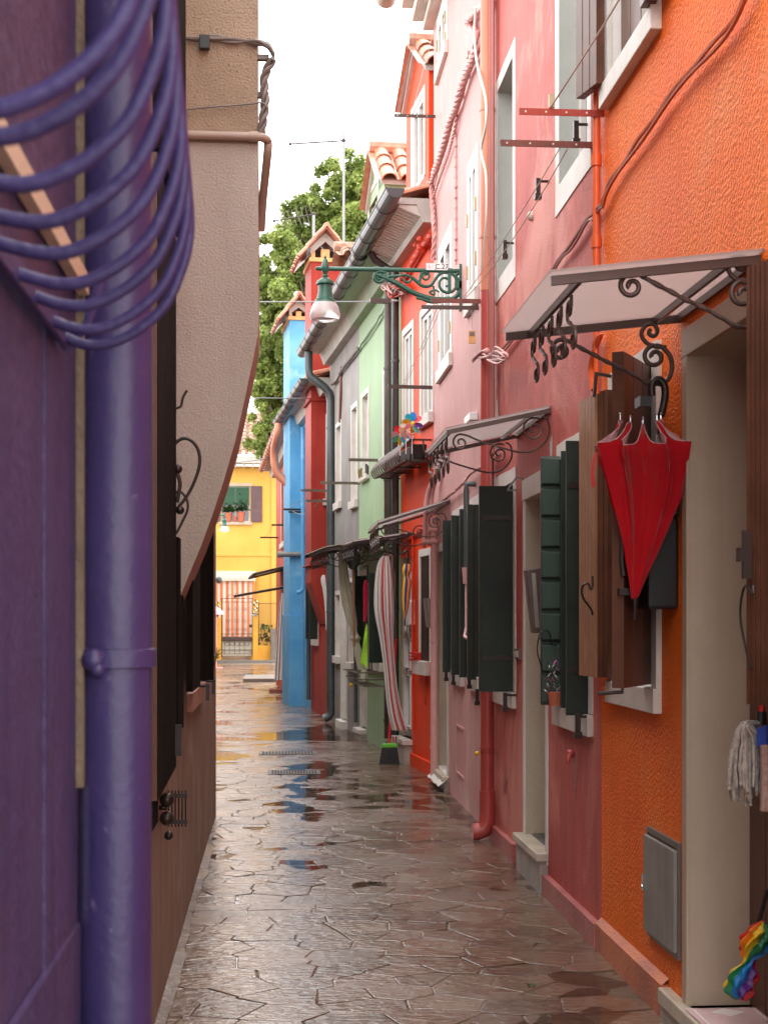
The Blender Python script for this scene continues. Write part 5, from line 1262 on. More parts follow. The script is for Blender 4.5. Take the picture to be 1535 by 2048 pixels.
# ================================================================== tree beyond the roofs
def tree(cx, cy, H, label, seed, clumps, R_leaf=.056, n_per=560):
    rnd = random.Random(seed); t = thing('tree', label, 'tree', (cx, cy, 0))
    q = MB(); top = H*.80
    q.tube([(cx, cy, -.1), (cx+.05, cy, 2.5), (cx-.1, cy+.1, 6), (cx+.1, cy, top)], [.32, .26, .2, .06], 10)
    for (x, y, z, r) in clumps:
        zb = max(3.0, z-2.5-rnd.random()); b = Vector((cx, cy, zb)); e = Vector((x, y, z)); m = b.lerp(e, .5)+Vector((0, 0, -.3)); q.tube(smoothpts([tuple(b), tuple(m), tuple(e)], 4), [lerp(.09, .02, i/8) for i in range(9)], 6)
        for j in range(4):
            d = Vector((rnd.gauss(0, 1), rnd.gauss(0, 1), rnd.gauss(0, .7))).normalized()*r*.9; q.tube([tuple(e), tuple(e+d*.5+Vector((0, 0, .05))), tuple(e+d)], [.02, .014, .006], 4)
    q.build('trunk', 'bark', t, smooth=True)
    q = MB()
    for (x, y, z, r) in clumps:
        subs = [(Vector((x, y, z))+Vector((rnd.gauss(0, .48), rnd.gauss(0, .48), rnd.gauss(0, .44)))*r, r*rnd.uniform(.22, .40)) for _ in range(16)]
        for c, rr in subs:
            for k in range(int(n_per*rr*rr*7)+12):
                d = Vector((rnd.gauss(0, 1), rnd.gauss(0, 1), rnd.gauss(0, .8))); d.normalize(); p = c+d*rr*rnd.uniform(.45, 1.1)
                nrm = (d*.6+Vector((rnd.gauss(0, .6), rnd.gauss(0, .6), rnd.gauss(.5, .6)))).normalized(); u = nrm.orthogonal().normalized(); v = nrm.cross(u); an = rnd.uniform(0, 6.28); u, v = u*math.cos(an)+v*math.sin(an), v*math.cos(an)-u*math.sin(an)
                L = R_leaf*rnd.uniform(.7, 1.35); w_ = L*.8
                q.v += [p-u*L, p-u*L*.2+v*w_, p+u*L, p-u*L*.2-v*w_]; n = len(q.v); q.f.append([n-4, n-3, n-2, n-1]); q.m.append(0)
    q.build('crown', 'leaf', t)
TY = 46.0
cl = []
rt = random.Random(11)
# crown silhouette read from the sky line: (px, py, radius m)
for px, py, r in ((700, 365, 1.0), (722, 350, .8), (745, 375, 1.0), (725, 440, 1.2), (668, 400, .9), (655, 450, 1.1), (690, 480, 1.3), (625, 420, .75), (600, 470, .9), (640, 520, 1.3), (590, 520, 1.0), (555, 500, .7), (560, 555, 1.1), (608, 560, 1.2), (545, 610, 1.0),
                  (590, 620, 1.3), (540, 660, .9), (700, 560, 1.3), (735, 500, 1.2), (560, 700, 1.2), (530, 720, .8), (600, 700, 1.3), (545, 770, 1.0), (522, 780, .6), (580, 790, 1.2), (548, 840, .7), (528, 860, .45), (565, 860, 1.0), (548, 905, .6), (590, 870, 1.0),
                  (760, 420, 1.0), (780, 520, 1.4), (650, 620, 1.3), (650, 740, 1.3), (575, 920, .8), (760, 620, 1.3)):
    p = at(px, py, TY+rt.uniform(-1.6, 1.6)); cl.append((p.x, p.y, p.z, r*.80))
c0 = at(650, 700, TY)
tree(c0.x, c0.y, 16, 'large light green leafy tree rising behind the roofs', 5, cl)

# ================================================================== left side of the lane
XL = -.436
FL = Frame(0, 0, 0)      # helper only for px columns
def yl(px, X=XL):        # distance at which column px meets the plane x = X
    return X*FPX/(px-548)*1.0
class LWall:             # left wall frame: s along +y, t towards the lane (+x)
    rz = -PI/2
    def __init__(f, X): f.X = X
    def P(f, s, t, z): return Vector((f.X+t, s, z))
    def TZ(f, px, py, s):
        d = ray(px, py); k = s/d.y; return (d.x*k-f.X, EYE+d.z*k)
    def SZ(f, px, py, t=0):
        d = ray(px, py); k = (f.X+t)/d.x; return (d.y*k, EYE+d.z*k)
    def S(f, px, t=0): return f.SZ(px, HZ, t)[0]
    def Z(f, px, py, t=0): return f.SZ(px, py, t)[1]
L1 = LWall(-.25); L2 = LWall(XL)
pu = thing('house', 'deep purple house very close on the left edge', 'house', (-.25, .5, 0), 0)
q = MB(L1); q.box(-.8, L1.S(86), -3.5, 0, -.1, 3.3); q.build('wall', 'purple_plaster', pu)
q = MB(L1); q.box(L1.S(86), L1.S(150), -3.5, .003, -.1, 3.3); q.build('corner_strip', 'purple_plaster', pu)
q = MB(L1); zr = 1.125; q.hexa([(-.8, .001, -.1), (L1.S(152), .001, -.1), (L1.S(152), .008, -.1), (-.8, .008, -.1)], [(-.8, .001, zr), (L1.S(152), .001, zr-.004), (L1.S(152), .006, zr-.01), (-.8, .006, zr-.006)]); q.build('plinth', 'purple_plaster', pu, bevel=.002)
q = MB(L1); q.box(-.8, L1.S(150), -3.5, .05, 3.3, 3.4); q.build('roof', 'soffit', pu)
# window behind the grille
q = MB(L1); q.box(.2, L1.S(84), .0, .004, 1.84, 3.25); q.build('window_board', 'purple_plaster', pu)
q = MB(L1); q.box(.2, L1.S(150)-.02, .007, .02, 1.905, 1.93); q.build('sill', 'reveal_beige', pu)
gr = thing('window_grille', 'purple pot bellied iron window grille at the top left', 'window grille', (-.235, 1.2, 1.8), 0)
prof = [(-.236, 1.82), (-.215, 1.812), (-.19, 1.812), (-.165, 1.822), (-.142, 1.838), (-.122, 1.86), (-.108, 1.89), (-.099, 1.92), (-.096, 1.95), (-.098, 1.985), (-.102, 2.02), (-.110, 2.08), (-.116, 2.13), (-.119, 2.22), (-.122, 2.6), (-.13, 3.0), (-.24, 3.05)]
for Y in (.915, .965, 1.07, 1.17, 1.27, 1.384, 1.48, 1.60, 1.69):
    q = MB(); sh_ = (1.69-Y)*.03; q.tube(smoothpts([(x+(sh_ if x > -.235 else 0), Y, z) for x, z in prof], 4), .0062, 10); q.build('bar', 'purple_iron', gr, smooth=True)
for nm, (x, z) in (('bottom_rail', (-.238, 1.822)), ('top_rail', (-.238, 3.04))):
    q = MB(); q.box(x-.004, x+.004, .6, 1.70, z-.012, z+.012); q.build(nm, 'purple_iron', gr, bevel=.002)
q = MB(); q.box(-.121, -.113, .9, 1.70, 2.60, 2.62); q.build('cross_rail', 'purple_iron', gr)
q = MB(); q.tube([(-.24, 1.72, 1.81), (-.215, 1.72, 1.84), (-.20, 1.74, 1.9)], .006, 6); q.build('fixing', 'purple_iron', gr)
# purple drainpipe
pp = thing('drainpipe', 'fat purple drainpipe with lumpy clamp at the corner of the purple house', 'drainpipe', (-.205, 1.92, 0))
q = MB(); rr = random.Random(4); pts = [(-.2045+rr.uniform(-.0008, .0008), 1.92, -.05+.25*k) for k in range(14)]; q.tube(pts, [.0475+rr.uniform(-.0006, .0006) for _ in pts], 28); q.build('pipe', 'purple_paint', pp, smooth=True)
zc = 1.5-(1315-1240)*1.9/FPX
q = MB(); q.tube([(-.2045, 1.92, zc-.013), (-.2045, 1.92, zc-.012), (-.2045, 1.92, zc+.011), (-.2045, 1.92, zc+.012)], [.050, .053, .053, .050], 28); q.build('clamp', 'purple_paint', pp, smooth=True)
q = MB(); q.ball((-.226, 1.875, zc-.002), .016, 10); q.ball((-.221, 1.872, zc-.013), .011, 8); q.ball((-.244, 1.89, zc+.006), .011, 8); q.box(-.252, -.235, 1.885, 1.93, zc-.008, zc+.014); q.build('clamp_bolt', 'purple_paint', pp, smooth=True)
q = MB(); q.box(-.262, -.238, 1.87, 2.2, 1.29, 3.4); tag(q.build('party_wall', 'mortar_dark', None), 'narrow strip of bare brown mortar behind the purple drainpipe', 'wall')
# blush house (second on the left)
lh = thing('house', 'blush pink house on the left with black shutters and corbelled chimney', 'house', (XL, 6, 0), 0)
yE = L2.S(432)
q = MB(L2)
lw = [L2.S(352)-.0, 7.3, .90, 2.35]
ops = [[L2.S(375), L2.S(402), L2.Z(395, 1370), L2.Z(395, 1000)], [4.6, 5.2, .9, 2.9]]
def lwall(F, s0, s1, z1, ops, mats, par, dep=.12):
    q = MB(F); S = sorted({s0, s1}|{x for o in ops for x in o[:2]}); Z = sorted({-.1, z1}|{x for o in ops for x in o[2:4]})
    for a, b in zip(S, S[1:]):
        for c, d in zip(Z, Z[1:]):
            if any(o[0] < (a+b)/2 < o[1] and o[2] < (c+d)/2 < o[3] for o in ops): continue
            q.poly([(a, 0, c), (b, 0, c), (b, 0, d), (a, 0, d)])
    for a, b, c, d in ops:
        for P, Q in (((a, c), (a, d)), ((b, c), (b, d)), ((a, c), (b, c)), ((a, d), (b, d))): q.poly([(P[0], 0, P[1]), (Q[0], 0, Q[1]), (Q[0], -dep, Q[1]), (P[0], -dep, P[1])])
    q.poly([(s0, 0, -.1), (s0, -3.5, -.1), (s0, -3.5, z1), (s0, 0, z1)]); q.poly([(s1, 0, -.1), (s1, -3.5, -.1), (s1, -3.5, z1), (s1, 0, z1)]); q.poly([(s0, 0, z1), (s1, 0, z1), (s1, -3.5, z1), (s0, -3.5, z1)]); q.poly([(s0, -3.5, -.1), (s1, -3.5, -.1), (s1, -3.5, z1), (s0, -3.5, z1)])
    return q.build('wall', mats, par)
lwall(L2, 2.2, yE, 4.8, ops, 'blush_stucco', lh)
for i, o_ in enumerate(ops):
    w_ = casement(L2, *o_, .11, lh)
    q = MB(L2); q.box(o_[0]-.06, o_[1]+.06, 0, .03, o_[2]-.09, o_[2]); q.build('sill', 'terracotta_edge', w_)
def lshutter(s0, t0, s1, t1, z0, z1, par, n=3, th=.03, label=None): return shutter(L2, (s0, t0), (s1, t1), z0, z1, par, 'black_wood', th, n, label=label)
# near tall black shutters, flat against the wall
ya, yb = 4.78, L2.S(345, .035)
lshutter(ya, .045, yb, .03, .92, 3.0, lh, 3, .04); lshutter(ya+.1, .05, L2.S(362, .06), .06, 3.05, 4.6, lh, 3, .04)
lshutter(L2.S(318, .01)-.35, .02, ya-.03, .02, .80, 2.95, lh, 2, .03)
q = MB(L2); q.box(ya-.012, ya-.0, .02, .062, .92, 3.0); q.build('shutter_edge', 'brown_wood', lh)
# shutters of the farther windows
lshutter(L2.S(350, .02), .02, L2.S(361, .02), .02, L2.Z(355, 1450), 1.85, lh, 2, .03)
yc = L2.S(370, .03); lshutter(yc, .05, L2.S(387, .03), .05, L2.Z(378, 1368), 2.0, lh, 2, .03)
yd_ = L2.S(404); 
s_ = L2.S(400); lshutter(s_, .0, s_, .085, L2.Z(400, 1360), 2.2, lh, 1, .03); s_ = L2.S(391); lshutter(s_, .0, s_+.02, .07, L2.Z(390, 1362), 2.1, lh, 1, .03)
q = MB(L2)
for px, py in ((400, 1372), (414, 1362)): s = L2.S(px-10); z = L2.Z(px-10, py); q.tube([(s, 0, z), (s, .07, z)], .008, 6); q.box(s-.01, s+.01, .06, .08, z-.08, z+.01)
q.build('shutter_catch', 'iron', lh)
q = MB(L2); s = L2.S(345, .04); z = L2.Z(345, 1440); q.tube([(s, 0, z), (s, .07, z)], .01, 6); q.box(s-.015, s+.015, .045, .075, z-.10, z+.02); q.build('shutter_catch', 'iron', lh)
q = MB(L2); s = L2.S(422); z0, z1 = L2.Z(422, 1345), L2.Z(422, 1010); s = L2.S(412); q.tube([(s, .02, z1), (s, .02, z0), (s, .05, z0)], .006, 6)
tag(q.build('cable', 'iron', None), 'thin black cable hanging beside the farthest black shutter', 'cable')
# iron catches and scraper cage low on the wall
cg = thing('iron_cage', 'small black iron cage low on the blush wall under the shutters', 'vent cage', (XL, 5.7, .7))
s = L2.S(329); z0, z1 = L2.Z(329, 1655), L2.Z(329, 1582)
for k in range(6): q = MB(L2); t = .015+k*.0135; q.tube([(s+.02, t, z0), (s+.02, t, z1)], .003, 5); q.build('bar', 'iron', cg)
for z in (z0+.02, z1-.02): q = MB(L2); q.box(s+.01, s+.03, 0, .09, z-.008, z+.008); q.build('rail', 'iron', cg)
q = MB(L2); s = L2.S(318); z = L2.Z(318, 1600); q.ball((s, .03, z), .028, 10); q.ball((s, .03, z-.07), .028, 10); q.tube([(s, .0, z-.03), (s, .03, z-.03)], .01, 6); q.ball((s+.1, .03, z-.15), .018, 8); q.build('fitting', 'iron', cg, smooth=True)
# heart shaped hooks and latch on the near shutters
s_ = yb-.02
def pl(pts, s): return [(s, *L2.TZ(px, py, s)) for px, py in pts]
hk = thing('shutter_latch', 'black iron heart shaped hooks on the near black shutter', 'latch', (XL, s_, 1.7))
q = MB(L2); q.tube(smoothpts(pl([(343, 905), (350, 888), (366, 877), (384, 882), (397, 902), (399, 930), (388, 965), (372, 995), (352, 1020)], s_), 6), .0065, 8); q.build('hook', 'iron', hk, smooth=True)
q = MB(L2); q.tube(smoothpts(pl([(350, 986), (362, 984), (374, 1000), (375, 1020), (364, 1045), (352, 1068)], s_), 6), .005, 8); q.build('hook', 'iron', hk, smooth=True)
q = MB(L2); q.tube(smoothpts(pl([(352, 817), (362, 812), (366, 795), (374, 781)], s_), 6), .005, 8); q.build('hook', 'iron', hk, smooth=True)
q = MB(L2); t, z = L2.TZ(356, 938, s_); q.ball((s_, t, z), .018, 8); t, z = L2.TZ(360, 1020, s_); q.ball((s_, t, z), .018, 8); q.tube(smoothpts(pl([(354, 945), (360, 965), (358, 985), (354, 1005)], s_), 5), .008, 6); q.build('latch', 'iron', hk, smooth=True)
# corbelled chimney breast facing the camera
YC = L2.S(345)+.02
cb = thing('chimney', 'beige rough plaster chimney breast tapering down the blush wall on the left', 'chimney', (XL, YC, 1.5))
edge = [at(px, py, YC) for px, py in ((346, 1232), (358, 1200), (378, 1150), (400, 1098), (425, 1030), (448, 960), (470, 885), (490, 795), (506, 720), (515, 672), (517, 640))]
zs = at(517, 288, YC).z
def cbl(pts, z0, z1, mat, nm, D=.5, x1=None):
    q = MB(); w = [(XL-.02, YC, p[1]) for p in pts]; e = [(p[0], YC, p[1]) for p in pts]
    for k in range(len(pts)-1):
        q.f.append([q.pt(w[k]), q.pt(e[k]), q.pt(e[k+1]), q.pt(w[k+1])]); q.m.append(0)
        b0, b1 = (e[k][0], YC+D, e[k][2]), (e[k+1][0], YC+D, e[k+1][2]); q.f.append([q.pt(e[k]), q.pt(b0), q.pt(b1), q.pt(e[k+1])]); q.m.append(1)
        q.f.append([q.pt((w[k][0], YC+D, w[k][2])), q.pt(b0), q.pt(b1), q.pt((w[k+1][0], YC+D, w[k+1][2]))]); q.m.append(0)
    return q.build(nm, [mat, 'terracotta_edge' if nm == 'corbel' else mat], cb)
xe = at(516, 500, YC).x
cbl([(p.x, p.z) for p in edge]+[(xe, zs)], 0, 0, 'beige_stucco', 'corbel')
cbl([(xe-.003, zs+.001), (xe-.004, 5.4)], 0, 0, 'brown_stucco', 'stack')
q = MB(); zp = at(450, 275, YC).z; q.tube(smoothpts([(XL-.02, YC-.02, zp), (xe-.03, YC-.02, zp), (xe+.025, YC-.01, zp-.003), (xe+.042, YC+.02, zp-.01), (xe+.04, YC+.04, zp-.06), (xe+.02, YC+.2, zp-.2), (xe+.01, YC+.3, zp-.32)], 4), .019, 12)
q.tube([(xe-.035, YC-.02, zp), (xe+.0, YC-.02, zp)], .023, 12)
tag(q.build('pipe', 'pipe_beige', None, smooth=True), 'beige painted pipe wrapping round the beige chimney breast', 'pipe')
q = MB(); pts = [at(px, py, YC-.02) for px, py in ((350, 70), (385, 78), (430, 76), (470, 82), (515, 84), (535, 92), (546, 106), (545, 118))]
for k in range(4): q.tube(smoothpts([tuple(p+Vector((0, J(.01), J(.012)))) for p in pts], 6), .007, 6)
pts = [tuple(at(px, py, YC+.0)) for px, py in ((545, 118), (530, 150), (528, 180), (530, 205), (526, 240), (522, 268))]; twisted(q, pts, .010, 3, .16)
q2 = [at(px, py, YC-.02) for px, py in ((355, 222), (400, 216), (450, 212), (500, 208), (525, 206), (537, 220))]
q.tube(smoothpts([tuple(p) for p in q2], 6), .004, 5)
tag(q.build('cable', 'cable_grey', None, smooth=True), 'bundle of grey cables bent round the top of the beige chimney', 'cable')
q = MB(); c = at(409, 84, YC-.03); q.box(c.x-.022, c.x+.022, c.y-.01, c.y+.02, c.z-.03, c.z+.03); tag(q.build('cable_clamp', 'black_plastic', None, bevel=.003), 'black clamp holding the cables on the beige chimney', 'clamp')
for py in (115, 190):
    q = MB(); c = at(524, py, YC+.02); q.box(c.x-.05, c.x+.03, c.y-.01, c.y+.02, c.z-.012, c.z+.012); tag(q.build('cable_clamp', 'cable_grey', None, bevel=.003), 'grey cable clamp at the chimney edge, %s one' % ('upper' if py == 115 else 'lower'), 'clamp')
# straws of a dry plant on the far sill
q = MB(); c = Vector((XL+.05, L2.S(408), L2.Z(408, 1345)))
for k in range(14): q.tube(smoothpts([tuple(c), tuple(c+Vector((.01+J(.02), J(.03), .08))), tuple(c+Vector((.035+J(.03), J(.06), .10+J(.06))))], 3), .003, 4)
tag(q.build('dry_plant', 'straw', None), 'dry straw coloured stalks on the far left window sill', 'plant')
# houses continuing on the left beyond the bend, behind the blush one
l3 = thing('house', 'rear left terrace house hidden past the bend behind the blush one', 'house', (-1, 15, 0))
q = MB(); yb0 = yE+.25
pts = [(-.53, yb0), (-2.45, 32), (-2.75, 36), (-2.75, 51)]
for (x0, y0), (x1, y1) in zip(pts, pts[1:]): q.hexa([(x0, y0, -.1), (x1, y1, -.1), (x1-4, y1, -.1), (x0-4, y0, -.1)], [(x0, y0, 4.3), (x1, y1, 4.3), (x1-4, y1, 4.3), (x0-4, y0, 4.3)])
q.build('wall', 'blush_stucco', l3)

# ================================================================== canopies with iron scrolls
def px_tube(F, root, s, pts, r, mat='iron', name='scroll', smooth=6, twist=False):
    P_ = [(s, *F.TZ(x, y, s)) for x, y in pts]; P_ = smoothpts(P_, smooth) if len(P_) > 2 and smooth else P_
    q = MB(F); q.tube(P_, r, 8)
    if twist:
        for k in range(2):
            R_ = resample([tuple(p) for p in P_], .008); q.tube([(a+r*.75*math.cos(i*.6+PI*k), b+r*.2*math.sin(i*.6), c+r*.75*math.sin(i*.6+PI*k)) for i, (a, b, c) in enumerate(R_)], r*.6, 5)
    return q.build(name, mat, root, smooth=True)
def sp(cx, cy, r0, r1, a0, turns, n=26): return spiral(cx, cy, r0, r1, a0, turns, n)
F = F1
sb = F.S(1361); sa = F.ST(1155, 556, 2.535)[0]
c1 = canopy(F, sa, sb, .556, 2.60, 2.535, 'polycarbonate', 'brown_iron', 'large ribbed plastic canopy on twisted iron brackets over the orange house door', over=.10, fr=.014)
scroll_row(F, c1, sa+.06, sb-.02, .556, 2.515, .19, 5, 'brown_iron', .0055)
def big_bracket(s, P):
    ox, oy, k = P
    f = lambda pts: [(ox+x*k, oy+y*k) for x, y in pts]
    px_tube(F, c1, s, f(sp(0, 26, 26, 5, -PI/2, -1.35)), .008, 'brown_iron')
    px_tube(F, c1, s, f([(0, 0), (14, 2), (40, 16), (100, 48), (170, 82), (205, 104), (222, 109), (246, 108)]), .007, 'brown_iron', 'twisted_bar', twist=True)
    px_tube(F, c1, s, f([(246, 108), (262, 95), (270, 72), (266, 42), (248, 20), (230, 14)])+f(sp(228, 42, 28, 7, -PI/2, -1.3)), .009, 'brown_iron')
    px_tube(F, c1, s, f([(256, 18), (232, 18), (208, 8), (196, -12), (204, -32), (222, -38), (232, -30), (234, -18), (226, -8), (216, -12), (214, -20), (219, -25)]), .008, 'brown_iron')
big_bracket(sb-.02, (1121, 679, .82)); big_bracket(sa+.03, (1262, 547, .98))
s2a, s2b = F.S(1101), F.S(1033)
c2 = canopy(F, s2a, s2b, .545, 2.625, 2.505, 'polycarbonate', 'brown_iron', 'medium ribbed canopy with thin round scrolls over the rose house door', over=.02, fr=.012)
scroll_row(F, c2, s2a+.03, s2b-.02, .545, 2.49, .21, 5, 'brown_iron', .0052)
def mid_bracket(Fx, root, s, out, zt, k=1.0, mat='brown_iron', r=.0055, side='wall'):
    def T(pts): return [(s, out-(x*k)/373.6, zt-(y*k)/373.6) for x, y in pts]
    for nm, pts in (('scroll', sp(22, 17, 17, 3, -PI/2, -1.4)), ('bar', [(22, 0), (36, 3), (60, 13), (103, 26), (140, 35), (170, 32), (192, 15), (201, -5), (198, -30), (185, -37)]), ('scroll', sp(170, -10, 25, 4, -PI/3, -1.6))):
        q = MB(Fx); q.tube(smoothpts(T(pts), 3), r, 6); q.build(nm, mat, root, smooth=True)
mid_bracket(F, c2, s2a+.015, .545, 2.495, 1.0); mid_bracket(F, c2, s2b-.01, .545, 2.49, .95)
s3a, s3b = F.S(900), F.S(869)
c3 = canopy(F, s3a, s3b, .60, 2.50, 2.31, 'polycarbonate', 'brown_iron', 'ribbed canopy with hanging iron fringe over the pale pink house door', over=.02, fr=.011)
scroll_row(F, c3, s3a+.03, s3b-.02, .60, 2.29, .21, 5, 'brown_iron', .0052)
mid_bracket(F, c3, s3a+.015, .60, 2.30, 1.05); mid_bracket(F, c3, s3b-.01, .60, 2.28, 1.0)
G = F2
s4a, s4b = G.S(826), G.S(796)
c4_ = canopy(G, s4a, s4b, .60, 2.36, 2.27, 'polycarbonate', 'iron', 'iron scroll canopy over the white door of the vermilion house', over=.02, fr=.011)
scroll_row(G, c4_, s4a+.03, s4b-.02, .60, 2.25, .16, 6, 'iron', .006); mid_bracket(G, c4_, s4a+.015, .60, 2.26, 1.1, 'iron', .007); mid_bracket(G, c4_, s4b-.01, .60, 2.24, 1.1, 'iron', .007)
# heart loop in front of the white door
s5a, s5b = G.S(768), G.S(716)
c5 = canopy(G, s5a, s5b, .62, 2.42, 2.30, 'cream_awning', 'iron', 'old weathered canopy with dense iron scrolls over the mint green house door', over=.06, fr=.018)
scroll_row(G, c5, s5a+.03, s5b-.3, .62, 2.27, .16, 9, 'iron', .006); mid_bracket(G, c5, s5a+.015, .62, 2.28, 1.15, 'iron', .007); mid_bracket(G, c5, s5b-.01, .62, 2.26, 1.1, 'iron', .007); mid_bracket(G, c5, (s5a+s5b)/2, .62, 2.26, 1.1, 'iron', .006)

# ================================================================== street lamp on its scrolled bracket
F = F1
sl = F.S(922)
lm = thing('street_lamp', 'green cast iron street lamp with scroll bracket and frosted glass bell', 'street lamp', F.P(sl, 0, 4.2), F.rz)
lt = lambda x, y: F.TZ(x, y, sl)
SCL = FPX/ (F.P(sl, 0, 0).y)       # pixels per metre there
q = MB(F); t0, z0 = lt(636, 537); t1 = 0
q.tube([(sl, t0, z0), (sl, -.03, z0)], .017, 12); 
for x in (752, 772, 898): t, z = lt(x, 537); q.tube([(sl, t-.02, z0), (sl, t+.02, z0)], .022, 12)
t, z = lt(634, 537); q.ball((sl, t, z0), .016, 8)
q.build('arm', 'lamp_green', lm, smooth=True)
ct_, cz_ = lt(650, 537); k = 1/SCL
q = MB(F); prof = [(1, -26), (3, -23), (2, -20), (5, -17), (6, -12), (8, -6), (8, 4), (5, 8), (4, 12), (6, 15), (5, 18), (9, 20), (16, 25), (18, 29), (18, 32), (14, 34), (14, 46), (16, 54), (17, 60), (20, 62), (20, 66), (22, 70), (23, 73), (20, 75)]
q.lathe([(r*k, -y*k) for r, y in prof[::-1]], (sl, ct_, cz_), 24); q.build('housing', 'lamp_green', lm, smooth=True)
q = MB(F); prof = [(17, 67), (23, 70), (26, 75), (28, 82), (30, 90), (30, 98), (27, 103), (18, 105), (1, 106)]
q.lathe([(r*k, -y*k) for r, y in prof[::-1]], (sl, ct_, cz_), 32); q.build('glass_bell', 'lamp_glass', lm, smooth=True)
def orn(pts, r, n=8, nm='scroll'):
    P_ = smoothpts([(sl, *lt(x, y)) for x, y in pts], 4); rr = r if not isinstance(r, tuple) else [lerp(r[0], r[1], i/(len(P_)-1)) for i in range(len(P_))]
    q = MB(F); q.tube(P_, rr, n); q.build(nm, 'lamp_green', lm, smooth=True)
orn([(772, 545), (760, 543)]+sp(759, 555, 12, 3, -PI/2, -1.6), (.016, .009))
orn([(752, 549), (770, 556), (795, 568), (820, 582), (838, 590), (860, 597), (880, 600), (900, 599)], (.016, .026), nm='brace')
orn([(836, 588), (834, 596), (842, 597), (860, 603), (880, 602)], (.010, .02), nm='leaf')
orn([(775, 553), (795, 552), (810, 550), (822, 556), (818, 564), (808, 562), (808, 556)], (.012, .008), nm='vine')
orn([(822, 553), (832, 562), (845, 572), (860, 571), (870, 558), (882, 546), (898, 546), (910, 554), (912, 570), (905, 582), (892, 585), (880, 577), (878, 564), (886, 556), (896, 559), (898, 569), (890, 573)], (.015, .010), nm='big_scroll')
orn([(838, 566), (840, 552)]+sp(850, 553, 10, 3, PI, 1.4), (.013, .008), nm='small_scroll')
orn([(866, 572), (866, 580), (858, 584), (868, 590), (868, 580), (878, 584)], (.010, .008), nm='leaf')
orn([(916, 546), (910, 552), (916, 562), (918, 575), (914, 590), (902, 598), (888, 602)], (.014, .020), nm='leaf_stem')
q = MB(F); t, z = lt(915, 571); q.box(sl-.03, sl+.03, t-.06, t+.03, z-.03, z+.03); t2, z2 = lt(898, 552); q.box(sl-.012, sl+.012, t2-.014, t2+.014, z-.05, z0); t3, _ = lt(770, 550); q.box(sl-.01, sl+.01, t3-.012, t3+.012, z0-.09, z0); q.box(sl-.03, sl+.03, -.01, .02, z-.2, z0+.05); q.build('clamp', 'lamp_green', lm, bevel=.003)
# number plates on the arm
a_, za = lt(851, 528); b_, zb_ = lt(894, 542); m_, _ = lt(870, 535)
q = MB(F); q.box(sl-.026, sl-.020, m_+.004, a_, zb_, za); o1 = q.build('number_plate', 'sign_white', lm); text('1611', F, sl-.0275, (m_+a_)/2, (za+zb_)/2, .05, 'ink_red', 'lettering', o1, facing='lane')
q = MB(F); q.box(sl-.026, sl-.020, b_, m_-.002, zb_, za); o2 = q.build('number_plate', 'sign_white', lm); text('C.27', F, sl-.0275, (m_+b_)/2, (za+zb_)/2, .055, 'ink', 'lettering', o2, facing='lane')
# second lamp far off
y_ = 46.0; lp = at(449, 1040, y_)
l2_ = thing('street_lamp', 'small distant street lamp in front of the yellow house window', 'street lamp', (lp.x, lp.y, lp.z)); kk = y_/FPX
q = MB(); q.tube([(lp.x+.02, y_, lp.z+8*kk+.03), (-2.76, y_, lp.z+8*kk+.03)], .022, 8); q.build('arm', 'lamp_green', l2_)
q = MB(); q.lathe([(r*kk*.30, -y*kk*.30+.12) for r, y in [(1, -26), (3, -23), (6, -12), (8, 0), (4, 12), (16, 25), (18, 30), (14, 34), (14, 46), (17, 60), (22, 72), (18, 74)][::-1]], (lp.x, y_, lp.z), 16); q.build('housing', 'lamp_green', l2_, smooth=True)
q = MB(); q.lathe([(r*kk*.30, -y*kk*.30+.12) for r, y in [(17, 67), (23, 70), (28, 82), (30, 98), (18, 105), (1, 106)][::-1]], (lp.x, y_, lp.z), 16); q.build('glass_bell', 'lamp_glass', l2_, smooth=True)

# ================================================================== drying brackets and lines
B = {}
for key, F_, pxw, py, pxo, lab, m_ in (('a', F1, 1207, 225, 1037, 'bright red drying bracket at the corner of the orange house', 'red_iron'),
        ('b', F1, 1185, 288, 1000, 'brown drilled drying bracket under the big painted rose window', 'rust_iron'),
        ('c', F1, 987, 602, 862, 'rusty orange drying bracket just under the street lamp scrolls', 'rust_iron'),
        ('d', F1, 957, 615, 842, 'dark brown drying bracket just under the rusty orange one', 'brown_iron'),
        ('e', F1, 870, 232, 788, 'brown drilled bracket high beside the vermilion dormer', 'brown_iron'),
        ('f', F2, 866, 774, 776, 'dark bracket across the vermilion house windows', 'brown_iron'),
        ('g', F2, 755, 920, 697, 'bracket on the green wall left of the flower cage', 'dark_iron_bar'),
        ('h', F2, 720, 966, 641, 'bracket at the green and grey wall boundary', 'dark_iron_bar'),
        ('i', F2, 655, 981, 602, 'upper bracket across the dark red chimney breast', 'dark_iron_bar'),
        ('j', F2, 665, 1002, 612, 'lower bracket across the dark red chimney breast', 'dark_iron_bar'),
        ('k', F2, 608, 1019, 567, 'upper of two brackets on the blue chimney breast', 'iron'),
        ('l', F2, 608, 1024, 577, 'lower of two brackets on the blue chimney breast', 'iron'),
        ('m', F3, 572, 1050, 543, 'bracket on the rust red house nearer the camera', 'iron'),
        ('n', F3, 556, 1075, 520, 'farthest bracket on the rust red house', 'iron')):
    B[key] = (F_, bracket(F_, pxw, py, pxo, lab, m_, h=.03 if key in 'abcde' else .035, holes=key in 'abe'))
def onb(key, pxo):         # world point on a bracket at pixel column
    F_, (s, t, z) = B[key]; tt = F_.TZ(pxo, 600, s)[0]; return F_.P(s, tt, z+.02)
LN = 'washing lines between the brackets'
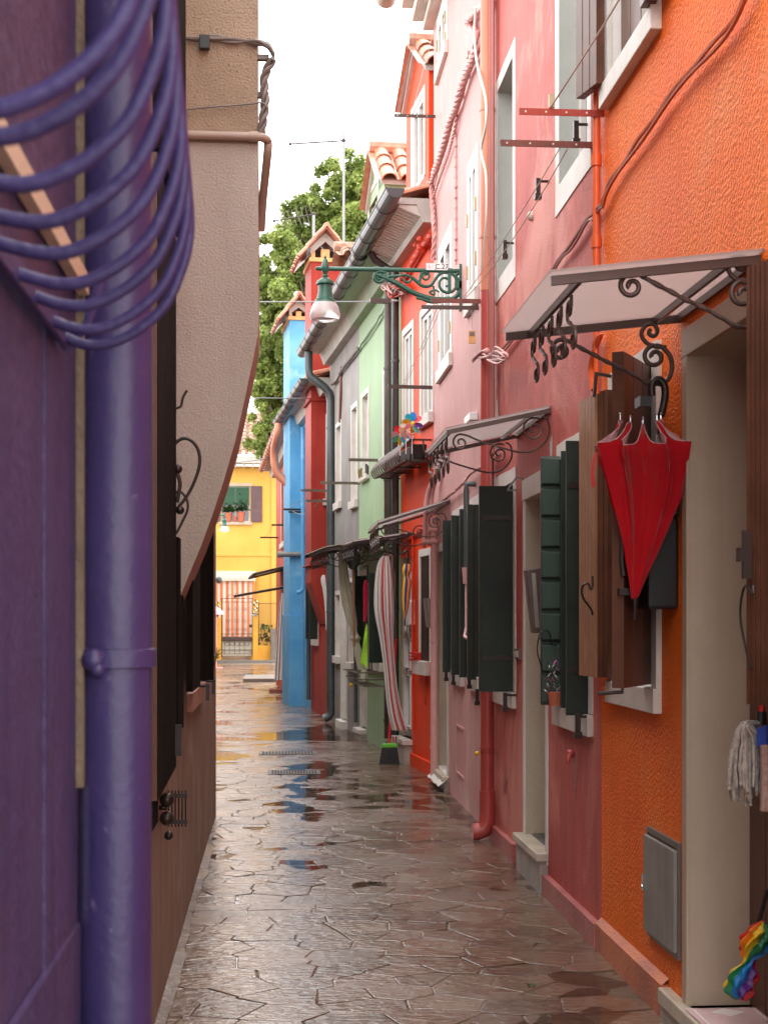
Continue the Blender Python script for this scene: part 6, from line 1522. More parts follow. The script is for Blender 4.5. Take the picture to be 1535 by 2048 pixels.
line([tuple(onb('c', 925)), tuple(onb('b', 1128))], .0028, 'rope', 'washing_line', 'upper strand of the line from the lamp bracket to the rose window', 'washing line', .03)
line([tuple(onb('c', 930)), tuple(onb('b', 1134)-Vector((0, 0, .04)))], .0028, 'rope', 'washing_line', 'lower strand of the line from the lamp bracket to the rose window', 'washing line', .06)
p = onb('a', 1100); line([tuple(p), tuple(at(1200, 60, 5.9)), tuple(at(1290, -90, 5.2))], .004, 'rope', 'washing_line', 'single cord rising from the red bracket past the upper window', 'washing line')
line([tuple(onb('f', 805)), tuple(onb('d', 876))], .0028, 'rope', 'washing_line', 'left strand of the line across the vermilion windows', 'washing line', .03)
line([tuple(onb('f', 809)), tuple(onb('d', 883))], .0028, 'rope', 'washing_line', 'right strand of the line across the vermilion windows', 'washing line', .03)
line([tuple(onb('e', 794)), tuple(at(838, 20, 13.0)), tuple(at(846, -30, 12.5))], .003, 'wire_grey', 'washing_line', 'wire from the high bracket up to the pale house eave', 'washing line')
line([tuple(onb('e', 797)), tuple(at(842, 20, 13.0)), tuple(at(850, -30, 12.5))], .003, 'wire_grey', 'washing_line', 'second wire beside it up to the pale house eave', 'washing line')
line([tuple(onb('e', 823)), tuple(at(870, 50, 13.0)), tuple(at(895, -40, 12.0))], .003, 'rope', 'washing_line', 'cord from the high bracket across the top pale window', 'washing line')
line([tuple(onb('h', 705)), tuple(onb('g', 752))], .004, 'curtain_white', 'washing_line', 'short white line between the green wall brackets', 'washing line', .02)
line([tuple(onb('k', 575)), tuple(onb('i', 630))], .004, 'wire_grey', 'washing_line', 'line between the blue and red chimney brackets', 'washing line', .03)
line([tuple(onb('l', 585)), tuple(onb('j', 640))], .004, 'wire_grey', 'washing_line', 'slack white line between the blue and red chimney brackets', 'washing line', .12)
line([tuple(onb('n', 530)), tuple(onb('m', 548))], .004, 'wire_grey', 'washing_line', 'short line between the two farthest brackets', 'washing line', .02)
# pegs, clips
for i, (px, py) in enumerate(((718, 948), (722, 945), (732, 937), (735, 940))):
    q = MB(F2); s, z = F2.SZ(px, py, .25); q.box(s-.01, s+.01, .24, .26, z-.05, z+.05); tag(q.build('clothes_peg', 'iron' if i > 1 else 'straw', None), ['pale peg at the left end of the short white line', 'second pale peg on the short white line', 'black peg in the middle of the short white line', 'black peg at the right end of the short white line'][i], 'clothes peg')
q = MB(); c = onb('a', 1102); q.box(c.x-.012, c.x+.012, c.y-.01, c.y+.01, c.z, c.z+.06); tag(q.build('line_clip', 'brass', None), 'brass line clip standing on the bright red bracket', 'clip')
q = MB(); c = at(1063, 432, 8.4); q.ball(tuple(c), .03, 8); q.tube([tuple(c), tuple(c+Vector((.09, 0, .005)))], .006, 6); tag(q.build('line_knot', 'rope', None), 'pale rope knot on the long washing line', 'knot')
# orange and grey tag hanging under the dark bracket
c = at(943, 662, 10.6); q = MB(); q.tube([(c.x, c.y, c.z+.02), tuple(onb('d', 943)-Vector((0, 0, .04)))], .002, 5)
q.tube([(onb('d', 943).x+.012*math.cos(a), onb('d', 943).y, onb('d', 943).z-.06+.018*math.sin(a)) for a in [2*PI*k/10 for k in range(10)]], .002, 5, closed=True); hh = tag(q.build('hanging_tag', 'wire_grey', None), 'small peg holder hanging by a wire under the dark bracket', 'hanger')
q = MB(); w_ = 7/FPX*c.y; q.box(c.x-w_, c.x+w_, c.y-.01, c.y+.01, c.z-.09, c.z+.0); q.build('card', 'brick_yellow', hh); q = MB(); q.box(c.x-w_*.7, c.x+w_*.7, c.y-.014, c.y-.0105, c.z-.035, c.z-.008); q.build('panel', 'steel_frame', hh)
# wires across the lane
line([tuple(F2.P(F2.S(792), .05, F2.Z(792, 600))), tuple(F2.P(F2.S(755, .6), .6, F2.Z(755, 603, .6))), (-.85, 15.0, at(400, 604, 15).z)], .006, 'wire_grey', 'overhead_wire', 'grey wire crossing the lane in front of the lamp glass', 'wire')
q = MB(F2); s, z = F2.SZ(757, 602, .6); q.box(s-.02, s+.02, .50, .68, z-.02, z+.02); tag(q.build('wire_joint', 'brown_iron', None), 'brown joint on the grey wire near the cable nest', 'wire joint')
line([tuple(F2.P(F2.S(648), .02, F2.Z(648, 797))), (-1.5, 21.5, at(340, 795, 21.5).z)], .007, 'wire_grey', 'overhead_wire', 'lower grey wire crossing to the dark red house', 'wire')
line([tuple(F3.P(F3.S(566), .02, F3.Z(566, 912))), tuple(at(470, 925, 30)), (-3.0, 30.0, at(300, 940, 30).z)], .010, 'wire_grey', 'overhead_wire', 'thick pale cable crossing before the yellow house eave', 'wire')
# nest of cables at the vermilion corner
q = MB(F2); rr = random.Random(9)
for k in range(26):
    pts = []
    for j in range(6):
        s, z = F2.SZ(788+rr.gauss(0, 6), 578+rr.gauss(0, 9), .12); pts.append((s, .10+rr.uniform(-.06, .09), z))
    q.tube(smoothpts(pts, 4), rr.uniform(.004, .010), 5, mi=k % 3)
tag(q.build('cable_nest', ['cable_red', 'cable_pink', 'cable_grey'], None, smooth=True), 'tangled nest of red and grey cables under the vermilion eave', 'cables')
q = MB(); twisted(q, [tuple(F2.P(F2.S(px, .05), .05, F2.Z(px, py, .05))) for px, py in ((862, 468), (850, 486), (838, 502), (828, 518), (818, 535), (800, 560))], .016, 3, .14)
for k in range(8): c = F2.P(F2.S(845, .06), .08, F2.Z(845, 490, .06)); q.ball((c.x+rr.gauss(0, .05), c.y+rr.gauss(0, .1), c.z+rr.gauss(0, .08)), .03, 6)
tag(q.build('cable', 'cable_red', None, smooth=True), 'thick red twisted cables hanging across the vermilion wall', 'cable')
# television aerials
def aerial(px, ytop, ybot, Y, x_end, y_end, label, yoff=None, n=9, r=.02):
    top, bot = at(px, ytop, Y), at(px, ybot, Y); a = thing('aerial', label, 'aerial', (bot.x, bot.y, bot.z))
    q = MB(); q.tube([tuple(bot), tuple(top)], r, 8); q.build('mast', 'wire_grey', a)
    j = at(px, yoff or ytop+6, Y); e = at(x_end, y_end, Y+.4)
    q = MB(); q.tube([tuple(j+Vector((.04, 0, 0))), tuple(e)], .013, 6); q.ball(tuple(e), .03, 6); q.ball(tuple(j), .035, 6); q.build('boom', 'iron', a)
    for k in range(n): p = j.lerp(e, (k+.4)/n); L = .18+.16*(1-k/n); q = MB(); q.tube([tuple(p-Vector((.05, L, .0))+Vector((0, 0, L*.25))), tuple(p+Vector((.05, L, 0))-Vector((0, 0, L*.25)))], .005, 5); q.build('element', 'wire_grey', a)
aerial(687, 262, 560, 24, 580, 288, 'tall television aerial on a thin mast above the old chimney', 281)
aerial(627, 425, 530, 27, 548, 442, 'shorter television aerial behind the dark red chimney cap', 428, r=.026)
for key in ():
    pass

# ================================================================== flower cage with pinwheels
F = F2; fs0, fs1 = F.S(848), F.S(805)
cgz0 = F.Z(848, 950)+.12
cage = thing('flower_cage', 'black iron flower cage of curved bars under the vermilion windows', 'flower cage', F.P(fs0, 0, cgz0), F.rz)
s_n = F.S(862); tz = lambda x, y: F.TZ(x, y, s_n)
t_o, z_t = tz(818, 880); t_i, _ = tz(862, 880); _, z_b = tz(830, 920); ln = fs1-fs0+.35
prof = [(t_o*.98, z_t), (t_o*1.12, z_t-.03), (t_o*1.38, z_t-.09), (t_o*1.46, z_t-.15), (t_o*1.32, z_t-.20), (t_o*1.0, z_b), (.04, z_b)]
for k in range(15):
    s = s_n+.02+k*1.66/14
    q = MB(F); q.tube(smoothpts([(s, t, z) for t, z in prof], 4), .008, 6); q.build('bar', 'cage_iron', cage, smooth=True)
for k, tt in enumerate((.08, .20)):
    q = MB(F); q.tube(smoothpts([(s_n, tt, z_t), (s_n-.03, tt, z_t-.08), (s_n-.03, tt, z_b+.05), (s_n, tt, z_b)], 4), .009, 6); q.build('bar', 'iron', cage)
for nm, (tt, zz) in (('top_rail', (t_o*.98, z_t)), ('bottom_rail', (t_o, z_b)), ('bottom_rail', (.12, z_b)), ('bottom_rail', (.24, z_b))):
    q = MB(F); q.box(s_n-.02, s_n+1.7, tt-.01, tt+.01, zz-.008, zz+.008); q.build(nm, 'iron', cage)
for ss in (s_n, s_n+.55, s_n+1.1, s_n+1.68): q = MB(F); q.box(ss-.01, ss+.01, 0, t_o, z_t-.004, z_t+.012); q.box(ss-.01, ss+.01, 0, t_o, z_b-.02, z_b-.008); q.build('cross_bar', 'iron', cage)
for i, (a, b) in enumerate(((s_n+.04, s_n+.74), (s_n+.84, s_n+1.5))):
    q = MB(F); q.hexa([(a+.02, .05, z_b+.012), (b-.02, .05, z_b+.012), (b-.02, t_o-.05, z_b+.012), (a+.02, t_o-.05, z_b+.012)], [(a, .03, z_t-.03), (b, .03, z_t-.03), (b, t_o-.04, z_t-.03), (a, t_o-.04, z_t-.03)])
    tag(q.build('planter', 'black_plastic', None, bevel=.01), ['near dark planter trough inside the iron flower cage', 'far dark planter trough inside the iron flower cage'][i], 'planter')
def pinwheel(px, py, rad, cols, label, t=.2):
    s, z = F.SZ(px, py, t); pw = thing('pinwheel', label, 'pinwheel', F.P(s, t, z), F.rz)
    q = MB(F); q.tube([(s+.01, t, z), (s+.02, t, z_t-.15)], .005, 5); q.build('stick', 'curtain_white', pw)
    for k in range(8):
        a = 2*PI*k/8+rr.random()*.3; q = MB(F); n = 10; ring = []
        ax = Vector((math.cos(a)*.45, math.cos(a)*.9, math.sin(a))); 
        cpt = Vector((s-.02, t, z))+Vector((math.cos(a)*.35, math.cos(a)*.85, math.sin(a)))*rad*.62
        for j in range(n):
            b = 2*PI*j/n; u = math.cos(b)*rad*.42; v = math.sin(b)*rad*.27
            ring.append((cpt.x-.02*math.sin(b)-.3*v, cpt.y+math.cos(a)*u-math.sin(a)*v, cpt.z+math.sin(a)*u+math.cos(a)*v))
        q.poly(ring); q.build('petal', cols[k % len(cols)], pw)
    q = MB(F); q.ball((s-.03, t, z), rad*.18, 8); q.build('hub', cols[0], pw)
pinwheel(800, 871, .095, ['c_pink', 'c_red', 'c_orange', 'c_peach', 'c_blue', 'c_cyan', 'c_yellow', 'c_teal'], 'lower left pinwheel of many coloured petals in the flower cage', .30)
pinwheel(824, 848, .105, ['c_yellow', 'c_cyan', 'c_blue', 'c_red', 'c_purple', 'c_teal', 'c_orange', 'c_pink'], 'upper right pinwheel of many coloured petals in the flower cage', .22)
pinwheel(812, 862, .08, ['c_peach', 'petal_white', 'c_pink'], 'pale peach pinwheel between the two bright ones', .27)

# ================================================================== hanging cloths and umbrellas
def roll(F, s, levels, k, amp, mats, n=None, ph=0, squash=.7, wob=.0, mi=None):
    """gathered cloth hanging in the plane at s; levels (px centre, py, half width px[, z wobble])"""
    n = n or k*4; q = MB(F); rings = []
    Ls = smoothpts([(a, b, c) for a, b, c in levels], 5); D = F.P(s, 0, 0).y/FPX
    for li, (cx_, cy_, hw_) in enumerate(Ls):
        t, z = F.TZ(cx_, cy_, s); r = max(hw_, .5)*D; ring = []
        for j in range(n):
            a = 2*PI*j/n; m = 1-amp*(.5+.5*math.cos(k*a+ph+li*wob))
            ring.append(q.pt((s+r*m*math.sin(a)*squash, t+r*m*math.cos(a), z)))
        rings.append(ring)
    for A, Bq in zip(rings, rings[1:]):
        for j in range(n):
            q.f.append([A[j], A[(j+1) % n], Bq[(j+1) % n], Bq[j]]); q.m.append(mi(j, n) if mi else 0)
    q.f += [rings[0][::-1], rings[-1]]; q.m += [0, 0]
    return q
F = F2
# red and white striped door curtain
sc_ = F.S(800)-.25
q = roll(F, F.S(822), [(770, 1112, 6), (768, 1125, 13), (767, 1160, 18), (768, 1220, 20), (773, 1280, 14), (779, 1340, 12), (784, 1390, 13), (791, 1430, 15), (799, 1460, 16)], 11, .30, None, n=88, squash=.8, wob=.04, mi=lambda j, n: 1 if (j//4) % 11 in (3, 6) else (2 if j % 4 == 0 else 0))
tag(q.build('door_curtain', ['curtain_white', 'curtain_red', 'curtain_grey'], None, smooth=True), 'twisted red and white striped curtain hanging from the green house canopy', 'curtain')
q = roll(F, F.S(812), [(789, 1472, 8), (790, 1488, 7), (791, 1500, 7)], 4, .2, None, mi=lambda j, n: j % 2); tag(q.build('curtain_tail', ['curtain_white', 'curtain_red'], None, smooth=True), 'checked cloth end behind the broom', 'cloth')
# cream curtain knotted
q = roll(F, F.S(752), [(684, 1098, 7), (684, 1112, 8), (688, 1160, 11), (695, 1200, 13), (703, 1240, 11), (708, 1262, 6), (711, 1276, 8), (714, 1290, 6), (718, 1310, 9), (723, 1340, 8)], 7, .28, None, n=56, wob=.05)
o = tag(q.build('door_curtain', 'curtain_cream', None, smooth=True), 'cream curtain tied in a knot before the grey house', 'curtain')
q = MB(F); t, z = F.TZ(711, 1277, F.S(752)); q.ball((F.S(752), t, z), .06, 10, sz=.7); q.build('knot', 'curtain_cream', o, smooth=True)
# white cloth bundle behind the grey drainpipe and striped curtain beyond blue chimney
q = roll(F, F.S(664), [(647, 1150, 3), (646, 1160, 6), (649, 1180, 5), (652, 1210, 4), (654, 1260, 3)], 4, .3, None); tag(q.build('hanging_cloth', 'curtain_white', None, smooth=True), 'white cloth bundle hanging on the dark red wall by the grey pipe', 'cloth')
q = roll(F3, F3.S(574), [(566, 1186, 4), (564, 1220, 7), (561, 1290, 9), (558, 1360, 10)], 7, .3, None, n=56, mi=lambda j, n: 1 if j % 7 in (0, 1) else 0)
tag(q.build('door_curtain', ['curtain_white', 'curtain_grey'], None, smooth=True), 'grey and white striped curtain beyond the blue chimney breast', 'curtain')
# closed umbrellas
def crook(F, s, px, py, r_px, down, rad, mat, root, name='handle', left=True):
    pts = []; g = -1 if left else 1
    for k in range(9): a = PI*k/8; pts.append((px+g*r_px*(1-math.cos(a)), py-r_px*math.sin(a)))
    pts = [(px, py+down)]+pts+[(px+g*2*r_px, py+r_px*.9)]
    q = MB(F); q.tube(smoothpts([(s, *F.TZ(x, y, s)) for x, y in pts], 3), rad, 8); return q.build(name, mat, root, smooth=True)
def brolly(F, s, label, levels, cols, hx, hy, hr, hm='umbrella_black', k=8, tip=None, amp=.3):
    t, z = F.TZ(levels[-1][0], levels[-1][1], s); u = thing('umbrella', label, 'umbrella', F.P(s, t, z), F.rz)
    q = roll(F, s, levels, k, amp, None, n=k*4, squash=.9, mi=lambda j, n: (j//4) % len(cols)); q.build('canopy', cols, u, smooth=True)
    crook(F, s, hx, hy, hr, levels[0][1]-hy+6, .011, hm, u)
    lx, ly = levels[-1][:2]; q = MB(F); q.tube([(s, *F.TZ(lx, ly-4, s)), (s, *F.TZ(lx-1, ly+(tip or 16), s))], .007, 8); q.build('ferrule', hm, u)
brolly(F, F.S(790)-.2, 'slim closed magenta umbrella hanging over the green shutters', [(732, 1160, 3), (731, 1172, 5), (731, 1200, 5), (730, 1225, 4), (729, 1243, 3)], ['magenta'], 735, 1133, 3.5)
brolly(F, F.S(835), 'closed patchwork umbrella of orange, blue and yellow before the white door', [(814, 1128, 7), (813, 1140, 10), (812, 1152, 6), (814, 1162, 9), (812, 1185, 9), (811, 1210, 7), (810, 1236, 2)], ['c_orange', 'c_blue', 'c_yellow', 'steel_frame', 'rag_brown', 'c_orange', 'rag_blue', 'c_yellow'], 816, 1106, 4)
brolly(F, F.S(818)+.25, 'closed dusty brown umbrella beside the striped curtain', [(783, 1140, 4), (783, 1150, 7), (784, 1190, 6), (783, 1230, 3)], ['rag_brown'], 784, 1114, 3.5, 'pipe_beige')
# lime cloth
q = MB(F); s_ = F.S(782); pts = [(733, 1246), (730, 1262), (725, 1290), (720, 1325), (722, 1332), (727, 1328), (733, 1338), (735, 1335), (735, 1300), (734, 1262)]
P_ = [F.TZ(x, y, s_) for x, y in pts]; q.hexa([(s_+.02*math.sin(i*1.9), t, z) for i, (t, z) in enumerate(P_)], [(s_+.02*math.sin(i*1.9)+.012, t, z) for i, (t, z) in enumerate(P_)])
tag(q.build('cleaning_cloth', 'lime', None, bevel=.003), 'lime green cleaning cloth hanging in a point below the magenta umbrella', 'cloth')
# wire basket
bk = thing('wire_basket', 'rusty wire basket fixed below the green shutters', 'basket', F.P(F.S(765), 0, .9), F.rz)
z1, z0 = F.Z(765, 1345), F.Z(765, 1372); a, b = F.S(768), F.S(736)
for z, o_ in ((z1, .30), ((z0+z1)/2, .27), (z0, .22)): q = MB(F); q.tube([(a, .0, z), (a, o_, z), (b, o_, z), (b, .0, z)], .007, 5); q.build('hoop', 'dark_iron_bar', bk)
for k in range(9):
    s = lerp(a, b, k/8); q = MB(F); q.tube([(s, .0, z1), (s, .30, z1), (s, .22, z0), (s, .0, z0)], .005, 5); q.build('wire', 'dark_iron_bar', bk)
q = roll(F, F.S(760), [(728, 1338, 6), (727, 1350, 8), (727, 1362, 7)], 5, .3, None); tag(q.build('folded_cloth', 'curtain_cream', None, smooth=True), 'cream cloth lying in the wire basket', 'cloth')
q = MB(F); a, b, c, d = R(F, 746, 749, (747, 1327), (747, 1338)); 
for k in range(2): s = F.S(747+5*k); z = F.Z(747, 1332); q = MB(F); q.box(s-.02, s+.02, .05, .06, z-.07, z+.07); q.box(s-.05, s+.05, .05, .06, z+.05, z+.07); q.build('hanger', 'iron', bk)
# broom
s_ = F.S(800)-.45; br = thing('broom', 'red handled broom with lime green head and black bristles leaning by the curtain', 'broom', F.P(s_, .3, .05), F.rz)
s_ = F.S(815)
top, bt_ = F.TZ(797, 1278, s_), F.TZ(780, 1492, s_-.3)
q = MB(F); q.tube([(s_+.15, top[0], top[1]), (s_-.2, bt_[0], bt_[1])], .013, 8); q.build('handle', 'brush_red', br)
q = MB(F); q.tube([(s_-.17, bt_[0], bt_[1]+.03), (s_-.21, bt_[0], bt_[1]-.03)], .025, 8); q.build('socket', 'black_plastic', br)
hb = [F.TZ(x, y, s_-.22) for x, y in ((764, 1490), (793, 1492))]; zb = zg(15.5)+.004; zh = F.TZ(778, 1493, s_-.22)[1]
q = MB(F); q.box(s_-.25, s_-.19, hb[1][0], hb[0][0], zh-.01, zh+.03); q.build('head', 'green_bright', br, bevel=.008)
q = MB(F); e = .03
for i in range(26):
    for j in range(3): x = lerp(hb[1][0], hb[0][0], (i+.5)/26); y = s_-.24+j*.02; fx = lerp(-e, e, (i+.5)/26); q.tube([(y, x, zh), (y+J(.01), x+fx, zb+J(.004))], [.004, .003], 4)
q.build('bristles', 'black_plastic', br)
# dust brush on the vermilion wall
s, z = F.SZ(826, 1315, .08); q = MB(F); q.box(s-.10, s+.10, .02, .05, z-.03, z+.05); db = tag(q.build('dust_brush', 'brush_red', None, bevel=.006), 'red hand brush hung on the vermilion wall beside the white door', 'brush')
q = MB(F)
for k in range(10):
    for j in range(3): q.tube([(s-.09+.02*k, .05, z-.02+.03*j), (s-.09+.02*k+J(.01), .11, z-.02+.03*j+J(.01))], .004, 4)
q.build('bristles', 'brush_red', db)
# white letter box of the vermilion house
s_ = F.S(829); P_ = [F.TZ(x, y, s_) for x, y in ((820, 1203), (834, 1196), (834, 1250), (820, 1250))]
q = MB(F); q.hexa([(s_, t, z) for t, z in P_], [(s_+.26, t, z) for t, z in P_]); tag(q.build('letter_box', 'mailbox_white', None, bevel=.008), 'white letter box between the white door and the vermilion wall', 'letter box')
# pots and scoop hanging at the canopy
s_ = F.S(760); q = MB(F); t, z = F.TZ(706, 1118, s_); q.lathe([(.03, -.12), (.08, -.05), (.09, .08)], (s_, t, z), 12); lad = tag(q.build('hanging_pot', 'gutter_dark', None, smooth=True), 'dark metal scoop on a long wooden handle under the old canopy', 'scoop')
q = MB(F); q.tube([(s_, t, z-.10), (s_, t-.01, z-1.0)], .014, 6); q.build('handle', 'brown_wood_light', lad)

# ---------------- the big red umbrella
F = F1; su = sb-.03; D = F.P(su, 0, 0).y/FPX
um = thing('umbrella', 'large half open red umbrella hanging upside down from the big canopy bracket', 'umbrella', F.P(su, .2, 1.5), F.rz)
q = MB(F); NS = 8; n = NS*16; rings = []
lv = [(1268, 1198, 6), (1272, 1170, 14), (1278, 1130, 27), (1284, 1090, 41), (1289, 1040, 60), (1292, 990, 78), (1290, 945, 91), (1286, 912, 99)]
lv = smoothpts([tuple(map(float, x)) for x in lv], 4)
def uring(cx_, cy_, hw_, kk, rim=0.0, lift=0.0):
    t, z = F.TZ(cx_, cy_, su); ring = []
    for j in range(n):
        a = 2*PI*j/n+.18; c8 = math.cos(NS*(a-.18)); m = 1+kk*(-.5+.5*-c8*1.0)   # ribs at c8=1 -> drawn in
        m += .12*kk*math.sin(3*a+1)-.45*kk*abs(math.sin(NS*1.5*(a-.18)+.9*math.sin(2*a)+3*z))**.5+.10*kk*abs(math.sin(NS*2.5*a+z*11))+.2*kk
        rr_ = hw_*D*m
        if rim: rr_ = hw_*D*(m-rim*(.5+.5*c8))
        ring.append(q.pt((su+rr_*math.sin(a)*.8, t+rr_*math.cos(a), z+lift*(.5+.5*c8)**2.2+(.012*math.sin(2*a+1) if rim else 0))))
    return ring
for i, (x, y, h) in enumerate(lv): rings.append(uring(x, y, h, lerp(.10, .34, i/len(lv))))
rings.append(uring(1285, 902, 101, .34, .10, .035)); rings.append(uring(1284, 892, 102, .34, .26, .085))
for A, Bq in zip(rings, rings[1:]):
    for j in range(n): q.f.append([A[j], A[(j+1) % n], Bq[(j+1) % n], Bq[j]]); q.m.append(0)
cv = q.build('canopy', ['umbrella_lining', 'umbrella_red'], um, smooth=True)
so_ = cv.modifiers.new('cloth', 'SOLIDIFY'); so_.thickness = .0012; so_.offset = -1; so_.material_offset = 1
# pale hem and lining inside
q2 = MB(); q2.v = list(q.v); 
rim_i = rings[-1]; q3 = MB(); q3.tube([tuple(q.v[i]) for i in rim_i], .0022, 5, closed=True); q3.build('hem', 'umbrella_lining', um)
for kx in range(NS):
    j = kx*16; p = q.v[rings[-1][j]]; q5 = MB(); q5.tube([tuple(p), tuple(p+Vector((0, 0, .018)))], .003, 6); q5.ball(tuple(p+Vector((0, 0, .02))), .0042, 6); q5.build('rib_tip', 'chrome', um)
q5 = MB(F); q5.tube([(su, *F.TZ(1268, 1190, su)), (su, *F.TZ(1318, 862, su))], .006, 8); q5.build('shaft', 'steel', um)
q5 = MB(F); q5.tube([(su, *F.TZ(1270, 1195, su)), (su, *F.TZ(1269, 1222, su)), (su, *F.TZ(1268, 1240, su))], [.011, .007, .0065], 8); q5.build('ferrule', 'umbrella_black', um)
hp = [(1318, 868), (1319, 840), (1325, 815), (1329, 790), (1327, 770), (1319, 760), (1310, 760), (1303, 768), (1302, 782), (1303, 792)]
P_ = smoothpts([(su, *F.TZ(x, y, su)) for x, y in hp], 6); q5 = MB(F); q5.tube(P_, [.008 if i < 8 else .0135+.0008*(i % 2) for i in range(len(P_))], 10); q5.build('handle', 'umbrella_black', um, smooth=True)
q5 = MB(F); pts = [(su, *F.TZ(x, y, su)) for x, y in ((1203, 900), (1192, 908), (1186, 928), (1184, 950), (1187, 974))]
for (a0, b0, c0), (a1, b1, c1) in zip(smoothpts(pts, 4), smoothpts(pts, 4)[1:]): q5.poly([(a0, b0-.006, c0), (a0+.004, b0+.006, c0), (a1+.004, b1+.006, c1), (a1, b1-.006, c1)])
q5.build('strap', 'brush_red', um)

# ---------------- right edge: mop, cloths, rainbow umbrella, mat
sm = F.ST(1500, 1300, 1.42)[0] if False else 4.62
mp_ = thing('mop', 'grey strand mop hanging head down at the right edge by the doorway', 'mop', F.P(4.45, .05, 1.1), F.rz)
def m3(px, py, Y): p = at(px, py, Y); return (p.x, p.y, p.z)
q = MB(); q.tube([m3(1524, 1380, 4.4), m3(1522, 1425, 4.4)], .010, 8); q.build('handle', 'brush_red', mp_)
q = MB(); q.tube([m3(1522, 1423, 4.4), m3(1521, 1450, 4.4)], [.014, .018], 10); q.build('socket', 'black_plastic', mp_)
rr = random.Random(21)
q = MB()
for k in range(46):
    x0 = rr.uniform(1475, 1530); u = rr.random(); xb = 1456+u*80+rr.uniform(-4, 4); yb = 1585-abs(u-.45)*30+rr.uniform(-18, 30); Y = 4.36+rr.uniform(-.03, .05)
    pts = [m3(1520, 1447, 4.4), m3(1500-(1-u)*18, 1450+rr.uniform(-4, 4), Y), m3(1466+u*62, 1475+rr.uniform(0, 12), Y), m3(xb, 1530, Y), m3(xb+rr.uniform(-3, 3), yb, Y)]
    q.tube(smoothpts(pts, 4), [.0055+.0015*math.sin(i*2.1+k) for i in range(17)], 5, mi=0)
q.build('strands', 'rag_grey', mp_, smooth=True)
q = MB(); g = [[m3(1512+i*9, 1452+j*14+4*math.sin(i*2), 4.33) for i in range(5)] for j in range(4)]
for j in range(3):
    for i in range(4): q.poly([g[j][i], g[j][i+1], g[j+1][i+1], g[j+1][i]])
tag(q.build('cleaning_cloth', 'rag_blue', None, smooth=True), 'blue cloth beside the grey mop at the right edge', 'cloth')
q = MB()
for k in range(12):
    x = 1524+k*3; q.tube(smoothpts([m3(x, 1490, 4.30), m3(x+2, 1540, 4.30), m3(x+rr.uniform(-3, 3), 1612+rr.uniform(-8, 12), 4.30)], 4), .009, 5)
tag(q.build('cleaning_cloth', 'rag_brown', None, smooth=True), 'shaggy brown cloth at the right edge below the blue one', 'cloth')
q = MB(F); q.box(4.30, 4.345, -.12, -.075, .121, 1.02); tag(q.build('door_post', 'door_white', None), 'white low door post edge behind the mop', 'post')
# pink patterned mat
q = MB(F); a, b = od[0]-.10, od[1]-.06; q.box(a, b, -.225, .032, .1205, .127); mt = tag(q.build('doormat', 'mat_pink', None, bevel=.002), 'pale pink patterned doormat with fringe on the orange house step', 'doormat')
q = MB(F)
for k in range(5):
    s = lerp(a+.06, b-.06, k/4); q.hexa([(s-.05, -.10, .1272), (s, -.16, .1272), (s+.05, -.10, .1272), (s, -.04, .1272)], [(s-.05, -.10, .1282), (s, -.16, .1282), (s+.05, -.10, .1282), (s, -.04, .1282)])
q.box(a+.02, b-.02, .005, .012, .1272, .1280); q.box(a+.02, b-.02, -.21, -.203, .1272, .1280); q.build('pattern', 'mat_pale', mt)
q = MB(F)
for k in range(40): t = lerp(-.22, .03, k/39); q.tube([(b, t, .124), (b+.012+J(.004), t+J(.004), .1225)], .0018, 4)
q.build('fringe', 'mat_pale', mt)
# rainbow umbrella standing in the corner of the doorway
ru = thing('umbrella', 'small closed rainbow coloured umbrella leaning in the orange house doorway', 'umbrella', m3(1490, 1985, 4.85))
rc = ['c_red', 'c_orange', 'c_yellow', 'c_green', 'c_blue', 'c_purple', 'c_red', 'c_cyan']
def world_roll(levels, Y, k, amp, sq, cols, tw=.25):
    q = MB(); rings = []; Ls = smoothpts([tuple(map(float, l)) for l in levels], 5); n = k*6; D = Y/FPX
    for li, (x, y, h) in enumerate(Ls):
        c = at(x, y, Y); ring = []
        for j in range(n):
            a = 2*PI*j/n+li*tw*.2; m = 1-amp*(.5+.5*math.cos(k*(2*PI*j/n)))+.13*math.sin(5*a+li*.7)+.07*math.sin(11*a-li); ring.append(q.pt((c.x+h*D*m*math.cos(a), c.y+h*D*m*math.sin(a)*sq, c.z+h*D*.25*math.sin(a*2))))
        rings.append(ring)
    for A, Bq in zip(rings, rings[1:]):
        for j in range(n): q.f.append([A[j], A[(j+1) % n], Bq[(j+1) % n], Bq[j]]); q.m.append((j//6) % len(cols))
    q.f += [rings[0][::-1], rings[-1]]; q.m += [0, 0]
    return q
q = world_roll([(1482, 1999, 10), (1477, 1988, 27), (1480, 1966, 32), (1486, 1942, 28), (1495, 1925, 14), (1499, 1912, 16), (1508, 1892, 33), (1513, 1872, 32), (1517, 1856, 22), (1521, 1843, 6)], 4.80, 8, .38, .8, rc, .35)
q.build('canopy', rc, ru, smooth=True)
q = MB(); q.tube([m3(1516, 1845, 4.86), m3(1524, 1815, 4.86), m3(1534, 1780, 4.86)], .007, 8); q.build('handle', 'black_plastic', ru)
q = MB(); q.tube([m3(1488, 1915, 4.80), m3(1494, 1912, 4.81), m3(1500, 1914, 4.83)], .01, 6); q.build('strap', 'c_red', ru)

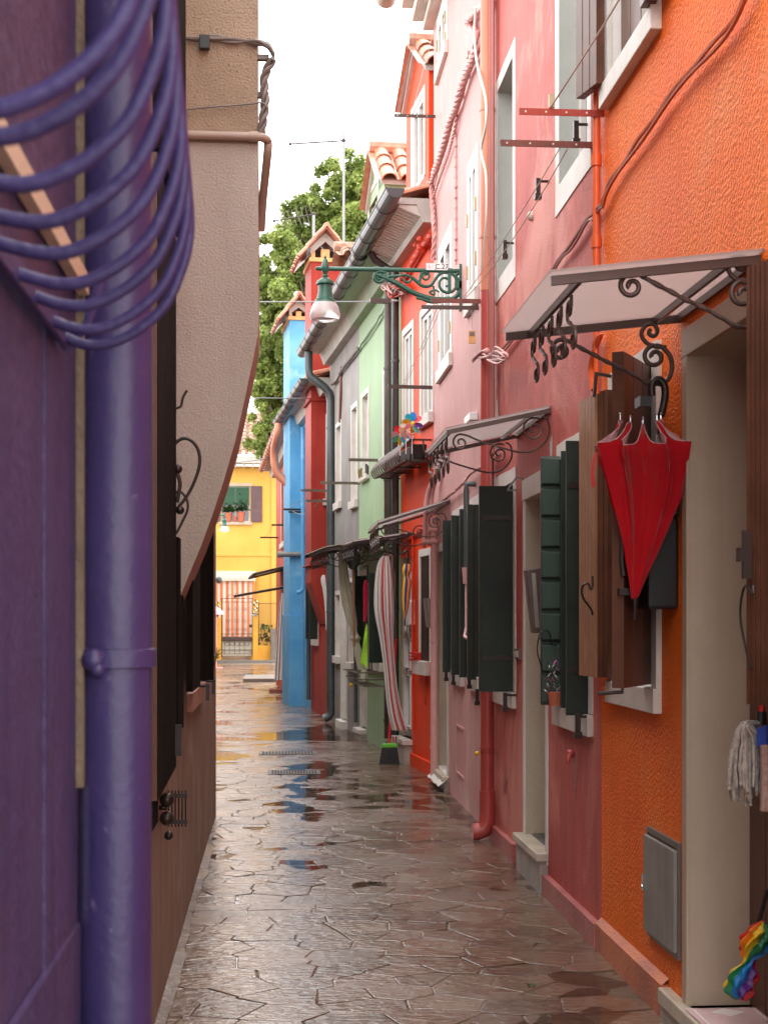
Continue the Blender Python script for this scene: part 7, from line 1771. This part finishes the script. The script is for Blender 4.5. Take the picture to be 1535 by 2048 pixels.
# ================================================================== things on the paving
def grate(px0, px1, py, label, rows=3):
    Y = (EYE-.045)*FPX/(py-HZ); a, b = at(px0, py, Y), at(px1, py, Y); g = thing('drain_grate', label, 'drain grate', ((a.x+b.x)/2, Y, zg(Y)))
    q = MB(); w_ = .17; q.box(a.x, b.x, Y-w_, Y+w_, zg(Y)+.002, zg(Y)+.007); q.build('frame', 'grate_iron', g, bevel=.002)
    n = 16; q = MB()
    for k in range(n):
        for j in range(rows): x = lerp(a.x+.03, b.x-.03, (k+.5)/n); y = Y-w_+(j+.5)*2*w_/rows; q.box(x-.009, x+.009, y-w_/rows*.72, y+w_/rows*.72, zg(Y)+.0072, zg(Y)+.0085)
    q.build('slots', 'groove_dark', g)
grate(518, 632, 1506, 'farther iron drain grate set in the wet paving'); grate(536, 640, 1545, 'nearer iron drain grate set in the wet paving')
Y = 36.0; a, b = at(488, 1355, Y), at(560, 1355, Y)
q = MB(); q.box(a.x, b.x, Y-1.4, Y+1.2, .03, .13); tag(q.build('low_platform', 'concrete', None, bevel=.01), 'low stone platform on the paving before the striped grey curtain', 'platform')
q = MB(); q.box(-6, 1, YY-2.2, YY-1.2, .0, .14); tag(q.build('door_step', 'concrete', None, bevel=.01), 'long stone kerb in front of the yellow gate', 'kerb')
for i, (px, py) in enumerate(((554, 1385), (640, 1408))):
    Y = (EYE-.045)*FPX/(py-HZ); c = at(px, py, Y); q = MB(); q.box(c.x-.16, c.x+.16, Y-.1, Y+.12, .03, .12); tag(q.build('brick', 'brick_red', None, bevel=.01), ['loose red brick at the foot of the striped grey curtain', 'red brick step at the foot of the dark red house'][i], 'brick')
# a sprig of weed on the wet slabs
c = at(1062, 1978, (EYE-.01)*FPX/(1978-HZ)); q = MB()
for k in range(9):
    a = rr.uniform(0, 6.28); d = Vector((math.cos(a), math.sin(a), .5))*.022; e = Vector((-math.sin(a), math.cos(a), .2))*.006; cc = Vector((c.x, c.y, .004)); q.v += [cc, cc+d*.5+e, cc+d, cc+d*.5-e]; n_ = len(q.v); q.f.append([n_-4, n_-3, n_-2, n_-1]); q.m.append(0)
tag(q.build('weed', 'leaf_dark', None), 'tiny green weed sprig between the wet slabs', 'weed')

# ================================================================== single pieces become objects of their own; repeats share a group
SPLIT = {'hinge', 'hole', 'gutter_strap', 'brick_pillars', 'gable', 'plinth', 'cable_clamp', 'shutter_catch', 'fitting', 'latch', 'clamp', 'flue_pipe_', 'painted_band_'}
RENAME = {'brick_pillars': 'brick_pillar'}
def split_obj(o):
    me = o.data; n = len(me.vertices); par = list(range(n))
    def find(a):
        while par[a] != a: par[a] = par[par[a]]; a = par[a]
        return a
    for e in me.edges:
        a, b = find(e.vertices[0]), find(e.vertices[1])
        if a != b: par[a] = b
    isl = {}
    for p in me.polygons: isl.setdefault(find(p.vertices[0]), []).append(p)
    if len(isl) < 2: return
    # merge islands whose boxes touch, so one piece made of two boxes stays whole
    V = [v.co.copy() for v in me.vertices]; L = []
    for ps in isl.values():
        ids = {i for p in ps for i in p.vertices}; L.append([[min(V[i][k] for i in ids) for k in range(3)], [max(V[i][k] for i in ids) for k in range(3)], ps])
    ch = True
    while ch:
        ch = False
        for i in range(len(L)):
            for j in range(i+1, len(L)):
                if all(L[i][0][k] <= L[j][1][k]+.004 and L[j][0][k] <= L[i][1][k]+.004 for k in range(3)):
                    L[i] = [[min(a, b) for a, b in zip(L[i][0], L[j][0])], [max(a, b) for a, b in zip(L[i][1], L[j][1])], L[i][2]+L[j][2]]; del L[j]; ch = True; break
            if ch: break
    if len(L) < 2: return
    base = o.name.split('.')[0]; base = RENAME.get(base, base)
    for k, (_, _, ps) in enumerate(L):
        ids = sorted({i for p in ps for i in p.vertices}); mp = {v: i for i, v in enumerate(ids)}
        m2 = bpy.data.meshes.new(base); m2.from_pydata([tuple(V[i]) for i in ids], [], [[mp[i] for i in p.vertices] for p in ps])
        for m_ in me.materials: m2.materials.append(m_)
        for pn, p in zip(m2.polygons, ps): pn.material_index = p.material_index; pn.use_smooth = p.use_smooth
        c = bpy.data.objects.new(base, m2); COL.objects.link(c); c.parent = o.parent; c.matrix_basis = o.matrix_basis.copy()
        for key in o.keys():
            if isinstance(o[key], str): c[key] = o[key]
    for c in list(o.children): c.parent = o.parent
    bpy.data.objects.remove(o)
for o in [o for o in bpy.data.objects if o.type == 'MESH' and o.name.split('.')[0] in SPLIT]: split_obj(o)
GR = {'house': 'terraced houses along the lane', 'drainpipe': 'drainpipes on the house walls', 'canopy': 'iron canopies over the doors', 'umbrella': 'umbrellas hung out along the lane', 'letter box': 'letter boxes by the doors',
      'cable': 'cables fixed to the walls', 'conduit': 'conduits on the walls', 'curtain': 'door curtains', 'chimney': 'chimney breasts and stacks', 'washing line': 'washing lines between the brackets', 'wire': 'wires crossing the lane',
      'potted plant': 'pots on the yellow house sill', 'drain grate': 'drain grates in the paving', 'street lamp': 'green street lamps', 'aerial': 'television aerials', 'pinwheel': 'pinwheels in the flower cage', 'planter': 'planters in the flower cage',
      'clothes peg': 'pegs on the short white line', 'clamp': 'cable clamps on the beige chimney', 'cable clamps': 'pink cable clamps', 'pillar': 'gate pillars', 'doormat': 'doormats on the steps', 'cloth': 'cloths hung out by the doors', 'brick': 'loose bricks'}
for o in bpy.data.objects:
    if o.parent is None and 'category' in o.keys() and o['category'] in GR and 'group' not in o.keys(): o['group'] = GR[o['category']]
    if o.parent is None and o.name.split('.')[0] == 'cable_clamp' and o['category'] == 'cable clamps': o['label'] = 'pink clamp holding the twisted cables to the pale pink wall'; o['category'] = 'clamp'

def depth_of(o):
    d = 0
    while o.parent is not None: o = o.parent; d += 1
    return d
for o in list(bpy.data.objects):
    while depth_of(o) > 2: o.parent = o.parent.parent
